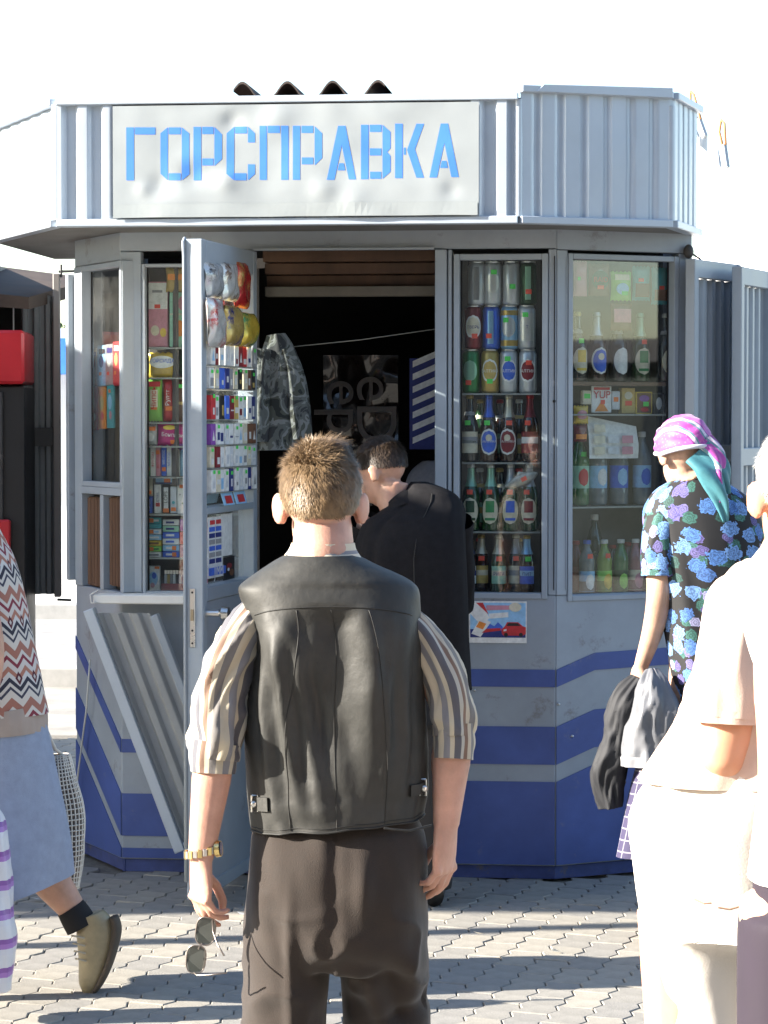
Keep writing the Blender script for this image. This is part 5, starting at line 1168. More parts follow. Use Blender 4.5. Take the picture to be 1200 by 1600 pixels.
MB().box(17, 19, -16, 7.5, 0, 2.35).build('wall', mat('stall_row_green', (.022, .03, .028), .7), SR); MB().box(16.6, 19.2, -16.2, 7.7, 2.351, 2.6).build('roof', mat('hall_roof', (.06, .06, .065), .8), SR)
for k in range(9): MB().box(16.9, 16.999, -15 + k * 2.5, -13.4 + k * 2.5, .9, 1.9).build('window', mat('hall_glass', (.02, .025, .03), .1), SR)
# small litter on the paving
for k, (px, py, w_, c_) in enumerate(((62, 1408, .03, 'white'), (386, 1432, .035, 'white'), (872, 1530 - 40, .02, 'cream'), (750, 1462, .018, 'white'))):
    dd = ray(px, py); p = CAM + dd * (-CAM_H / dd.z); a_ = rnd.uniform(0, 3)
    T = MB().add([p + Vector((math.cos(a_ + q) * w_ * (.6 + .5 * (q % 2)), math.sin(a_ + q) * w_ * .6, .004 + .008 * (q % 2))) for q in (0, 1.4, 2.9, 4.4)], [(0, 1, 2, 3)]).build('paper_scrap', pm(c_), None, origin=p)
    tag(T, ['white paper scrap lying in the shade left of the walking shoe', 'white paper scrap on the paving beside the left trouser leg', 'cream paper scrap on the sunlit paving near the checked skirt', 'small white scrap on the sunlit paving right of the trousers'][k], 'litter', 'paper scraps on the paving')
# ---------------------------------------------------------------- people
def skinmat(name, c): return mat(name, c, .5, var=.2, vscale=11, bump=.15, bscale=220, sss=.22, spec=.4)
SK1 = skinmat('skin_tanned', (.47, .265, .20)); SK2 = skinmat('skin_pale', (.50, .29, .21)); SK3 = skinmat('skin_aged', (.46, .29, .21))
def hand(mb, Wp, d, n, s=1.0, curl=.6, thumb=.5, side=1, pinch=False):
    """Wp wrist, d along the hand, n out of the palm; side = +1/-1 puts the thumb"""
    d = Vector(d).normalized(); n = Vector(n); n = (n - d * n.dot(d)).normalized(); t = d.cross(n) * side      # t points to the thumb side
    mb.loft([Wp - d * .03 * s, Wp, Wp + d * .03 * s, Wp + d * .06 * s, Wp + d * .09 * s], [(.025 * s, .022 * s), (.028 * s, .021 * s), (.036 * s, .018 * s), (.041 * s, .015 * s), (.039 * s, .010 * s)], t, 16, 12, capA=True, capB=True)
    for k, (off, ln, r) in enumerate(((.0315, .074, .0083), (.0108, .083, .0086), (-.0100, .077, .0083), (-.0300, .060, .0075))):
        p = Wp + (d * .082 + t * off) * s; a = 0.0; pts = [p - d * .012 * s - n * .002, p]; c = curl * (1 + .13 * k) * (1.0 if not pinch else (.95, .9, 1.15, 1.3)[k])
        for seg, f in enumerate((.46, .30, .24)):
            a += c * (.75, .95, .6)[seg]; dd = (d * math.cos(a) + n * math.sin(a) + t * off * (2.2 if not pinch else .6)).normalized(); pts.append(pts[-1] + dd * ln * f * s)
        mb.tube(pts, [r * s, r * 1.06 * s, r * .98 * s, r * .92 * s, r * .68 * s], 8)
        mb.ell(p - n * .004 * s, (r * 1.15 * s,) * 3, None, 10, 7)
    p = Wp + (d * .030 + t * .026) * s
    if pinch: q = [p - d * .01 * s, p + (n * .022 + d * .012) * s, p + (n * .047 + d * .036) * s, p + (n * .056 + d * .066 - t * .010) * s, p + (n * .053 + d * .090 - t * .014) * s]
    else:
        d1 = (d * .72 + t * .55 + n * .35 * (1 + thumb)).normalized(); d2 = (d * .85 + t * (.25 - .3 * thumb) + n * .4 * (1 + thumb)).normalized()
        q = [p - d1 * .02 * s, p + d1 * .02 * s, p + d1 * .045 * s, p + d1 * .045 * s + d2 * .03 * s, p + d1 * .045 * s + d2 * .05 * s]
    mb.tube(q, [.013 * s, .0128 * s, .0105 * s, .0098 * s, .0075 * s], 8)
def head(mb, c, M, s=1.0, ear=1.0):
    E = lambda p, r, R2=None: mb.ell(c + M @ (Vector(p) * s), [q * s for q in r], (M @ R2) if R2 else M, 20, 14)
    E((0, -.012, .03), (.074, .094, .088)); E((0, .022, -.04), (.057, .068, .078)); E((0, .03, -.085), (.036, .05, .032)); E((0, .055, .035), (.055, .045, .045))
    E((0, .096, -.018), (.012, .018, .026)); E((0, .107, -.032), (.015, .013, .011)); E((0, .085, -.066), (.022, .014, .007)); E((0, .083, -.076), (.020, .013, .007))
    for sx in (-1, 1):
        R2 = Euler((R(-8), 0, R(-38) * sx)).to_matrix()
        E((sx * .083, -.010, -.006), (.0060 * ear, .020, .033), R2); E((sx * .076, .004, -.022), (.008, .012, .016), R2); E((sx * .030, .083, .016), (.02, .012, .006))
def eyes(P, c, M, s=1.0):
    for sx in (-1, 1):
        b = MB().ell(c + M @ (Vector((sx * .031, .072, .004)) * s), [.0118 * s] * 3, None, 12, 8); b.build('eye', mat('eye_white', (.7, .68, .65), .2), P, smooth=True)
        MB().ell(c + M @ (Vector((sx * .031, .0805, .004)) * s), [.0045 * s] * 3, None, 10, 6).build('iris', mat('iris_dark', (.05, .04, .03), .15), P, smooth=True)
def hair(P, c, M, s, keep, lenf, comb, col, count=7000, name='hair', thick=.0011, seed=3):
    """keep(v): is there hair in this direction of the head; comb(v): combing direction"""
    rn = random.Random(seed); mb = MB(); rad = Vector((.0765, .0965, .0905)) * s; cc = Vector((0, -.012, .03)) * s
    cap = MB(); nu, nv = 48, 32; idx = {}
    for i in range(nv + 1):
        for j in range(nu):
            th, ph = math.pi * i / nv, 2 * math.pi * j / nu; v = Vector((math.sin(th) * math.cos(ph), math.sin(th) * math.sin(ph), math.cos(th)))
            cap.v.append(c + M @ (cc + Vector((v.x * rad.x, v.y * rad.y, v.z * rad.z)))); idx[(i, j)] = v
    for i in range(nv):
        for j in range(nu):
            v = (idx[(i, j)] + idx[(i + 1, (j + 1) % nu)]) / 2
            if keep(v.normalized()) > .09: cap.f.append((i * nu + j, (i + 1) * nu + j, (i + 1) * nu + (j + 1) % nu, i * nu + (j + 1) % nu)); cap.fm.append(0)
    k = 0
    while k < count:
        v = Vector((rn.gauss(0, 1), rn.gauss(0, 1), rn.gauss(0, 1))).normalized(); kp = keep(v)
        if kp <= -.04 + .08 * rn.random(): continue
        k += 1
        p = cc + Vector((v.x * rad.x, v.y * rad.y, v.z * rad.z)); nrm = Vector((v.x / rad.x, v.y / rad.y, v.z / rad.z)).normalized()
        cl = N3(v.x * 5, v.y * 5, v.z * 5 + 7)
        cv = comb(v); cv = (cv - nrm * cv.dot(nrm)); L_ = lenf(v) * s * (.35 + .65 * smooth01((kp + .04) / .22)) * rn.uniform(.65, 1.15) * (1 + .35 * cl)
        d1 = (nrm * .36 + cv * .9 + Vector((rn.gauss(0, 1), rn.gauss(0, 1), rn.gauss(0, 1))) * .12).normalized(); d2 = (nrm * .12 + cv * 1.0 + Vector((rn.gauss(0, 1), rn.gauss(0, 1), rn.gauss(0, 1))) * .18 + nrm * .25 * cl).normalized()
        q0 = p - nrm * .002; q1 = p + d1 * L_ * .45; q2 = q1 + d2 * L_ * .55
        w = d1.cross(nrm + Vector((.01, .02, .03))).normalized() * thick * rn.uniform(.8, 1.5)
        mb.add([c + M @ (q0 - w), c + M @ (q0 + w), c + M @ (q1 - w * .9), c + M @ (q1 + w * .9), c + M @ q2], [(0, 1, 3, 2), (2, 3, 4)])
    m = mat('hair_' + name + str(seed), col, .45, var=.35, vscale=60, spec=.5)
    b = MB().add(cap.v, cap.f)
    b.add(mb.v, mb.f); o = b.build('hair', m, P, smooth=True); return o
def rotM(yaw, pitch=0.0, roll=0.0): return Euler((pitch, roll, yaw), 'XYZ').to_matrix() if False else (Matrix.Rotation(yaw, 3, 'Z') @ Matrix.Rotation(roll, 3, 'Y') @ Matrix.Rotation(pitch, 3, 'X'))
def ringpath(rows, Y, dep, lean=None):
    """rows: (py, px_left, px_right) -> centres and radii at depth Y"""
    pts, rad = [], []
    for i, (y, x0, x1) in enumerate(rows):
        yy = Y + (lean[i] if lean else 0); a, b = at(x0, y, yy), at(x1, y, yy); pts.append((a + b) / 2); rad.append(((b.x - a.x) / 2, dep[i] if isinstance(dep, (list, tuple)) else dep))
    return pts, rad
def cloth(mb, voxel, fold, name, m, P, sm=5):
    r = remesh(mb, voxel, sm); out = MB(); out.add([v + n * fold(v) for v, n in zip(r.v, r.nrm)], r.f); return out.build(name, m, P, smooth=True)
def body_build(mb, P, m, voxel=.006, sm=4): r = remesh(mb, voxel, sm, .45); MB().add(r.v, r.f).build('body', m, P, smooth=True)
def stripes_mat(name, stops, k, axis=0, rough=.8, bump=.15):
    m = bpy.data.materials.new(name); m.use_nodes = True; N = m.node_tree.nodes; L = m.node_tree.links; p = N['Principled BSDF']; p.inputs['Roughness'].default_value = rough; p.inputs['Sheen Weight'].default_value = .15
    uv = N.new('ShaderNodeUVMap'); sx = N.new('ShaderNodeSeparateXYZ'); L.new(uv.outputs[0], sx.inputs[0])
    f = math_node(N, L, 'MULTIPLY', sx.outputs[axis], k); f = math_node(N, L, 'FRACT', f)
    r = ramp(N, stops); L.new(f, r.inputs[0]); L.new(r.outputs[0], p.inputs['Base Color'])
    nz = N.new('ShaderNodeTexNoise'); nz.inputs['Scale'].default_value = 300; tc = N.new('ShaderNodeTexCoord'); L.new(tc.outputs['Object'], nz.inputs[0])
    b = N.new('ShaderNodeBump'); b.inputs['Strength'].default_value = bump; b.inputs['Distance'].default_value = .002; L.new(nz.outputs['Fac'], b.inputs['Height']); L.new(b.outputs[0], p.inputs['Normal'])
    return m

# ================= the man in the leather waistcoat
YM = 5.14
A = lambda px, py, dy=0.0: at(px, py, YM + dy)
MM = thing('person', (A(515, 1000).x, YM, 0), 'person from behind in black leather waistcoat, striped shirt and brown trousers', 'person')
hc = A(501, 790, .03) + Vector((0, 0, 0)); HM = rotM(R(2), R(-3))
bd = MB(); head(bd, hc, HM, 1.0, 1.25)
bd.loft([A(505, 815, .02), A(505, 850, .0), A(506, 885, -.01), A(512, 930, .0)], [(.056, .060), (.060, .062), (.064, .062), (.09, .06)], (1, 0, 0), 24, 16, capA=True, capB=True)
bd.loft([A(513, 915), A(518, 960), A(520, 1050), A(522, 1150), A(524, 1250), A(525, 1330), A(525, 1380)], [(.12, .06), (.145, .08), (.145, .085), (.135, .085), (.14, .085), (.145, .09), (.12, .08)], (1, 0, 0), 24, 24, capA=True, capB=True)
lsh, lel, lwr = A(398, 970), A(338, 1160, -.06), A(314, 1340, -.08)
rsh, rel, rwr = A(640, 970), A(708, 1140, -.03), A(697, 1290, -.05)
for sh, el, wr in ((lsh, lel, lwr), (rsh, rel, rwr)):
    bd.loft([sh, (sh + el) / 2, el, el + (wr - el) * .25, el + (wr - el) * .6, wr], [.028, .028, .030, .039, .033, .0255], (1, 0, 0), 18, 26, capA=True, capB=True)
hand(bd, lwr, (.0, .03, -1), (.86, .5, 0), .98, .46, .75, -1, True)
hand(bd, rwr, (-.06, .02, -1), (-.85, .45, 0), 1.05, .44, .4, 1, True)
hipL, hipR = A(455, 1400), A(600, 1400)
kneL, kneR = Vector((hipL.x - .01, YM + .02, .50)), Vector((hipR.x + .0, YM + .10, .52)); ankL, ankR = Vector((hipL.x - .02, YM - .02, .09)), Vector((hipR.x + .01, YM - .02, .10))
for h_, k_, a_ in ((hipL, kneL, ankL), (hipR, kneR, ankR)):
    bd.loft([h_, (h_ + k_) / 2, k_, (k_ + a_) / 2, a_], [.08, .07, .055, .05, .036], (1, 0, 0), 18, 24, capA=True, capB=True)
body_build(bd, MM, SK1, .0042, 3)
eyes(MM, hc, HM)
def keepM(v):
    # hair above a line that drops to the nape behind and rises over the ears and forehead
    back = -v.y; lim = -.62 if back > .35 else (-.62 + (.35 - back) * 1.15)
    lim = min(lim, .55); return v.z - lim - .1 * (abs(v.x) > .6) + .05 * N3(v.x * 6, v.y * 6, v.z * 6)
hair(MM, hc, HM, 1.0, keepM, lambda v: .013 + .013 * smooth01((v.z + .3) / .9) + (.014 if (v.z > .88 and .0 < v.x < .4) else 0), lambda v: Vector((.25 * v.x + .35, .25, -.95 if v.z < .55 else -.1)) + (Vector((v.x, v.y, 0)) * .6 if v.z > .55 else Vector((0, 0, 0))), (.19, .125, .066), 19000, 'brown', .0006, 3)
# shirt: sleeves, rolled cuffs, collar
M_shirt = stripes_mat('striped_shirt', [(0, (.42, .37, .28)), (.16, (.14, .13, .125)), (.30, (.40, .35, .27)), (.40, (.16, .095, .065)), (.50, (.36, .35, .31)), (.58, (.075, .075, .09)), (.74, (.40, .36, .28)), (.84, (.17, .17, .185))], 3.0)
def sleevefold(sd, am=1.0):
    def f(u, v, th, t):
        e = .011 * N3(math.cos(th) * 1.6 + sd, math.sin(th) * 1.6, v * 8) + .013 * (.45 - abs(N3(math.cos(th) * 2.2 + v * 9, math.sin(th) * 2.2 - sd, v * 13 + math.cos(th) * 2)))
        bulge = .006 * math.sin(t * math.pi)
        pinch = .009 * math.exp(-((t - .82) / .10) ** 2) * math.sin(th * 3 + sd + v * 30)
        return am * (e + bulge + pinch)
    return f
sb = MB(); sb.loft([A(430, 985, .0), A(396, 982, -.01), A(366, 1022, -.03), A(343, 1080, -.045), A(338, 1150, -.06), A(334, 1186, -.065)], [(.036, .05), (.037, .052), (.039, .053), (.040, .053), (.043, .052), (.039, .045)], (1, 0, 0), 56, 80, sleevefold(1.7, 1.15), seam=R(-60)); sb.build('sleeve', M_shirt, MM, smooth=True)
sb = MB(); sb.loft([A(337, 1160, -.06), A(334, 1180, -.063), A(332, 1207, -.066)], [(.048, .051), (.047, .050), (.044, .047)], (1, 0, 0), 56, 16, lambda u, v, th, t: .004 * N3(math.cos(th) * 3, math.sin(th) * 3, v * 30), seam=R(-60)); sb.build('rolled_cuff', M_shirt, MM, smooth=True)
sb = MB(); sb.loft([A(605, 985), A(642, 982), A(673, 1020, -.01), A(697, 1070, -.02), A(707, 1120, -.03), A(708, 1150, -.035)], [(.036, .05), (.036, .052), (.035, .052), (.035, .051), (.037, .049), (.036, .045)], (1, 0, 0), 56, 80, sleevefold(6.3, .85), seam=R(-120)); sb.build('sleeve', M_shirt, MM, smooth=True)
sb = MB(); sb.loft([A(708, 1132, -.03), A(709, 1160, -.035), A(708, 1186, -.04)], [(.041, .049), (.041, .048), (.039, .045)], (1, 0, 0), 56, 16, lambda u, v, th, t: .003 * N3(math.cos(th) * 3, math.sin(th) * 3 + 4, v * 30), seam=R(-120)); sb.build('rolled_cuff', M_shirt, MM, smooth=True)
M_collar = stripes_mat('shirt_collar', [(0, (.55, .49, .38)), (.3, (.20, .20, .22)), (.45, (.58, .52, .42)), (.8, (.3, .29, .28))], 22, 1)
cbm = MB()
cbm.loft([A(505, 848), A(504, 858), A(503, 872), A(502, 888)], [(.062, .064), (.065, .067), (.076, .074), (.090, .080)], (1, 0, 0), 48, 20, flat=True, fold= lambda u, v, th, t: .003 * N3(math.cos(th) * 2, math.sin(th) * 2, 3) + .004 * t * math.sin(th * 2 + 1), seam=R(-90))
cbm.build('collar', M_collar, MM, smooth=True)
# waistcoat
VR = [(866, 448, 556), (874, 432, 572), (884, 416, 592), (896, 398, 620), (906, 384, 640), (916, 374, 652), (928, 374, 657), (945, 380, 658), (970, 388, 659), (1005, 393, 661), (1045, 390, 663), (1090, 383, 665), (1140, 381, 667), (1195, 383, 668), (1240, 386, 668), (1283, 392, 665)]
VD = [.080, .088, .095, .102, .108, .112, .118, .126, .134, .140, .142, .140, .136, .134, .133, .132]
vp, vr = ringpath(VR, YM, VD)
def vfold(u, v, th, t):
    b = (th - math.pi / 2) % (2 * math.pi); b = b - 2 * math.pi if b > math.pi else b      # 0 = middle of the back, + = left
    bk = math.exp(-(b / 1.15) ** 2)
    body = smooth01((t - .42) / .12); d = 0.0
    G = lambda x, w: math.exp(-(x / w) ** 2)
    # hollow of the spine: a steep right bank that faces the sun
    d -= .034 * G(b - .06, .34) * G(t - .68, .17) * body
    d += .018 * G(b + .34, .16) * G(t - .66, .20) * body
    d += .020 * G(b - .70, .24) * G(t - .62, .12) * body + .008 * G(b + .75, .25) * G(t - .60, .12)
    # long drapes running from the left shoulder blade down to the middle of the hem
    for k, (c, w, am) in enumerate(((.52, .085, .014), (.28, .07, .011), (.86, .07, .010), (.05, .06, .007))):
        ln = b - (c + .9 * (.74 - t)) - .06 * N3(t * 9, k * 3.1, 0)
        d += am * (G(ln, w) - .75 * G(ln - w * 1.7, w)) * G(t - .76, .15)
    for k, (c, w, am) in enumerate(((-.55, .06, .008), (-.85, .07, .008))):
        ln = b - (c - .5 * (.74 - t)) - .05 * N3(t * 8, k * 5.1, 2)
        d += am * (G(ln, w) - .7 * G(ln + w * 1.6, w)) * G(t - .78, .14)
    d += (.010 * N3(b * 1.8 + t * 1.2, t * 5.5, 8.1) + .006 * N3(b * 5 - t * 3, t * 11, 4.4)) * body
    d += .0035 * N3(b * 3, t * 26, 1.1) * smooth01((t - .85) / .1)
    d += .004 * N3(b * 2.0, t * 6, 5.5) * smooth01((t - .15) / .2)
    return d * (.35 + .65 * bk)
_zA, _zB, _xc = A(515, 1140).z, A(515, 1283).z, A(530, 1283).x
def vshift(p):
    w = smooth01((_zA - p.z) / (_zA - _zB)); return p + Vector((0, 0, w * ((p.x - _xc) * .085 + .006 * N3(p.x * 14, p.y * 14, 2.2))))
def vsurf(b, t, off=.002):
    """point on the waistcoat surface (same formula as the loft)"""
    k = len(vp); f = t * (k - 1); j = min(int(f), k - 2); w = f - j
    def cr(a, b_, c, d_): return (b_ * 2 + (c - a) * w + (a * 2 - b_ * 5 + c * 4 - d_) * w * w + (b_ * 3 - a - c * 3 + d_) * w ** 3) * .5
    g = lambda L_, q: L_[max(0, min(k - 1, q))]
    p = cr(g(vp, j - 1), g(vp, j), g(vp, j + 1), g(vp, j + 2)); ra, rb_ = [cr(g(vr, j - 1)[e], g(vr, j)[e], g(vr, j + 1)[e], g(vr, j + 2)[e]) for e in (0, 1)]
    th = b + math.pi / 2; x = Vector((1, 0, 0)); y = Vector((0, -1, 0)); e = 2 / 2.35
    cx, sx = math.cos(th), math.sin(th); h_ = vfold(0, 0, th, t) + off
    return vshift(p + x * math.copysign(abs(cx) ** e, cx) * ra + y * math.copysign(abs(sx) ** e, sx) * rb_ + (x * cx + y * sx) * h_)
M_leather = mat('black_leather', (.030, .030, .028), .56, var=.3, vscale=12, bump=.6, bscale=24, spec=.32)
vm = MB().loft(vp, vr, (1, 0, 0), 130, 170, vfold, power=2.35, seam=R(-90), flat=True); vm.v = [vshift(p) for p in vm.v]; vm.build('waistcoat', M_leather, MM, smooth=True)
M_seam = mat('leather_seam', (.018, .018, .017), .6)
def seam(pts, r=.0013): MB().tube([vsurf(b, t, .0006) for b, t in pts], r, 5).build('seam', M_seam, MM, smooth=True)
N_ = 30
seam([(1.02 - 2.04 * i / N_, .50 - .045 * math.sin(math.pi * i / N_)) for i in range(N_ + 1)])
for sg, b0 in ((1, .33), (-1, .36)): seam([(sg * (b0 + .16 * math.sin(i / N_ * 1.6)), .47 + .52 * i / N_) for i in range(N_ + 1)], .001)
seam([(.0, .47 + .53 * i / N_) for i in range(N_ + 1)], .0008)
seam([(1.3 - 2.6 * i / 40, .985) for i in range(41)], .0008)
seam([(1.4 - 2.8 * i / 40, .998) for i in range(41)], .0022)
# side tabs with a stud
for sg, b0, t0 in ((1, 1.05, .93), (-1, 1.18, .92)):
    tb = MB(); V = []
    for i in range(9):
        b = sg * (b0 - .30 * i / 8); w = .012
        for dt in (-w, w): V.append(vsurf(b, t0 + dt * 1.2 + .01 * i / 8 * 0, .006)); V.append(vsurf(b, t0 + dt * 1.2, .001))
    Fc = []
    for i in range(8):
        o = i * 4; Fc += [(o, o + 4, o + 6, o + 2), (o + 1, o + 3, o + 7, o + 5), (o, o + 1, o + 5, o + 4), (o + 2, o + 6, o + 7, o + 3)]
    tb.add(V, Fc).build('side_tab', M_leather, MM)
    MB().ell(vsurf(sg * (b0 - .07), t0, .009), (.007, .005, .007), None, 12, 8).build('stud', M_steel, MM, smooth=True)
    q = vsurf(sg * b0, t0, .008); MB().tube([q + Vector((.0, -.003, .016)), q + Vector((.012 * sg, -.003, .016)), q + Vector((.012 * sg, -.003, -.016)), q + Vector((0, -.003, -.016)), q + Vector((.0, -.003, .016))], .0022, 6).build('buckle', M_steel, MM)
# trousers
M_trous = mat('brown_trousers', (.025, .018, .0145), .8, var=.14, vscale=30, bump=.25, bscale=420, spec=.25, sheen=.2)
tb = MB()
tp, tr_ = ringpath([(1245, 408, 650), (1282, 402, 656), (1300, 394, 664), (1345, 388, 670), (1400, 387, 671), (1460, 388, 671), (1505, 392, 668)], YM, [.09, .10, .122, .142, .145, .135, .11])
tb.loft(tp, tr_, (1, 0, 0), 40, 30, flat=True, capA=True, capB=True, power=2.3)
LL = [A(455, 1380), A(453, 1450), A(451, 1530), A(449, 1610), Vector((kneL.x, kneL.y, .55)), Vector((ankL.x, ankL.y, .28)), Vector((ankL.x, ankL.y, .05))]
tb.loft(LL, [(.085, .12), (.085, .115), (.083, .105), (.080, .10), (.079, .095), (.076, .09), (.080, .095)], (1, 0, 0), 32, 60, capA=True, capB=True, power=2.2)
RL = [A(595, 1380), A(598, 1450, .01), A(600, 1530, .03), A(602, 1600, .05), Vector((kneR.x, kneR.y, .52)), Vector((ankR.x, ankR.y + .02, .28)), Vector((ankR.x, ankR.y, .06))]
tb.loft(RL, [(.085, .12), (.090, .115), (.089, .105), (.086, .10), (.079, .095), (.075, .09), (.080, .095)], (1, 0, 0), 32, 60, capA=True, capB=True, power=2.2)
cx0 = A(524, 1450).x; zcr = A(520, 1450).z
def tfold(p):
    z, x, y = p.z, p.x, p.y; back = 1 if y < YM else .4
    d = .006 * N3(x * 10, y * 8, z * 3.0) + .004 * N3(x * 22 + z * 6, y * 16, z * 8 + 3)
    s = x - cx0
    d += back * .012 * (1 - 2 * abs(N3(x * 6 + z * 5, y * 4, z * 9 - x * 6 + 2))) ** 2 * smooth01((zcr + .12 - z) / .15)
    if s > 0:   # creases that gather behind the right knee and under the seat
        d += back * (.011 * math.exp(-((z - zcr - .02 + s * .5) / .035) ** 2) - .012 * math.exp(-((z - zcr + .035 + s * .4) / .022) ** 2)) * smooth01(s / .06) * .8
        d += back * .010 * math.sin((s * 60 + (z - zcr) * 22) + 2 * N3(s * 9, z * 7, 1)) * math.exp(-((z - zcr + .12) / .085) ** 2) * smooth01(s / .05)
        d += back * (-.018) * math.exp(-((z - zcr + .215 - s * .4) / .02) ** 2) * smooth01(s / .05)
        d += back * .012 * math.exp(-((s - .055) / .018) ** 2) * math.exp(-((z - zcr - .10) / .05) ** 2)
    else:
        d += back * .010 * math.exp(-((s + .085) / .012) ** 2) * smooth01((zcr - z + .15) / .2)        # pressed crease
        d -= back * .004 * math.exp(-((s + .03 + (z - zcr) * .1) / .03) ** 2) * smooth01((zcr + .1 - z) / .2)
    d -= back * .007 * math.exp(-(s / .014) ** 2) * smooth01((z - zcr) / .03)                         # centre seam
    return d
cloth(tb, .0065, tfold, 'trousers', M_trous, MM, 6)
MB().tube([A(650, 1292, -.125) + Vector((.03, .02, 0)), A(640, 1298, -.14), A(615, 1296, -.147), A(600, 1294, -.149)], .0025, 6).build('pocket_seam', M_seam, MM)
# shoes
for a_ in (ankL, ankR):
    MB().loft([Vector((a_.x, a_.y - .07, .05)), Vector((a_.x, a_.y, .06)), Vector((a_.x, a_.y + .1, .045)), Vector((a_.x, a_.y + .19, .03))], [(.036, .045), (.043, .055), (.048, .042), (.03, .026)], (1, 0, 0), 20, 20, capA=True, capB=True).build('shoe', mat('black_shoe', (.02, .02, .02), .35), MM, smooth=True)
# wristwatch
wc = lwr + Vector((-.0, 0, .012)); M_gold = mat('watch_gold', (.75, .58, .25), .25, metal=1, var=.05)
WT = bpy.data.objects.new('wristwatch', None); COL.objects.link(WT); WT.parent = MM; WT.location = wc - wloc(MM)
for k in range(20):
    a = 2 * math.pi * k / 20; q = wc + Vector((math.cos(a) * .031, math.sin(a) * .028, .006 * math.cos(a)))
    tx = Vector((-math.sin(a), math.cos(a), 0)); MB().bar(q - tx * .0042, q + tx * .0042, .016 if k % 2 else .014, .004, Vector((math.cos(a), math.sin(a), 0)), 0).build('link', M_gold if k % 2 else M_steel, WT, bevel=.0008)
dc = wc + Vector((.030, -.006, .006)); MB().tube([dc, dc + Vector((.009, -.002, .001))], [.0165, .0155], 18).build('watch_case', M_gold, WT, smooth=40); MB().tube([dc + Vector((.0085, -.002, .001)), dc + Vector((.0100, -.0022, .0011))], [.0135, .013], 18).build('watch_dial', mat('dial_dark', (.03, .03, .03), .15), WT)
# sunglasses dangling from the left hand
g0 = A(324, 1455, -.07)
SGL = thing('sunglasses', g0, 'dark sunglasses dangling from the left hand of the man in the waistcoat', 'sunglasses')
m_lens = mat('sunglass_lens', (.05, .055, .05), .08, var=.2, coat=.6); m_wire = mat('sunglass_wire', (.25, .22, .2), .3, metal=.8)
def lens(c, tilt):
    b = MB(); V = []; n = 22; ex = Vector((math.cos(tilt), 0, math.sin(tilt))); ez = Vector((-math.sin(tilt), 0, math.cos(tilt)))
    for lay, yy in ((0, -.0015), (1, .0015)):
        for k in range(n):
            a = 2 * math.pi * k / n; sx = math.copysign(abs(math.cos(a)) ** .7, math.cos(a)) * .019; sz = math.copysign(abs(math.sin(a)) ** .7, math.sin(a)) * .0275
            V.append(c + ex * sx + ez * sz + Vector((0, yy + .3 * sx * sx / .02, 0)))
    b.add(V, [tuple(range(n)), tuple(reversed(range(n, 2 * n)))] + [(k, n + k, n + (k + 1) % n, (k + 1) % n) for k in range(n)]); b.build('lens', m_lens, SGL)
    MB().tube(V[:n] + [V[0]], .0014, 6, cap=False).build('rim', m_wire, SGL, smooth=True)
lens(A(321, 1455, -.07), R(-8)); lens(A(306, 1499, -.07), R(-6))
MB().tube([A(316, 1474, -.07), A(311, 1480, -.072), A(310, 1483, -.07)], .0016, 6).build('bridge', m_wire, SGL)
MB().tube([A(332, 1438, -.07), A(333, 1456, -.09), A(340, 1476, -.11), A(350, 1493, -.13)], .0018, 6).build('temple_arm', m_wire, SGL, smooth=True)
MB().tube([A(303, 1520, -.07), A(308, 1524, -.08), A(329, 1523, -.1), A(354, 1520, -.11)], .0018, 6).build('temple_arm', m_wire, SGL, smooth=True)

# ================= the man in the black jacket at the door
YJ = 9.33
J = lambda px, py, dy=0.0: at(px, py, YJ + dy)
PJ = thing('person', (J(640, 1000).x, YJ, 0), 'dark haired person in black jacket leaning into the kiosk doorway', 'person')
jc = J(597, 738, .10); JMx = rotM(R(62), R(-26), R(0))
bd = MB(); head(bd, jc, JMx, 1.0)
bd.loft([jc + JMx @ Vector((0, -.03, -.05)), J(614, 785, .07), J(634, 820, .03)], [.054, .056, .056], (1, 0, 0), 20, 12, capA=True, capB=True)
bd.loft([J(645, 850, .04), J(647, 890, .02), J(648, 950), J(650, 1040), J(650, 1100)], [(.09, .06), (.13, .08), (.13, .08), (.13, .08), (.12, .08)], (1, 0, 0), 20, 16, capA=True, capB=True)
jl, jr = J(575, 815, .06), J(708, 815, .04); jle, jre = J(545, 930, .22), J(712, 940, .2); jlw, jrw = J(540, 905, .42), J(690, 930, .42)
for a, b, c in ((jl, jle, jlw), (jr, jre, jrw)): bd.loft([a, (a + b) / 2, b, (b + c) / 2, c], [.038, .038, .037, .034, .026], (1, 0, 0), 16, 20, capA=True, capB=True)
hand(bd, jlw, (0, 1, -.1), (0, 0, -1), .98, .4, .3, 1); hand(bd, jrw, (-.2, 1, -.1), (0, 0, -1), .98, .4, .3, -1)
fl, fr2 = Vector((J(620, 1400).x, YJ + .12, .09)), Vector((J(678, 1400).x, YJ + .05, .09))
for hx, f_ in ((615, fl), (672, fr2)):
    h_ = J(hx, 1090); bd.loft([h_, (h_ + f_) / 2, f_], [.075, .055, .036], (1, 0, 0), 16, 20, capA=True, capB=True)
body_build(bd, PJ, SK2, .007)
eyes(PJ, jc, JMx)
hair(PJ, jc, JMx, 1.0, lambda v: v.z + .18 + .42 * (-v.y) - (.5 if v.y > .55 else 0) + .03 * N3(v.x * 6, v.y * 6, v.z * 6), lambda v: .018 + .014 * smooth01(v.z), lambda v: Vector((0, .3, -.9)) if v.z < .6 else Vector((.3, 1, 0)), (.045, .030, .020), 6000, 'dark', .0011, 5)
M_black = mat('black_cloth', (.013, .0125, .014), .85, var=.25, vscale=40, bump=.25, bscale=300, spec=.15, dirt=((.04, .04, .04), 260, .74))
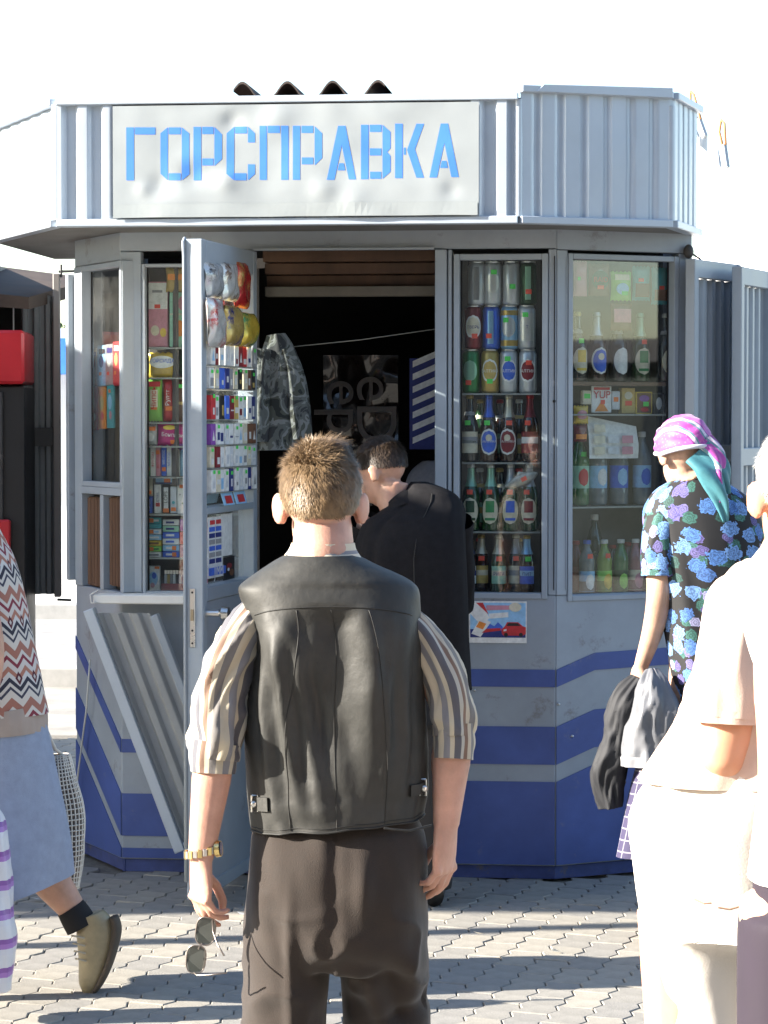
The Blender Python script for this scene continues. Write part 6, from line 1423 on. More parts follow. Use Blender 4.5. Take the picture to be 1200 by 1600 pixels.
jp, jrd = ringpath([(753, 642, 668), (760, 636, 688), (770, 629, 709), (783, 613, 721), (800, 592, 726), (822, 566, 728), (870, 553, 728), (950, 553, 731), (1020, 556, 734), (1076, 558, 737)], YJ, [.05, .07, .09, .105, .12, .13, .14, .145, .145, .145], [.10, .09, .08, .07, .05, .03, .01, 0, 0, 0])
def jfold(u, v, th, t):
    b = (th - math.pi / 2); body = smooth01((t - .2) / .3)
    return (.010 * N3(b * 1.5 + t, t * 4, 3) + .005 * N3(b * 4, t * 8 + b * 2, 6) - .012 * math.exp(-((b - .45 - .25 * t) / .10) ** 2) * smooth01((t - .25) / .1) * (1 - smooth01((t - .75) / .2))) * body
jb_ = MB(); jb_.loft(jp, jrd, (1, 0, 0), 72, 90, jfold, flat=True, power=2.8, seam=R(-90), capA=True)
jb_.build('jacket', M_black, PJ, smooth=True)
for a, b, c, sd in ((jl, jle, jlw, 2.2), (jr, jre, jrw, 5.2)): MB().loft([a, (a + b) / 2, b, (b + c) / 2, b + (c - b) * .9], [.07, .066, .062, .055, .048], (1, 0, 0), 32, 40, sleevefold(sd, .8)).build('sleeve', M_black, PJ, smooth=True)
jb_ = MB(); jb_.loft([J(622, 784, .07), J(628, 792, .06), J(634, 806, .04)], [(.062, .066), (.072, .076), (.09, .085)], (1, 0, 0), 32, 12)
jb_.build('collar', M_black, PJ, smooth=True)
for bq in (0.0,):
    MB().tube([jp[i] + Vector((.012, -jrd[i][1] - .004 - (.004 if i > 5 else 0), 0)) for i in range(2, 10)], .0016, 5).build('back_seam', M_seam, PJ, smooth=True)
tb = MB(); pp, pr = ringpath([(1030, 570, 726), (1080, 566, 730), (1130, 572, 724)], YJ, .12); tb.loft(pp, pr, (1, 0, 0), 28, 14, capA=True, capB=True)
for hx, f_ in ((608, fl), (686, fr2)):
    h_ = J(hx, 1100); tb.loft([h_, h_ + (f_ - h_) * .5, f_ + Vector((0, 0, -.03))], [(.088, .11), (.075, .09), (.066, .08)], (1, 0, 0), 24, 30, capA=True, capB=True)
cloth(tb, .012, lambda p: .006 * N3(p.x * 10, p.y * 10, p.z * 4), 'trousers', mat('charcoal_trousers', (.018, .018, .02), .85, var=.2), PJ)
for f_ in (fl, fr2):
    MB().loft([Vector((f_.x, f_.y - .08, .045)), Vector((f_.x, f_.y, .055)), Vector((f_.x - .01, f_.y + .1, .04)), Vector((f_.x - .01, f_.y + .18, .028))], [(.035, .042), (.042, .05), (.046, .038), (.03, .024)], (1, 0, 0), 20, 18, capA=True, capB=True).build('shoe', mat('black_shoe', (.02, .02, .02), .35), PJ, smooth=True)

# ================= the seller bending inside the kiosk (only a grey shoulder shows)
YS = 10.55
S_ = lambda px, py, dy=0.0: at(px, py, YS + dy)
PS = thing('person', (S_(700, 1000).x, YS, 0), 'person in grey top bending inside the kiosk behind the door jamb', 'person')
bd = MB(); sc_ = S_(735, 742, .12); SM = rotM(R(-70), R(-35)); head(bd, sc_, SM)
bd.loft([sc_ + SM @ Vector((0, -.03, -.05)), S_(715, 780), S_(700, 830)], [.055, .07, .12], (1, 0, 0), 18, 10, capA=True, capB=True)
bd.loft([S_(695, 770), S_(700, 860), S_(705, 960), S_(705, 1060), S_(705, 1120)], [(.10, .10), (.15, .12), (.15, .11), (.15, .11), (.14, .11)], (1, 0, 0), 18, 14, capA=True, capB=True)
for x in (680, 730):
    h_ = S_(x, 1080); bd.loft([h_, Vector((h_.x, YS, .5)), Vector((h_.x, YS, .1))], [.08, .06, .04], (1, 0, 0), 14, 14, capA=True, capB=True)
    sh = S_(x + (-30 if x < 700 else 30), 830); bd.loft([sh, sh + Vector((0, -.1, -.25)), sh + Vector((.05, -.3, -.25))], [.05, .042, .03], (1, 0, 0), 14, 14, capA=True, capB=True); hand(bd, sh + Vector((.05, -.3, -.25)), (.1, -1, -.2), (0, 0, -1), .95, .4, .3, 1)
body_build(bd, PS, SK2, .009)
hair(PS, sc_, SM, 1.0, lambda v: v.z + .1 - (.5 if v.y > .5 else 0), lambda v: .03, lambda v: Vector((0, -.4, -.8)), (.10, .07, .05), 1500, 'seller', .0016, 9)
gp, gr2 = ringpath([(720, 660, 705), (735, 643, 730), (755, 635, 750), (800, 630, 775), (900, 632, 782), (1000, 635, 780), (1100, 640, 780)], YS, [.07, .10, .12, .14, .14, .14, .14])
MB().loft(gp, gr2, (1, 0, 0), 48, 50, flat=True, fold=lambda u, v, th, t: .008 * N3(math.cos(th) * 3, math.sin(th) * 3, v * 6), capA=True).build('top', mat('grey_knit', (.30, .30, .33), .9, var=.12, vscale=60, bump=.3, bscale=400), PS, smooth=True)
MB().loft([S_(705, 1080), Vector((S_(705, 1080).x, YS, .5)), Vector((S_(705, 1080).x, YS, .12))], [(.19, .15), (.2, .16), (.2, .16)], (1, 0, 0), 32, 20).build('skirt', M_black, PS, smooth=True)
# ================= the woman in the flowered dress and headscarf
def floral(us=1.05):
    m = bpy.data.materials.new('flowered_cloth'); m.use_nodes = True; N = m.node_tree.nodes; L = m.node_tree.links; p = N['Principled BSDF']; p.inputs['Roughness'].default_value = .75
    uv = N.new('ShaderNodeUVMap')
    def layer(scale, off, thr, r0, bg, pal, petals, lim):
        mp = N.new('ShaderNodeMapping'); mp.inputs['Scale'].default_value = (us, 1.0, 1); mp.inputs['Location'].default_value = (off, off * .3, 0); L.new(uv.outputs[0], mp.inputs[0])
        vo = N.new('ShaderNodeTexVoronoi'); vo.voronoi_dimensions = '2D'; vo.inputs['Scale'].default_value = scale; vo.inputs['Randomness'].default_value = .75; L.new(mp.outputs[0], vo.inputs['Vector'])
        nz = N.new('ShaderNodeTexNoise'); nz.inputs['Scale'].default_value = scale * 5; nz.inputs['Detail'].default_value = 2; L.new(mp.outputs[0], nz.inputs['Vector'])
        # petal rings: a wobbling distance from the flower's centre
        dd = math_node(N, L, 'MULTIPLY_ADD', math_node(N, L, 'SUBTRACT', nz.outputs['Fac'], .5), petals, vo.outputs['Distance'])
        sc = N.new('ShaderNodeSeparateColor'); L.new(vo.outputs['Color'], sc.inputs[0])
        hue = ramp(N, pal); L.new(sc.outputs[0], hue.inputs[0])
        ring = math_node(N, L, 'SINE', math_node(N, L, 'MULTIPLY', dd, 42 if lim > .25 else 26)); ring = math_node(N, L, 'MULTIPLY_ADD', ring, .3, .72)
        hs = N.new('ShaderNodeMix'); hs.data_type = 'RGBA'; hs.blend_type = 'MULTIPLY'; hs.inputs['Factor'].default_value = 1.0; L.new(hue.outputs[0], hs.inputs['A']); L.new(ring, hs.inputs['B'])
        keep = math_node(N, L, 'GREATER_THAN', sc.outputs[1], thr); inside = math_node(N, L, 'LESS_THAN', dd, lim); f = math_node(N, L, 'MULTIPLY', keep, inside)
        mx = N.new('ShaderNodeMix'); mx.data_type = 'RGBA'; L.new(f, mx.inputs['Factor']); L.new(hs.outputs['Result'], mx.inputs['B'])
        if bg is None: mx.inputs['A'].default_value = (.010, .010, .012, 1)
        else: L.new(bg, mx.inputs['A'])
        return mx.outputs['Result']
    o = layer(20, 3.3, .55, 0, None, [(0, (.04, .14, .12)), (.5, (.06, .19, .17)), (.8, (.03, .09, .08))], .4, .42)
    o = layer(21, 9.1, .62, 0, o, [(0, (.17, .15, .38)), (.5, (.32, .32, .52)), (.75, (.12, .10, .30))], .34, .36)
    o = layer(15, 5.7, .08, 0, o, [(0, (.09, .22, .55)), (.35, (.17, .33, .66)), (.80, (.15, .13, .42)), (.88, (.08, .19, .5))], .6, .38)
    L.new(o, p.inputs['Base Color']); return m
YF = 8.75
W_ = lambda px, py, dy=0.0: at(px, py, YF + dy)
PF = thing('person', (W_(1100, 1000).x, YF, 0), 'person in blue flowered dress and purple headscarf looking into the right window', 'person')
fc = W_(1066, 712, .0); FM = rotM(R(24), R(-14))
bd = MB(); head(bd, fc, FM, .97)
bd.loft([fc + FM @ Vector((0, -.03, -.05)), W_(1082, 752), W_(1092, 790)], [.052, .056, .10], (1, 0, 0), 18, 10, capA=True, capB=True)
bd.loft([W_(1095, 790), W_(1098, 850), W_(1105, 950), W_(1110, 1050), W_(1110, 1130)], [(.13, .08), (.15, .10), (.14, .10), (.14, .10), (.15, .11)], (1, 0, 0), 18, 14, capA=True, capB=True)
fsh, fel, fwr = W_(1030, 800, -.02), W_(1030, 930, -.06), W_(1002, 1040, .02)
bd.loft([fsh, (fsh + fel) / 2, fel, W_(1020, 985, -.03), fwr], [.045, .046, .043, .036, .025], (1, 0, 0), 18, 24, capA=True, capB=True)
hand(bd, fwr, (-.22, .2, -1), (.7, .5, 0), .95, .55, .5, -1)
rs = W_(1170, 800); bd.loft([rs, rs + Vector((.05, .1, -.25)), rs + Vector((.0, .32, -.2))], [.045, .04, .028], (1, 0, 0), 16, 16, capA=True, capB=True); hand(bd, rs + Vector((0, .32, -.2)), (-.2, 1, .1), (0, 0, -1), .93, .5, .3, -1)
for x in (1070, 1130):
    h_ = W_(x, 1120); bd.loft([h_, Vector((h_.x, YF, .5)), Vector((h_.x, YF, .1)), Vector((h_.x - .01, YF + .03, .05))], [.07, .055, .04, .04], (1, 0, 0), 16, 20, capA=True, capB=True)
    bd.loft([Vector((h_.x, YF - .07, .04)), Vector((h_.x, YF + .02, .045)), Vector((h_.x - .05, YF + .14, .03))], [(.03, .03), (.038, .04), (.03, .02)], (1, 0, 0), 14, 12, capA=True, capB=True)
for x in (1070, 1130):
    q = W_(x, 1120); MB().loft([Vector((q.x, YF - .09, .04)), Vector((q.x, YF - .02, .05)), Vector((q.x - .03, YF + .09, .045)), Vector((q.x - .06, YF + .17, .03))], [(.038, .034), (.046, .044), (.05, .036), (.028, .022)], (1, 0, 0), 20, 16, capA=True, capB=True).build('shoe', mat('brown_slipper', (.06, .035, .025), .6), PF, smooth=True)
body_build(bd, PF, SK3, .0065)
eyes(PF, fc, FM, .97)
MF = floral(); MF2 = floral(.42)
dp, dr_ = ringpath([(742, 1062, 1112), (752, 1046, 1132), (764, 1026, 1152), (780, 1012, 1172), (805, 1004, 1186), (850, 1010, 1194), (905, 1022, 1196), (960, 1032, 1192), (1020, 1042, 1190), (1085, 1052, 1192), (1120, 1050, 1194)], YF, [.06, .075, .09, .105, .12, .135, .14, .135, .13, .135, .14])
db = MB(); db.loft(dp, dr_, (1, 0, 0), 72, 90, flat=True, fold=lambda u, v, th, t: (.010 * N3(math.cos(th) * 2, math.sin(th) * 2, v * 3) + .005 * N3(math.cos(th) * 7, math.sin(th) * 7, v * 3 + 5)) * smooth01((t - .3) / .3), power=2.2, seam=R(-90))
db.build('dress_top', MF, PF, smooth=True)
db = MB(); db.loft([W_(1055, 800), W_(1040, 815, -.03), W_(1031, 850, -.05), W_(1030, 900, -.06)], [(.05, .06), (.062, .066), (.062, .066), (.060, .064)], (1, 0, 0), 40, 40, lambda u, v, th, t: .006 * N3(math.cos(th) * 3, math.sin(th) * 3, v * 9), seam=R(-20))
db.build('sleeve', MF2, PF, smooth=True)
db = MB(); db.loft([W_(1150, 800), W_(1172, 830, .03), W_(1180, 880, .06)], [(.05, .06), (.058, .062), (.058, .06)], (1, 0, 0), 32, 24)
db.build('sleeve', MF2, PF, smooth=True)
# checked purple skirt
def checks():
    m = bpy.data.materials.new('checked_skirt'); m.use_nodes = True; N = m.node_tree.nodes; L = m.node_tree.links; p = N['Principled BSDF']; p.inputs['Roughness'].default_value = .8
    uv = N.new('ShaderNodeUVMap'); sx = N.new('ShaderNodeSeparateXYZ'); L.new(uv.outputs[0], sx.inputs[0])
    a = math_node(N, L, 'LESS_THAN', math_node(N, L, 'FRACT', math_node(N, L, 'MULTIPLY', sx.outputs[0], 40)), .12); b = math_node(N, L, 'LESS_THAN', math_node(N, L, 'FRACT', math_node(N, L, 'MULTIPLY', sx.outputs[1], 26)), .12)
    f = math_node(N, L, 'MAXIMUM', a, b); mx = N.new('ShaderNodeMix'); mx.data_type = 'RGBA'; L.new(f, mx.inputs['Factor']); mx.inputs['A'].default_value = (.03, .024, .07, 1); mx.inputs['B'].default_value = (.2, .19, .22, 1)
    L.new(mx.outputs['Result'], p.inputs['Base Color']); return m
sp_, sr_ = ringpath([(1095, 1040, 1194), (1150, 1010, 1200), (1210, 992, 1205), (1270, 980, 1208), (1336, 968, 1212)], YF, [.14, .16, .18, .19, .2])
MB().loft(sp_, sr_, (1, 0, 0), 90, 60, flat=True, fold=lambda u, v, th, t: t * .018 * math.sin(th * 9 + 2 * N3(th, v * 2, 0)), seam=R(-90)).build('skirt', checks(), PF, smooth=True)
# headscarf
def scarfmat():
    m = bpy.data.materials.new('headscarf_silk'); m.use_nodes = True; N = m.node_tree.nodes; L = m.node_tree.links; p = N['Principled BSDF']; p.inputs['Roughness'].default_value = .6; p.inputs['Sheen Weight'].default_value = .2
    tc = N.new('ShaderNodeTexCoord'); wv = N.new('ShaderNodeTexWave'); wv.inputs['Scale'].default_value = 3.0; wv.inputs['Distortion'].default_value = 5; wv.inputs['Detail'].default_value = 2; wv.bands_direction = 'DIAGONAL'; L.new(tc.outputs['Object'], wv.inputs[0])
    r = ramp(N, [(0, (.34, .04, .30)), (.30, (.52, .06, .36)), (.42, (.22, .04, .24)), (.56, (.58, .53, .64)), (.78, (.10, .22, .27)), (.9, (.36, .05, .30))], 'CONSTANT'); L.new(wv.outputs['Fac'], r.inputs[0])
    vo = N.new('ShaderNodeTexVoronoi'); vo.inputs['Scale'].default_value = 90; L.new(tc.outputs['Object'], vo.inputs['Vector']); f = math_node(N, L, 'LESS_THAN', vo.outputs['Distance'], .28)
    f = math_node(N, L, 'MULTIPLY', f, .45); mx = N.new('ShaderNodeMix'); mx.data_type = 'RGBA'; L.new(f, mx.inputs['Factor']); L.new(r.outputs[0], mx.inputs['A']); mx.inputs['B'].default_value = (.45, .2, .35, 1); L.new(mx.outputs['Result'], p.inputs['Base Color']); return m
MS = scarfmat(); M_teal = mat('headscarf_teal', (.06, .20, .24), .5, var=.2, vscale=20)
sbm = MB(); nu, nv = 48, 26; V = []
for lay in (0, 1):
    for i in range(nv + 1):
        for j in range(nu):
            th = R(2 + 103 * i / nv); ph = 2 * math.pi * j / nu; v = Vector((math.sin(th) * math.cos(ph), math.sin(th) * math.sin(ph), math.cos(th)))
            r = Vector((.090, .112, .106)) * (1 + .06 * N3(v.x * 2.5, v.y * 2.5, v.z * 5) + .05 * (.4 - abs(N3(v.x * 3 + v.z * 2, v.y * 2, v.z * 6 - v.y * 3))) - lay * .03)
            # edge lies across the brow in front and lower behind
            q = Vector((v.x * r.x, v.y * r.y - .016, v.z * r.z + .028 + .030 * max(0, v.y) * (i / nv)))
            V.append(fc + FM @ q)
for i in range(nv):
    for j in range(nu): a = i * nu + j; b_ = i * nu + (j + 1) % nu; sbm.f.append((a, a + nu, b_ + nu, b_)); sbm.fm.append(0)
O_ = (nv + 1) * nu
for i in range(nv):
    for j in range(nu): a = O_ + i * nu + j; b_ = O_ + i * nu + (j + 1) % nu; sbm.f.append((a, b_, b_ + nu, a + nu)); sbm.fm.append(0)
for j in range(nu): a, b_ = nv * nu + j, nv * nu + (j + 1) % nu; sbm.f.append((a, O_ + a, O_ + b_, b_)); sbm.fm.append(0)
sbm.v = V; sbm.build('headscarf', MS, PF, smooth=True)
# pale rolled hem of the scarf
rim = [fc + FM @ Vector((math.sin(R(104)) * math.cos(2 * math.pi * j / 40) * .092, math.sin(R(104)) * math.sin(2 * math.pi * j / 40) * .115 - .016, math.cos(R(104)) * .108 + .028 + .030 * max(0, math.sin(2 * math.pi * j / 40)))) for j in range(41)]
MB().tube(rim, .0075, 8, cap=False).build('scarf_hem', mat('scarf_hem_lilac', (.6, .58, .66), .5), PF, smooth=True)
# knot tails
def tail(pts, rad, m, nm='scarf_tail'): MB().loft(pts, rad, (1, 0, 0), 24, 30, lambda u, v, th, t: .006 * math.sin(th * 3 + v * 30), capB=True).build(nm, m, PF, smooth=True)
tail([W_(1082, 715, -.10), W_(1105, 738, -.125), W_(1125, 775, -.13), W_(1133, 815, -.125)], [(.03, .02), (.038, .016), (.026, .012), (.006, .005)], M_teal)
tail([W_(1096, 700, -.09), W_(1122, 728, -.10), W_(1132, 755, -.10), W_(1137, 772, -.10)], [(.03, .02), (.034, .016), (.022, .012), (.008, .005)], M_teal)
tail([W_(1100, 690, -.085), W_(1120, 715, -.105), W_(1122, 750, -.125), W_(1128, 785, -.128)], [(.03, .02), (.026, .016), (.014, .012), (.006, .005)], MS)
# jacket carried over her hand
CJ = thing('carried_jacket', W_(1000, 1250), 'grey jacket carried over the hand of the woman in flowers', 'jacket')
m_jk = mat('grey_satin', (.13, .135, .15), .42, var=.15, vscale=10, bump=.15, bscale=60, spec=.5)
jf = lambda sd, am=1: (lambda u, v, th, t: am * min(1, t * 4 + .2) * (.020 * N3(math.cos(th) * 1.8 + sd, math.sin(th) * 1.8, v * 7) + .016 * (.5 - abs(N3(math.cos(th) * 3 + v * 5, math.sin(th) * 3 + sd, v * 9))) + .007 * N3(math.cos(th) * 8, math.sin(th) * 8 + sd, v * 16)))
MB().loft([W_(1018, 1046, -.06), W_(1022, 1075, -.08), W_(1024, 1120, -.09), W_(1024, 1165, -.09), W_(1024, 1193, -.09)], [(.02, .02), (.055, .05), (.085, .06), (.105, .065), (.108, .068)], (1, 0, 0), 64, 60, jf(2.1)).build('jacket_panel', m_jk, CJ, smooth=True)
MB().loft([W_(1024, 1180, -.09), W_(1024, 1196, -.09)], [(.108, .070), (.109, .071)], (1, 0, 0), 64, 8, jf(2.1, .6)).build('waistband', mat('grey_satin_band', (.30, .30, .32), .45), CJ, smooth=True)
MB().loft([W_(998, 1060, .0), W_(976, 1100, .0), W_(966, 1160, .0), W_(950, 1215, .0), W_(955, 1262, .0)], [(.025, .03), (.045, .045), (.046, .05), (.052, .045), (.03, .03)], (1, 0, 0), 48, 60, jf(7.7, 1.1), capB=True).build('sleeve', mat('dark_grey_satin', (.016, .017, .021), .7, var=.2), CJ, smooth=True)

# ================= the person in white at the right edge (very near the camera)
YW = 4.28
Z_ = lambda px, py, dy=0.0: at(px, py, YW + dy)
PW_ = thing('person', (Z_(1200, 1000).x, YW, 0), 'person in sunlit cream short sleeved shirt and loose white trousers at right edge', 'person')
wc_ = Z_(1255, 775, .0); WM = rotM(R(10), 0)
bd = MB(); head(bd, wc_, WM, 1.02, 1.3)
bd.loft([wc_ + Vector((0, 0, -.04)), Z_(1252, 850), Z_(1240, 890), Z_(1235, 930)], [.056, .06, .07, .12], (1, 0, 0), 18, 12, capA=True, capB=True)
bd.loft([Z_(1235, 920), Z_(1220, 1000), Z_(1190, 1150), Z_(1160, 1280), Z_(1150, 1400)], [(.12, .07), (.12, .10), (.11, .12), (.15, .14), (.14, .13)], (1, 0, 0), 18, 14, capA=True, capB=True)
wsh, wel, wwr = Z_(1165, 950, -.06), Z_(1132, 1190, -.12), Z_(1215, 1210, .14)
bd.loft([wsh, (wsh + wel) / 2, wel + Vector((0, 0, .03)), wel, wel + (wwr - wel) * .4, wwr], [.05, .048, .042, .036, .042, .028], (1, 0, 0), 20, 30, capA=True, capB=True)
hand(bd, wwr, (.3, 1, .1), (1, 0, -.2), 1.0, .6, .4, 1)
w2 = Z_(1320, 960); bd.loft([w2, w2 + Vector((.04, 0, -.28)), w2 + Vector((.0, .2, -.4))], [.05, .042, .028], (1, 0, 0), 16, 16, capA=True, capB=True); hand(bd, w2 + Vector((0, .2, -.4)), (0, 1, -.3), (-1, 0, 0), 1, .6, .4, 1)
for x in (1080, 1200):
    h_ = Z_(x, 1420); bd.loft([h_, Vector((h_.x, YW, .5)), Vector((h_.x, YW, .09))], [.09, .06, .04], (1, 0, 0), 16, 20, capA=True, capB=True)
body_build(bd, PW_, mat('skin_warm', (.52, .28, .18), .5, var=.1, sss=.35, spec=.4), .0065)  # one even warm skin colour with stronger subsurface scattering
eyes(PW_, wc_, WM, 1.02)
hair(PW_, wc_, WM, 1.02, keepM, lambda v: .014, lambda v: Vector((0, .2, -.9)), (.6, .58, .55), 5000, 'white', .001, 8)
M_cream = mat('cream_shirt', (.50, .38, .32), .8, var=.05, vscale=20, bump=.15, bscale=300); M_whitecl = mat('white_cotton', (.66, .62, .57), .85, var=.04, bump=.1, bscale=300)
xp, xr_ = ringpath([(868, 1208, 1298), (880, 1185, 1318), (900, 1150, 1345), (930, 1122, 1358), (980, 1108, 1356), (1050, 1086, 1346), (1120, 1058, 1335), (1170, 1026, 1325), (1215, 1000, 1318)], YW, [.07, .08, .095, .11, .12, .13, .14, .15, .155])
xb = MB(); xb.loft(xp, xr_, (1, 0, 0), 64, 80, flat=True, fold=lambda u, v, th, t: ((.016 * N3(math.cos(th) * 2, math.sin(th) * 2, v * 5) + .016 * (.5 - abs(N3(math.cos(th) * 3, math.sin(th) * 3 + v * 3, v * 5)))) ) * smooth01((t - .3) / .3), power=2.2, seam=R(-90))
xb.build('shirt', M_cream, PW_, smooth=True)
xb = MB(); xb.loft([Z_(1190, 925, -.02), Z_(1168, 950, -.05), Z_(1152, 1010, -.08), Z_(1142, 1070, -.10), Z_(1137, 1126, -.11)], [(.05, .06), (.062, .068), (.058, .066), (.057, .066), (.057, .066)], (1, 0, 0), 56, 60, lambda u, v, th, t: .009 * N3(math.cos(th) * 2.4, math.sin(th) * 2.4, v * 7) + .010 * (.5 - abs(N3(math.cos(th) * 3, math.sin(th) * 3, v * 6 + 3))), seam=R(-60))
xb.build('sleeve', M_cream, PW_, smooth=True)
MB().loft([Z_(1138, 1108, -.11), Z_(1137, 1128, -.111)], [(.0585, .0675), (.0588, .068)], (1, 0, 0), 56, 6, lambda u, v, th, t: .007 * N3(math.cos(th) * 2.4, math.sin(th) * 2.4, 1.5)).build('sleeve_hem', M_cream, PW_, smooth=True)
up_p, up_r = ringpath([(1180, 1045, 1315), (1225, 1002, 1315), (1280, 983, 1308), (1340, 986, 1300), (1400, 990, 1296), (1460, 998, 1290)], YW, [.15, .17, .185, .185, .175, .165])
wb_ = MB(); wb_.loft(up_p, up_r, (1, 0, 0), 36, 24, flat=True, capA=True, capB=True, power=2.2)
for x0, x1, x2, hw in ((1082, 1096, 1104, .086), (1225, 1228, 1232, .085)):
    g0_, g1_ = Z_(x0, 1440), Z_(x1, 1600); wb_.loft([g0_, (g0_ + g1_) / 2, g1_, Vector((g1_.x, YW, .4)), Vector((g1_.x + .01, YW, .06))], [(hw + .012, .13), (hw, .12), (hw - .004, .11), (hw - .008, .1), (hw - .004, .1)], (1, 0, 0), 28, 40, capA=True, capB=True)
cloth(wb_, .008, lambda p: .014 * N3(p.x * 7, p.y * 7, p.z * 3) + .016 * (.5 - abs(N3(p.x * 9 + p.z * 4, p.y * 8, p.z * 3))) - .008, 'trousers', M_whitecl, PW_, 5)
MB().tube([Z_(1085, 1405, -.18), Z_(1100, 1412, -.19), Z_(1112, 1411, -.19)], .0016, 6).tube([Z_(1122, 1418, -.19), Z_(1140, 1421, -.19), Z_(1158, 1416, -.185)], .0016, 6).build('pocket_seam', mat('seam_tan', (.35, .22, .15), .8), PW_)
for x in (1100, 1230):
    q = Z_(x, 1600); MB().loft([Vector((q.x, YW - .08, .045)), Vector((q.x, YW, .055)), Vector((q.x, YW + .1, .04)), Vector((q.x, YW + .18, .028))], [(.036, .042), (.043, .05), (.047, .038), (.03, .024)], (1, 0, 0), 20, 16, capA=True, capB=True).build('shoe', mat('tan_shoe', (.2, .12, .07), .5), PW_, smooth=True)
# ================= the person in dark trousers, cut by the right edge
YD = 3.75
D_ = lambda px, py, dy=0.0: at(px, py, YD + dy)
PD = thing('person', (D_(1300, 1400).x, YD, 0), 'person in white shirt and dark purple trousers cut off at lower right corner', 'person')
dc_ = D_(1345, 700); DM = rotM(R(0), 0); bd = MB(); head(bd, dc_, DM)
bd.loft([dc_ + Vector((0, 0, -.04)), D_(1345, 800), D_(1345, 860)], [.055, .06, .1], (1, 0, 0), 16, 10, capA=True, capB=True)
bd.loft([D_(1345, 850), D_(1340, 1000), D_(1335, 1200), D_(1330, 1400)], [(.12, .07), (.15, .1), (.14, .1), (.14, .11)], (1, 0, 0), 16, 12, capA=True, capB=True)
for sx in (-1, 1):
    sh = D_(1352 + sx * 128, 915); el = sh + Vector((sx * .03 + (.10 if sx < 0 else 0), .15, -.27)); wr = el + Vector((.06, .25, -.05)); MB().loft([sh + Vector((-.03 * sx, 0, .0)), sh, (sh + el) / 2, sh + (el - sh) * .8], [.05, .062, .06, .058], (1, 0, 0), 36, 30, lambda u, v, th, t: .006 * N3(math.cos(th) * 3, math.sin(th) * 3, v * 8)).build('sleeve', M_whitecl, PD, smooth=True); bd.loft([sh, (sh + el) / 2, el, wr], [.05, .044, .04, .026], (1, 0, 0), 14, 16, capA=True, capB=True); hand(bd, wr, (0, 1, -.1), (0, 0, -1), 1, .5, .3, 1)
for x in (1240, 1400):
    h_ = D_(x, 1400); bd.loft([h_, Vector((h_.x, YD, .5)), Vector((h_.x, YD, .1))], [.08, .06, .04], (1, 0, 0), 14, 16, capA=True, capB=True)
    MB().loft([Vector((h_.x, YD - .08, .045)), Vector((h_.x, YD, .055)), Vector((h_.x, YD + .17, .03))], [(.036, .042), (.043, .05), (.03, .024)], (1, 0, 0), 16, 12, capA=True, capB=True).build('shoe', mat('black_shoe', (.02, .02, .02), .35), PD, smooth=True)
body_build(bd, PD, SK2, .009)
hair(PD, dc_, DM, 1.0, keepM, lambda v: .016, lambda v: Vector((0, .2, -.9)), (.05, .035, .025), 1500, 'edge', .0016, 12)
yp, yr = ringpath([(850, 1300, 1390), (880, 1250, 1440), (920, 1215, 1480), (1000, 1208, 1480), (1150, 1200, 1475), (1260, 1184, 1472), (1371, 1168, 1475)], YD, [.07, .09, .11, .13, .14, .15, .155])
yb_ = MB(); yb_.loft(yp, yr, (1, 0, 0), 48, 60, flat=True, fold=lambda u, v, th, t: .009 * N3(math.cos(th) * 2.5, math.sin(th) * 2.5, v * 4) * smooth01((t - .3) / .3), power=2.2, seam=R(-90)); yb_.build('shirt', M_whitecl, PD, smooth=True)
tb = MB(); pp, pr = ringpath([(1340, 1185, 1460), (1400, 1178, 1462), (1450, 1180, 1460)], YD, .14); tb.loft(pp, pr, (1, 0, 0), 28, 14, flat=True, capA=True, capB=True)
for x0, x1 in ((1248, 1238), (1395, 1400)):
    g0_, g1_ = D_(x0, 1430), D_(x1, 1610); tb.loft([g0_, g1_, Vector((g1_.x, YD, .4)), Vector((g1_.x, YD, .06))], [(.085, .12), (.082, .11), (.078, .1), (.078, .1)], (1, 0, 0), 24, 30, capA=True, capB=True)
cloth(tb, .009, lambda p: .006 * N3(p.x * 9, p.y * 9, p.z * 3), 'trousers', mat('plum_trousers', (.018, .012, .022), .8, var=.1), PD)

# ================= the woman walking off at the left edge
YL = 7.9
Q_ = lambda px, py, dy=0.0: at(px, py, YL + dy)
PL_ = thing('person', (Q_(-30, 1300).x, YL, 0), 'person in zigzag patterned sweater and pale blue skirt walking off at left edge', 'person')
lc_ = Q_(-62, 735); LM = rotM(R(80), 0); bd = MB(); head(bd, lc_, LM, .98)
bd.loft([lc_ + Vector((0, 0, -.04)), Q_(-55, 800), Q_(-50, 850)], [.052, .056, .1], (1, 0, 0), 16, 10, capA=True, capB=True)
bd.loft([Q_(-50, 845), Q_(-45, 950), Q_(-35, 1100), Q_(-30, 1200)], [(.10, .12), (.12, .15), (.14, .15), (.15, .15)], (1, 0, 0), 16, 12, capA=True, capB=True)
for dy in (-.19, .19):
    sh = Q_(-45, 880, dy); bd.loft([sh, sh + Vector((.06, dy * .1, -.26)), sh + Vector((.02 if dy < 0 else .12, dy * .05, -.50))], [.045, .04, .026], (1, 0, 0), 14, 16, capA=True, capB=True); hand(bd, sh + Vector((.02 if dy < 0 else .12, dy * .05, -.50)), (0, 0, -1), (-1, 0, 0), .93, .9, .5, 1 if dy < 0 else -1)
hipb = Q_(-10, 1180, .05); kn = Q_(48, 1335, .05); an = Q_(118, 1428, .04)
bd.loft([hipb, (hipb + kn) / 2, kn, kn + (an - kn) * .4, an, Q_(126, 1450, .04)], [.09, .08, .062, .06, .040, .036], (0, 1, 0), 18, 30, capA=True, capB=True)
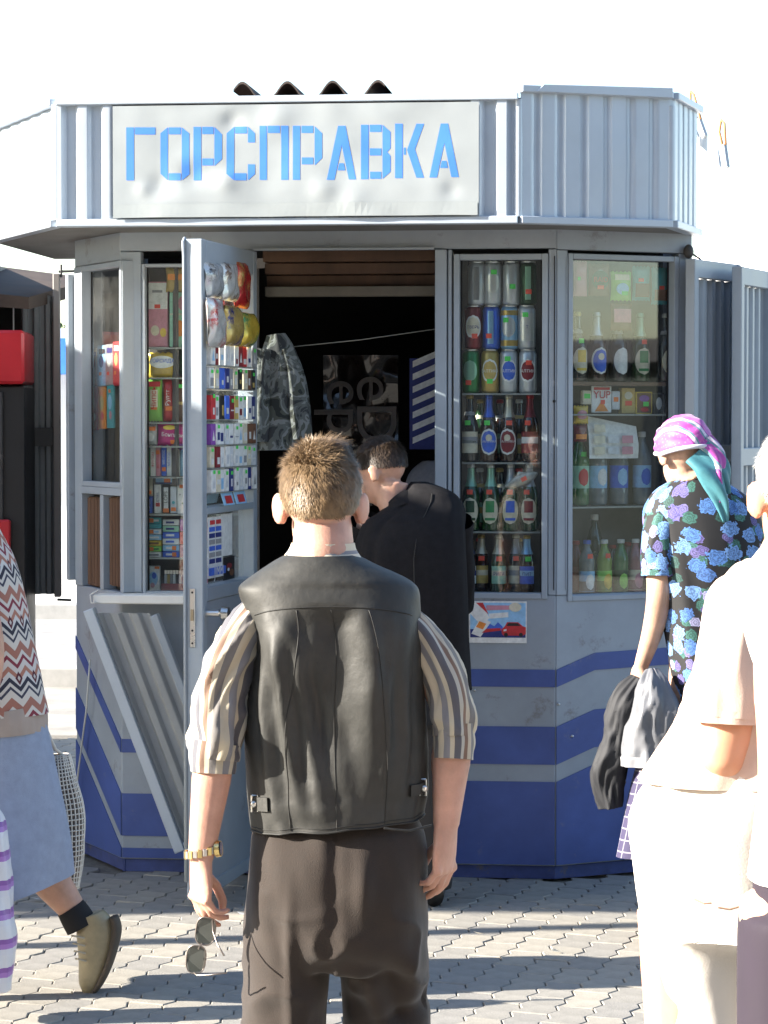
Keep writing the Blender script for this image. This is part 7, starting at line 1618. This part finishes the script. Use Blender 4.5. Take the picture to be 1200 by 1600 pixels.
hf = Q_(-60, 1180, -.08); af = Vector((Q_(-150, 1300).x, YL - .1, .10)); bd.loft([hf, hf + (af - hf) * .5 + Vector((-.03, 0, .02)), af, af - Vector((0, 0, .04))], [.09, .062, .04, .036], (0, 1, 0), 16, 24, capA=True, capB=True)
body_build(bd, PL_, SK2, .0065)
hair(PL_, lc_, LM, .98, keepM, lambda v: .05, lambda v: Vector((0, -.4, -.9)), (.12, .07, .04), 1500, 'left', .0016, 15)
def zigzag():
    m = bpy.data.materials.new('zigzag_knit'); m.use_nodes = True; N = m.node_tree.nodes; L = m.node_tree.links; p = N['Principled BSDF']; p.inputs['Roughness'].default_value = .9
    uv = N.new('ShaderNodeUVMap'); sx = N.new('ShaderNodeSeparateXYZ'); L.new(uv.outputs[0], sx.inputs[0])
    t = math_node(N, L, 'ABSOLUTE', math_node(N, L, 'SUBTRACT', math_node(N, L, 'FRACT', math_node(N, L, 'MULTIPLY', sx.outputs[0], 17)), .5))
    v = math_node(N, L, 'FRACT', math_node(N, L, 'MULTIPLY', math_node(N, L, 'MULTIPLY_ADD', t, .06, sx.outputs[1]), 6.0))
    r = ramp(N, [(0, (.6, .57, .55)), (.10, (.03, .03, .05)), (.19, (.6, .55, .5)), (.26, (.05, .05, .08)), (.32, (.62, .56, .5)), (.46, (.36, .15, .11)), (.62, (.6, .55, .5)), (.70, (.22, .03, .05)), (.78, (.6, .54, .5)), (.90, (.4, .17, .12))]); L.new(v, r.inputs[0])
    # little diamonds inside the wide pale band
    du = math_node(N, L, 'ABSOLUTE', math_node(N, L, 'SUBTRACT', math_node(N, L, 'FRACT', math_node(N, L, 'MULTIPLY', sx.outputs[0], 17)), .5)); dv = math_node(N, L, 'ABSOLUTE', math_node(N, L, 'SUBTRACT', math_node(N, L, 'FRACT', math_node(N, L, 'MULTIPLY_ADD', sx.outputs[1], 6.0, .55)), .5))
    f = math_node(N, L, 'LESS_THAN', math_node(N, L, 'ADD', du, math_node(N, L, 'MULTIPLY', dv, 1.6)), .20); f2 = math_node(N, L, 'LESS_THAN', math_node(N, L, 'ADD', du, math_node(N, L, 'MULTIPLY', dv, 1.6)), .08)
    mx = N.new('ShaderNodeMix'); mx.data_type = 'RGBA'; L.new(f, mx.inputs['Factor']); L.new(r.outputs[0], mx.inputs['A']); mx.inputs['B'].default_value = (.10, .02, .03, 1)
    m2 = N.new('ShaderNodeMix'); m2.data_type = 'RGBA'; L.new(f2, m2.inputs['Factor']); L.new(mx.outputs['Result'], m2.inputs['A']); m2.inputs['B'].default_value = (.55, .5, .46, 1)
    L.new(m2.outputs['Result'], p.inputs['Base Color'])
    wv = N.new('ShaderNodeTexWave'); wv.inputs['Scale'].default_value = 120; L.new(uv.outputs[0], wv.inputs[0]); b = N.new('ShaderNodeBump'); b.inputs['Strength'].default_value = .4; b.inputs['Distance'].default_value = .003; L.new(wv.outputs['Fac'], b.inputs['Height']); L.new(b.outputs[0], p.inputs['Normal'])
    return m
lp_, lr_ = ringpath([(800, -90, -18), (822, -110, -4), (845, -125, 8), (880, -130, 24), (960, -132, 46), (1040, -134, 62), (1090, -136, 70), (1112, -136, 74)], YL, [.08, .12, .16, .19, .2, .2, .2, .2])
MB().loft(lp_, lr_, (1, 0, 0), 90, 90, flat=True, fold=lambda u, v, th, t: .010 * N3(math.cos(th) * 2, math.sin(th) * 2, v * 4) * smooth01((t - .3) / .3), seam=R(180), power=2.2).build('sweater', zigzag(), PL_, smooth=True)
MB().loft([Q_(-32, 1108), Q_(-30, 1125), Q_(-29, 1143)], [(.198, .198), (.20, .20), (.198, .198)], (1, 0, 0), 90, 12, lambda u, v, th, t: .004 * math.sin(th * 60) * .5 + .004 * N3(math.cos(th) * 2, math.sin(th) * 2, 1), power=2.2).build('sweater_band', mat('beige_rib', (.36, .29, .25), .9), PL_, smooth=True)
def bluedots():
    m = mat('pale_blue_weave', (.27, .31, .41), .85, var=.10, vscale=30, bump=.4, bscale=500); return m
kp2, kr2 = ringpath([(1120, -128, 70), (1180, -132, 82), (1260, -132, 95), (1340, -125, 106), (1392, -118, 112)], YL, [.19, .2, .21, .22, .225])
def skf(u, v, th, t): return t * (.014 * math.sin(th * 5 + 1.0) + .02 * N3(math.cos(th) * 2, math.sin(th) * 2, v * 2)) 
kb2 = MB().loft(kp2, kr2, (1, 0, 0), 80, 60, skf, power=2.2, flat=True)
zc0 = Q_(0, 1392).z; x_r = Q_(112, 1350).x
for i, p in enumerate(kb2.v):
    w = smooth01((Q_(0, 1180).z - p.z) / (Q_(0, 1180).z - zc0)); kb2.v[i] = p + Vector((0, 0, w * .075 * (p.x - Q_(20, 1390).x) / .25))
kb2.build('skirt', bluedots(), PL_, smooth=True)
# sock and shoe of the trailing foot
MB().loft([Q_(110, 1418, .04), Q_(119, 1432, .04), Q_(128, 1448, .04)], [.045, .049, .05], (0, 1, 0), 24, 10, lambda u, v, th, t: .004 * math.sin(th * 12)).build('sock', mat('black_sock', (.015, .015, .017), .9), PL_, smooth=True)
m_shoe = mat('olive_leather_shoe', (.30, .25, .15), .4, var=.2, vscale=15, spec=.5)
ft = [Q_(142, 1428, .04), Q_(150, 1455, .04), Q_(148, 1500, .04), Q_(140, 1538, .04), Q_(135, 1553, .04)]
MB().loft(ft, [(.040, .040), (.060, .044), (.050, .047), (.034, .038), (.012, .014)], (1, 0, 0), 28, 40, capA=True, capB=True).build('shoe', m_shoe, PL_, smooth=True)
so = MB(); sp2 = [Q_(178, 1432, .03), Q_(182, 1455, .03), Q_(172, 1500, .03), Q_(156, 1535, .03), Q_(141, 1555, .03)]
so.loft(sp2, [(.014, .032), (.016, .036), (.013, .044), (.012, .038), (.008, .014)], (1, 0, -.2), 24, 30, capA=True, capB=True).build('sole', mat('shoe_sole', (.08, .065, .05), .8, var=.2), PL_, smooth=True)
MB().loft([Vector((af.x + .07, af.y, .045)), Vector((af.x, af.y, .055)), Vector((af.x - .17, af.y, .03))], [(.042, .036), (.05, .043), (.024, .03)], (0, 0, 1), 20, 16, capA=True, capB=True).build('shoe', m_shoe, PL_, smooth=True)
for k in range(4):
    MB().tube([Q_(112 + k * 2, 1462 + k * 12, .0), Q_(118 + k * 2, 1463 + k * 12, -.012), Q_(132 + k, 1466 + k * 12, -.012)], .0028, 6).build('lace', mat('lace_cream', (.4, .36, .28), .8), PL_, smooth=True)
# crocheted bag behind her
CB = thing('crochet_bag', Q_(100, 1390, .3), 'white crocheted string bag swinging behind the pale blue skirt', 'bag')
nb, mbn = 34, 30; V = []; Fc = []
bp, br = ringpath([(1180, 62, 108), (1215, 58, 118), (1270, 55, 131), (1330, 55, 130), (1388, 62, 124)], YL + .25, [.03, .06, .075, .07, .045])
base = MB().loft(bp, br, (1, 0, 0), nb, mbn, lambda u, v, th, t: .006 * N3(math.cos(th) * 3, math.sin(th) * 3, v * 8))
q = nb + 1; net = MB()
for i in range(mbn + 1): net.tube([base.v[i * q + j] for j in range(nb + 1)], .0022, 4, cap=False)
for j in range(nb): net.tube([base.v[i * q + j] + Vector((0, 0, 0)) for i in range(mbn + 1)], .0026, 4)
net.build('bag_net', mat('crochet_white', (.62, .58, .52), .9), CB, smooth=True)
MB().loft(bp, [(a * .9, b * .85) for a, b in br], (1, 0, 0), 30, 20, capA=False, capB=True).build('lining', mat('bag_contents', (.13, .10, .09), .8, var=.4, vscale=30), CB, smooth=True)
MB().tube([Q_(100, 1182, .25), Q_(86, 1170, .22), Q_(72, 1140, .2), Q_(58, 1098, .2)], .006, 8).tube([Q_(70, 1182, .25), Q_(68, 1165, .22), Q_(62, 1140, .2)], .006, 8).build('handle', mat('crochet_white', (.62, .58, .52), .9), CB, smooth=True)
# striped carrier bag at the edge
def pstripe():
    return stripes_mat('purple_stripe_bag', [(0, (.62, .62, .66)), (.45, (.22, .08, .34)), (.62, (.34, .16, .48)), (.8, (.6, .6, .66))], 12, 1, .35)
YG = 7.55
g_ = lambda px, py: at(px, py, YG)
SB = thing('carrier_bag', g_(-20, 1545), 'purple and white striped plastic carrier bag at the left edge', 'bag')
gp2, gr3 = ringpath([(1262, -30, -4), (1285, -52, 8), (1330, -64, 14), (1400, -70, 18), (1480, -72, 24), (1545, -66, 20)], YG, [.02, .05, .07, .085, .09, .08])
MB().loft(gp2, gr3, (1, 0, 0), 48, 60, flat=True, fold=lambda u, v, th, t: .010 * N3(math.cos(th) * 3, math.sin(th) * 3, v * 7) + .006 * N3(math.cos(th) * 8, math.sin(th) * 8, v * 12), power=2.6, capB=True, seam=R(180)).build('bag_film', pstripe(), SB, smooth=True)
MB().tube([g_(-28, 1264), g_(-26, 1230), g_(-16, 1215), g_(-8, 1232), g_(-6, 1264)], .006, 6).build('handle', M_white, SB, smooth=True)
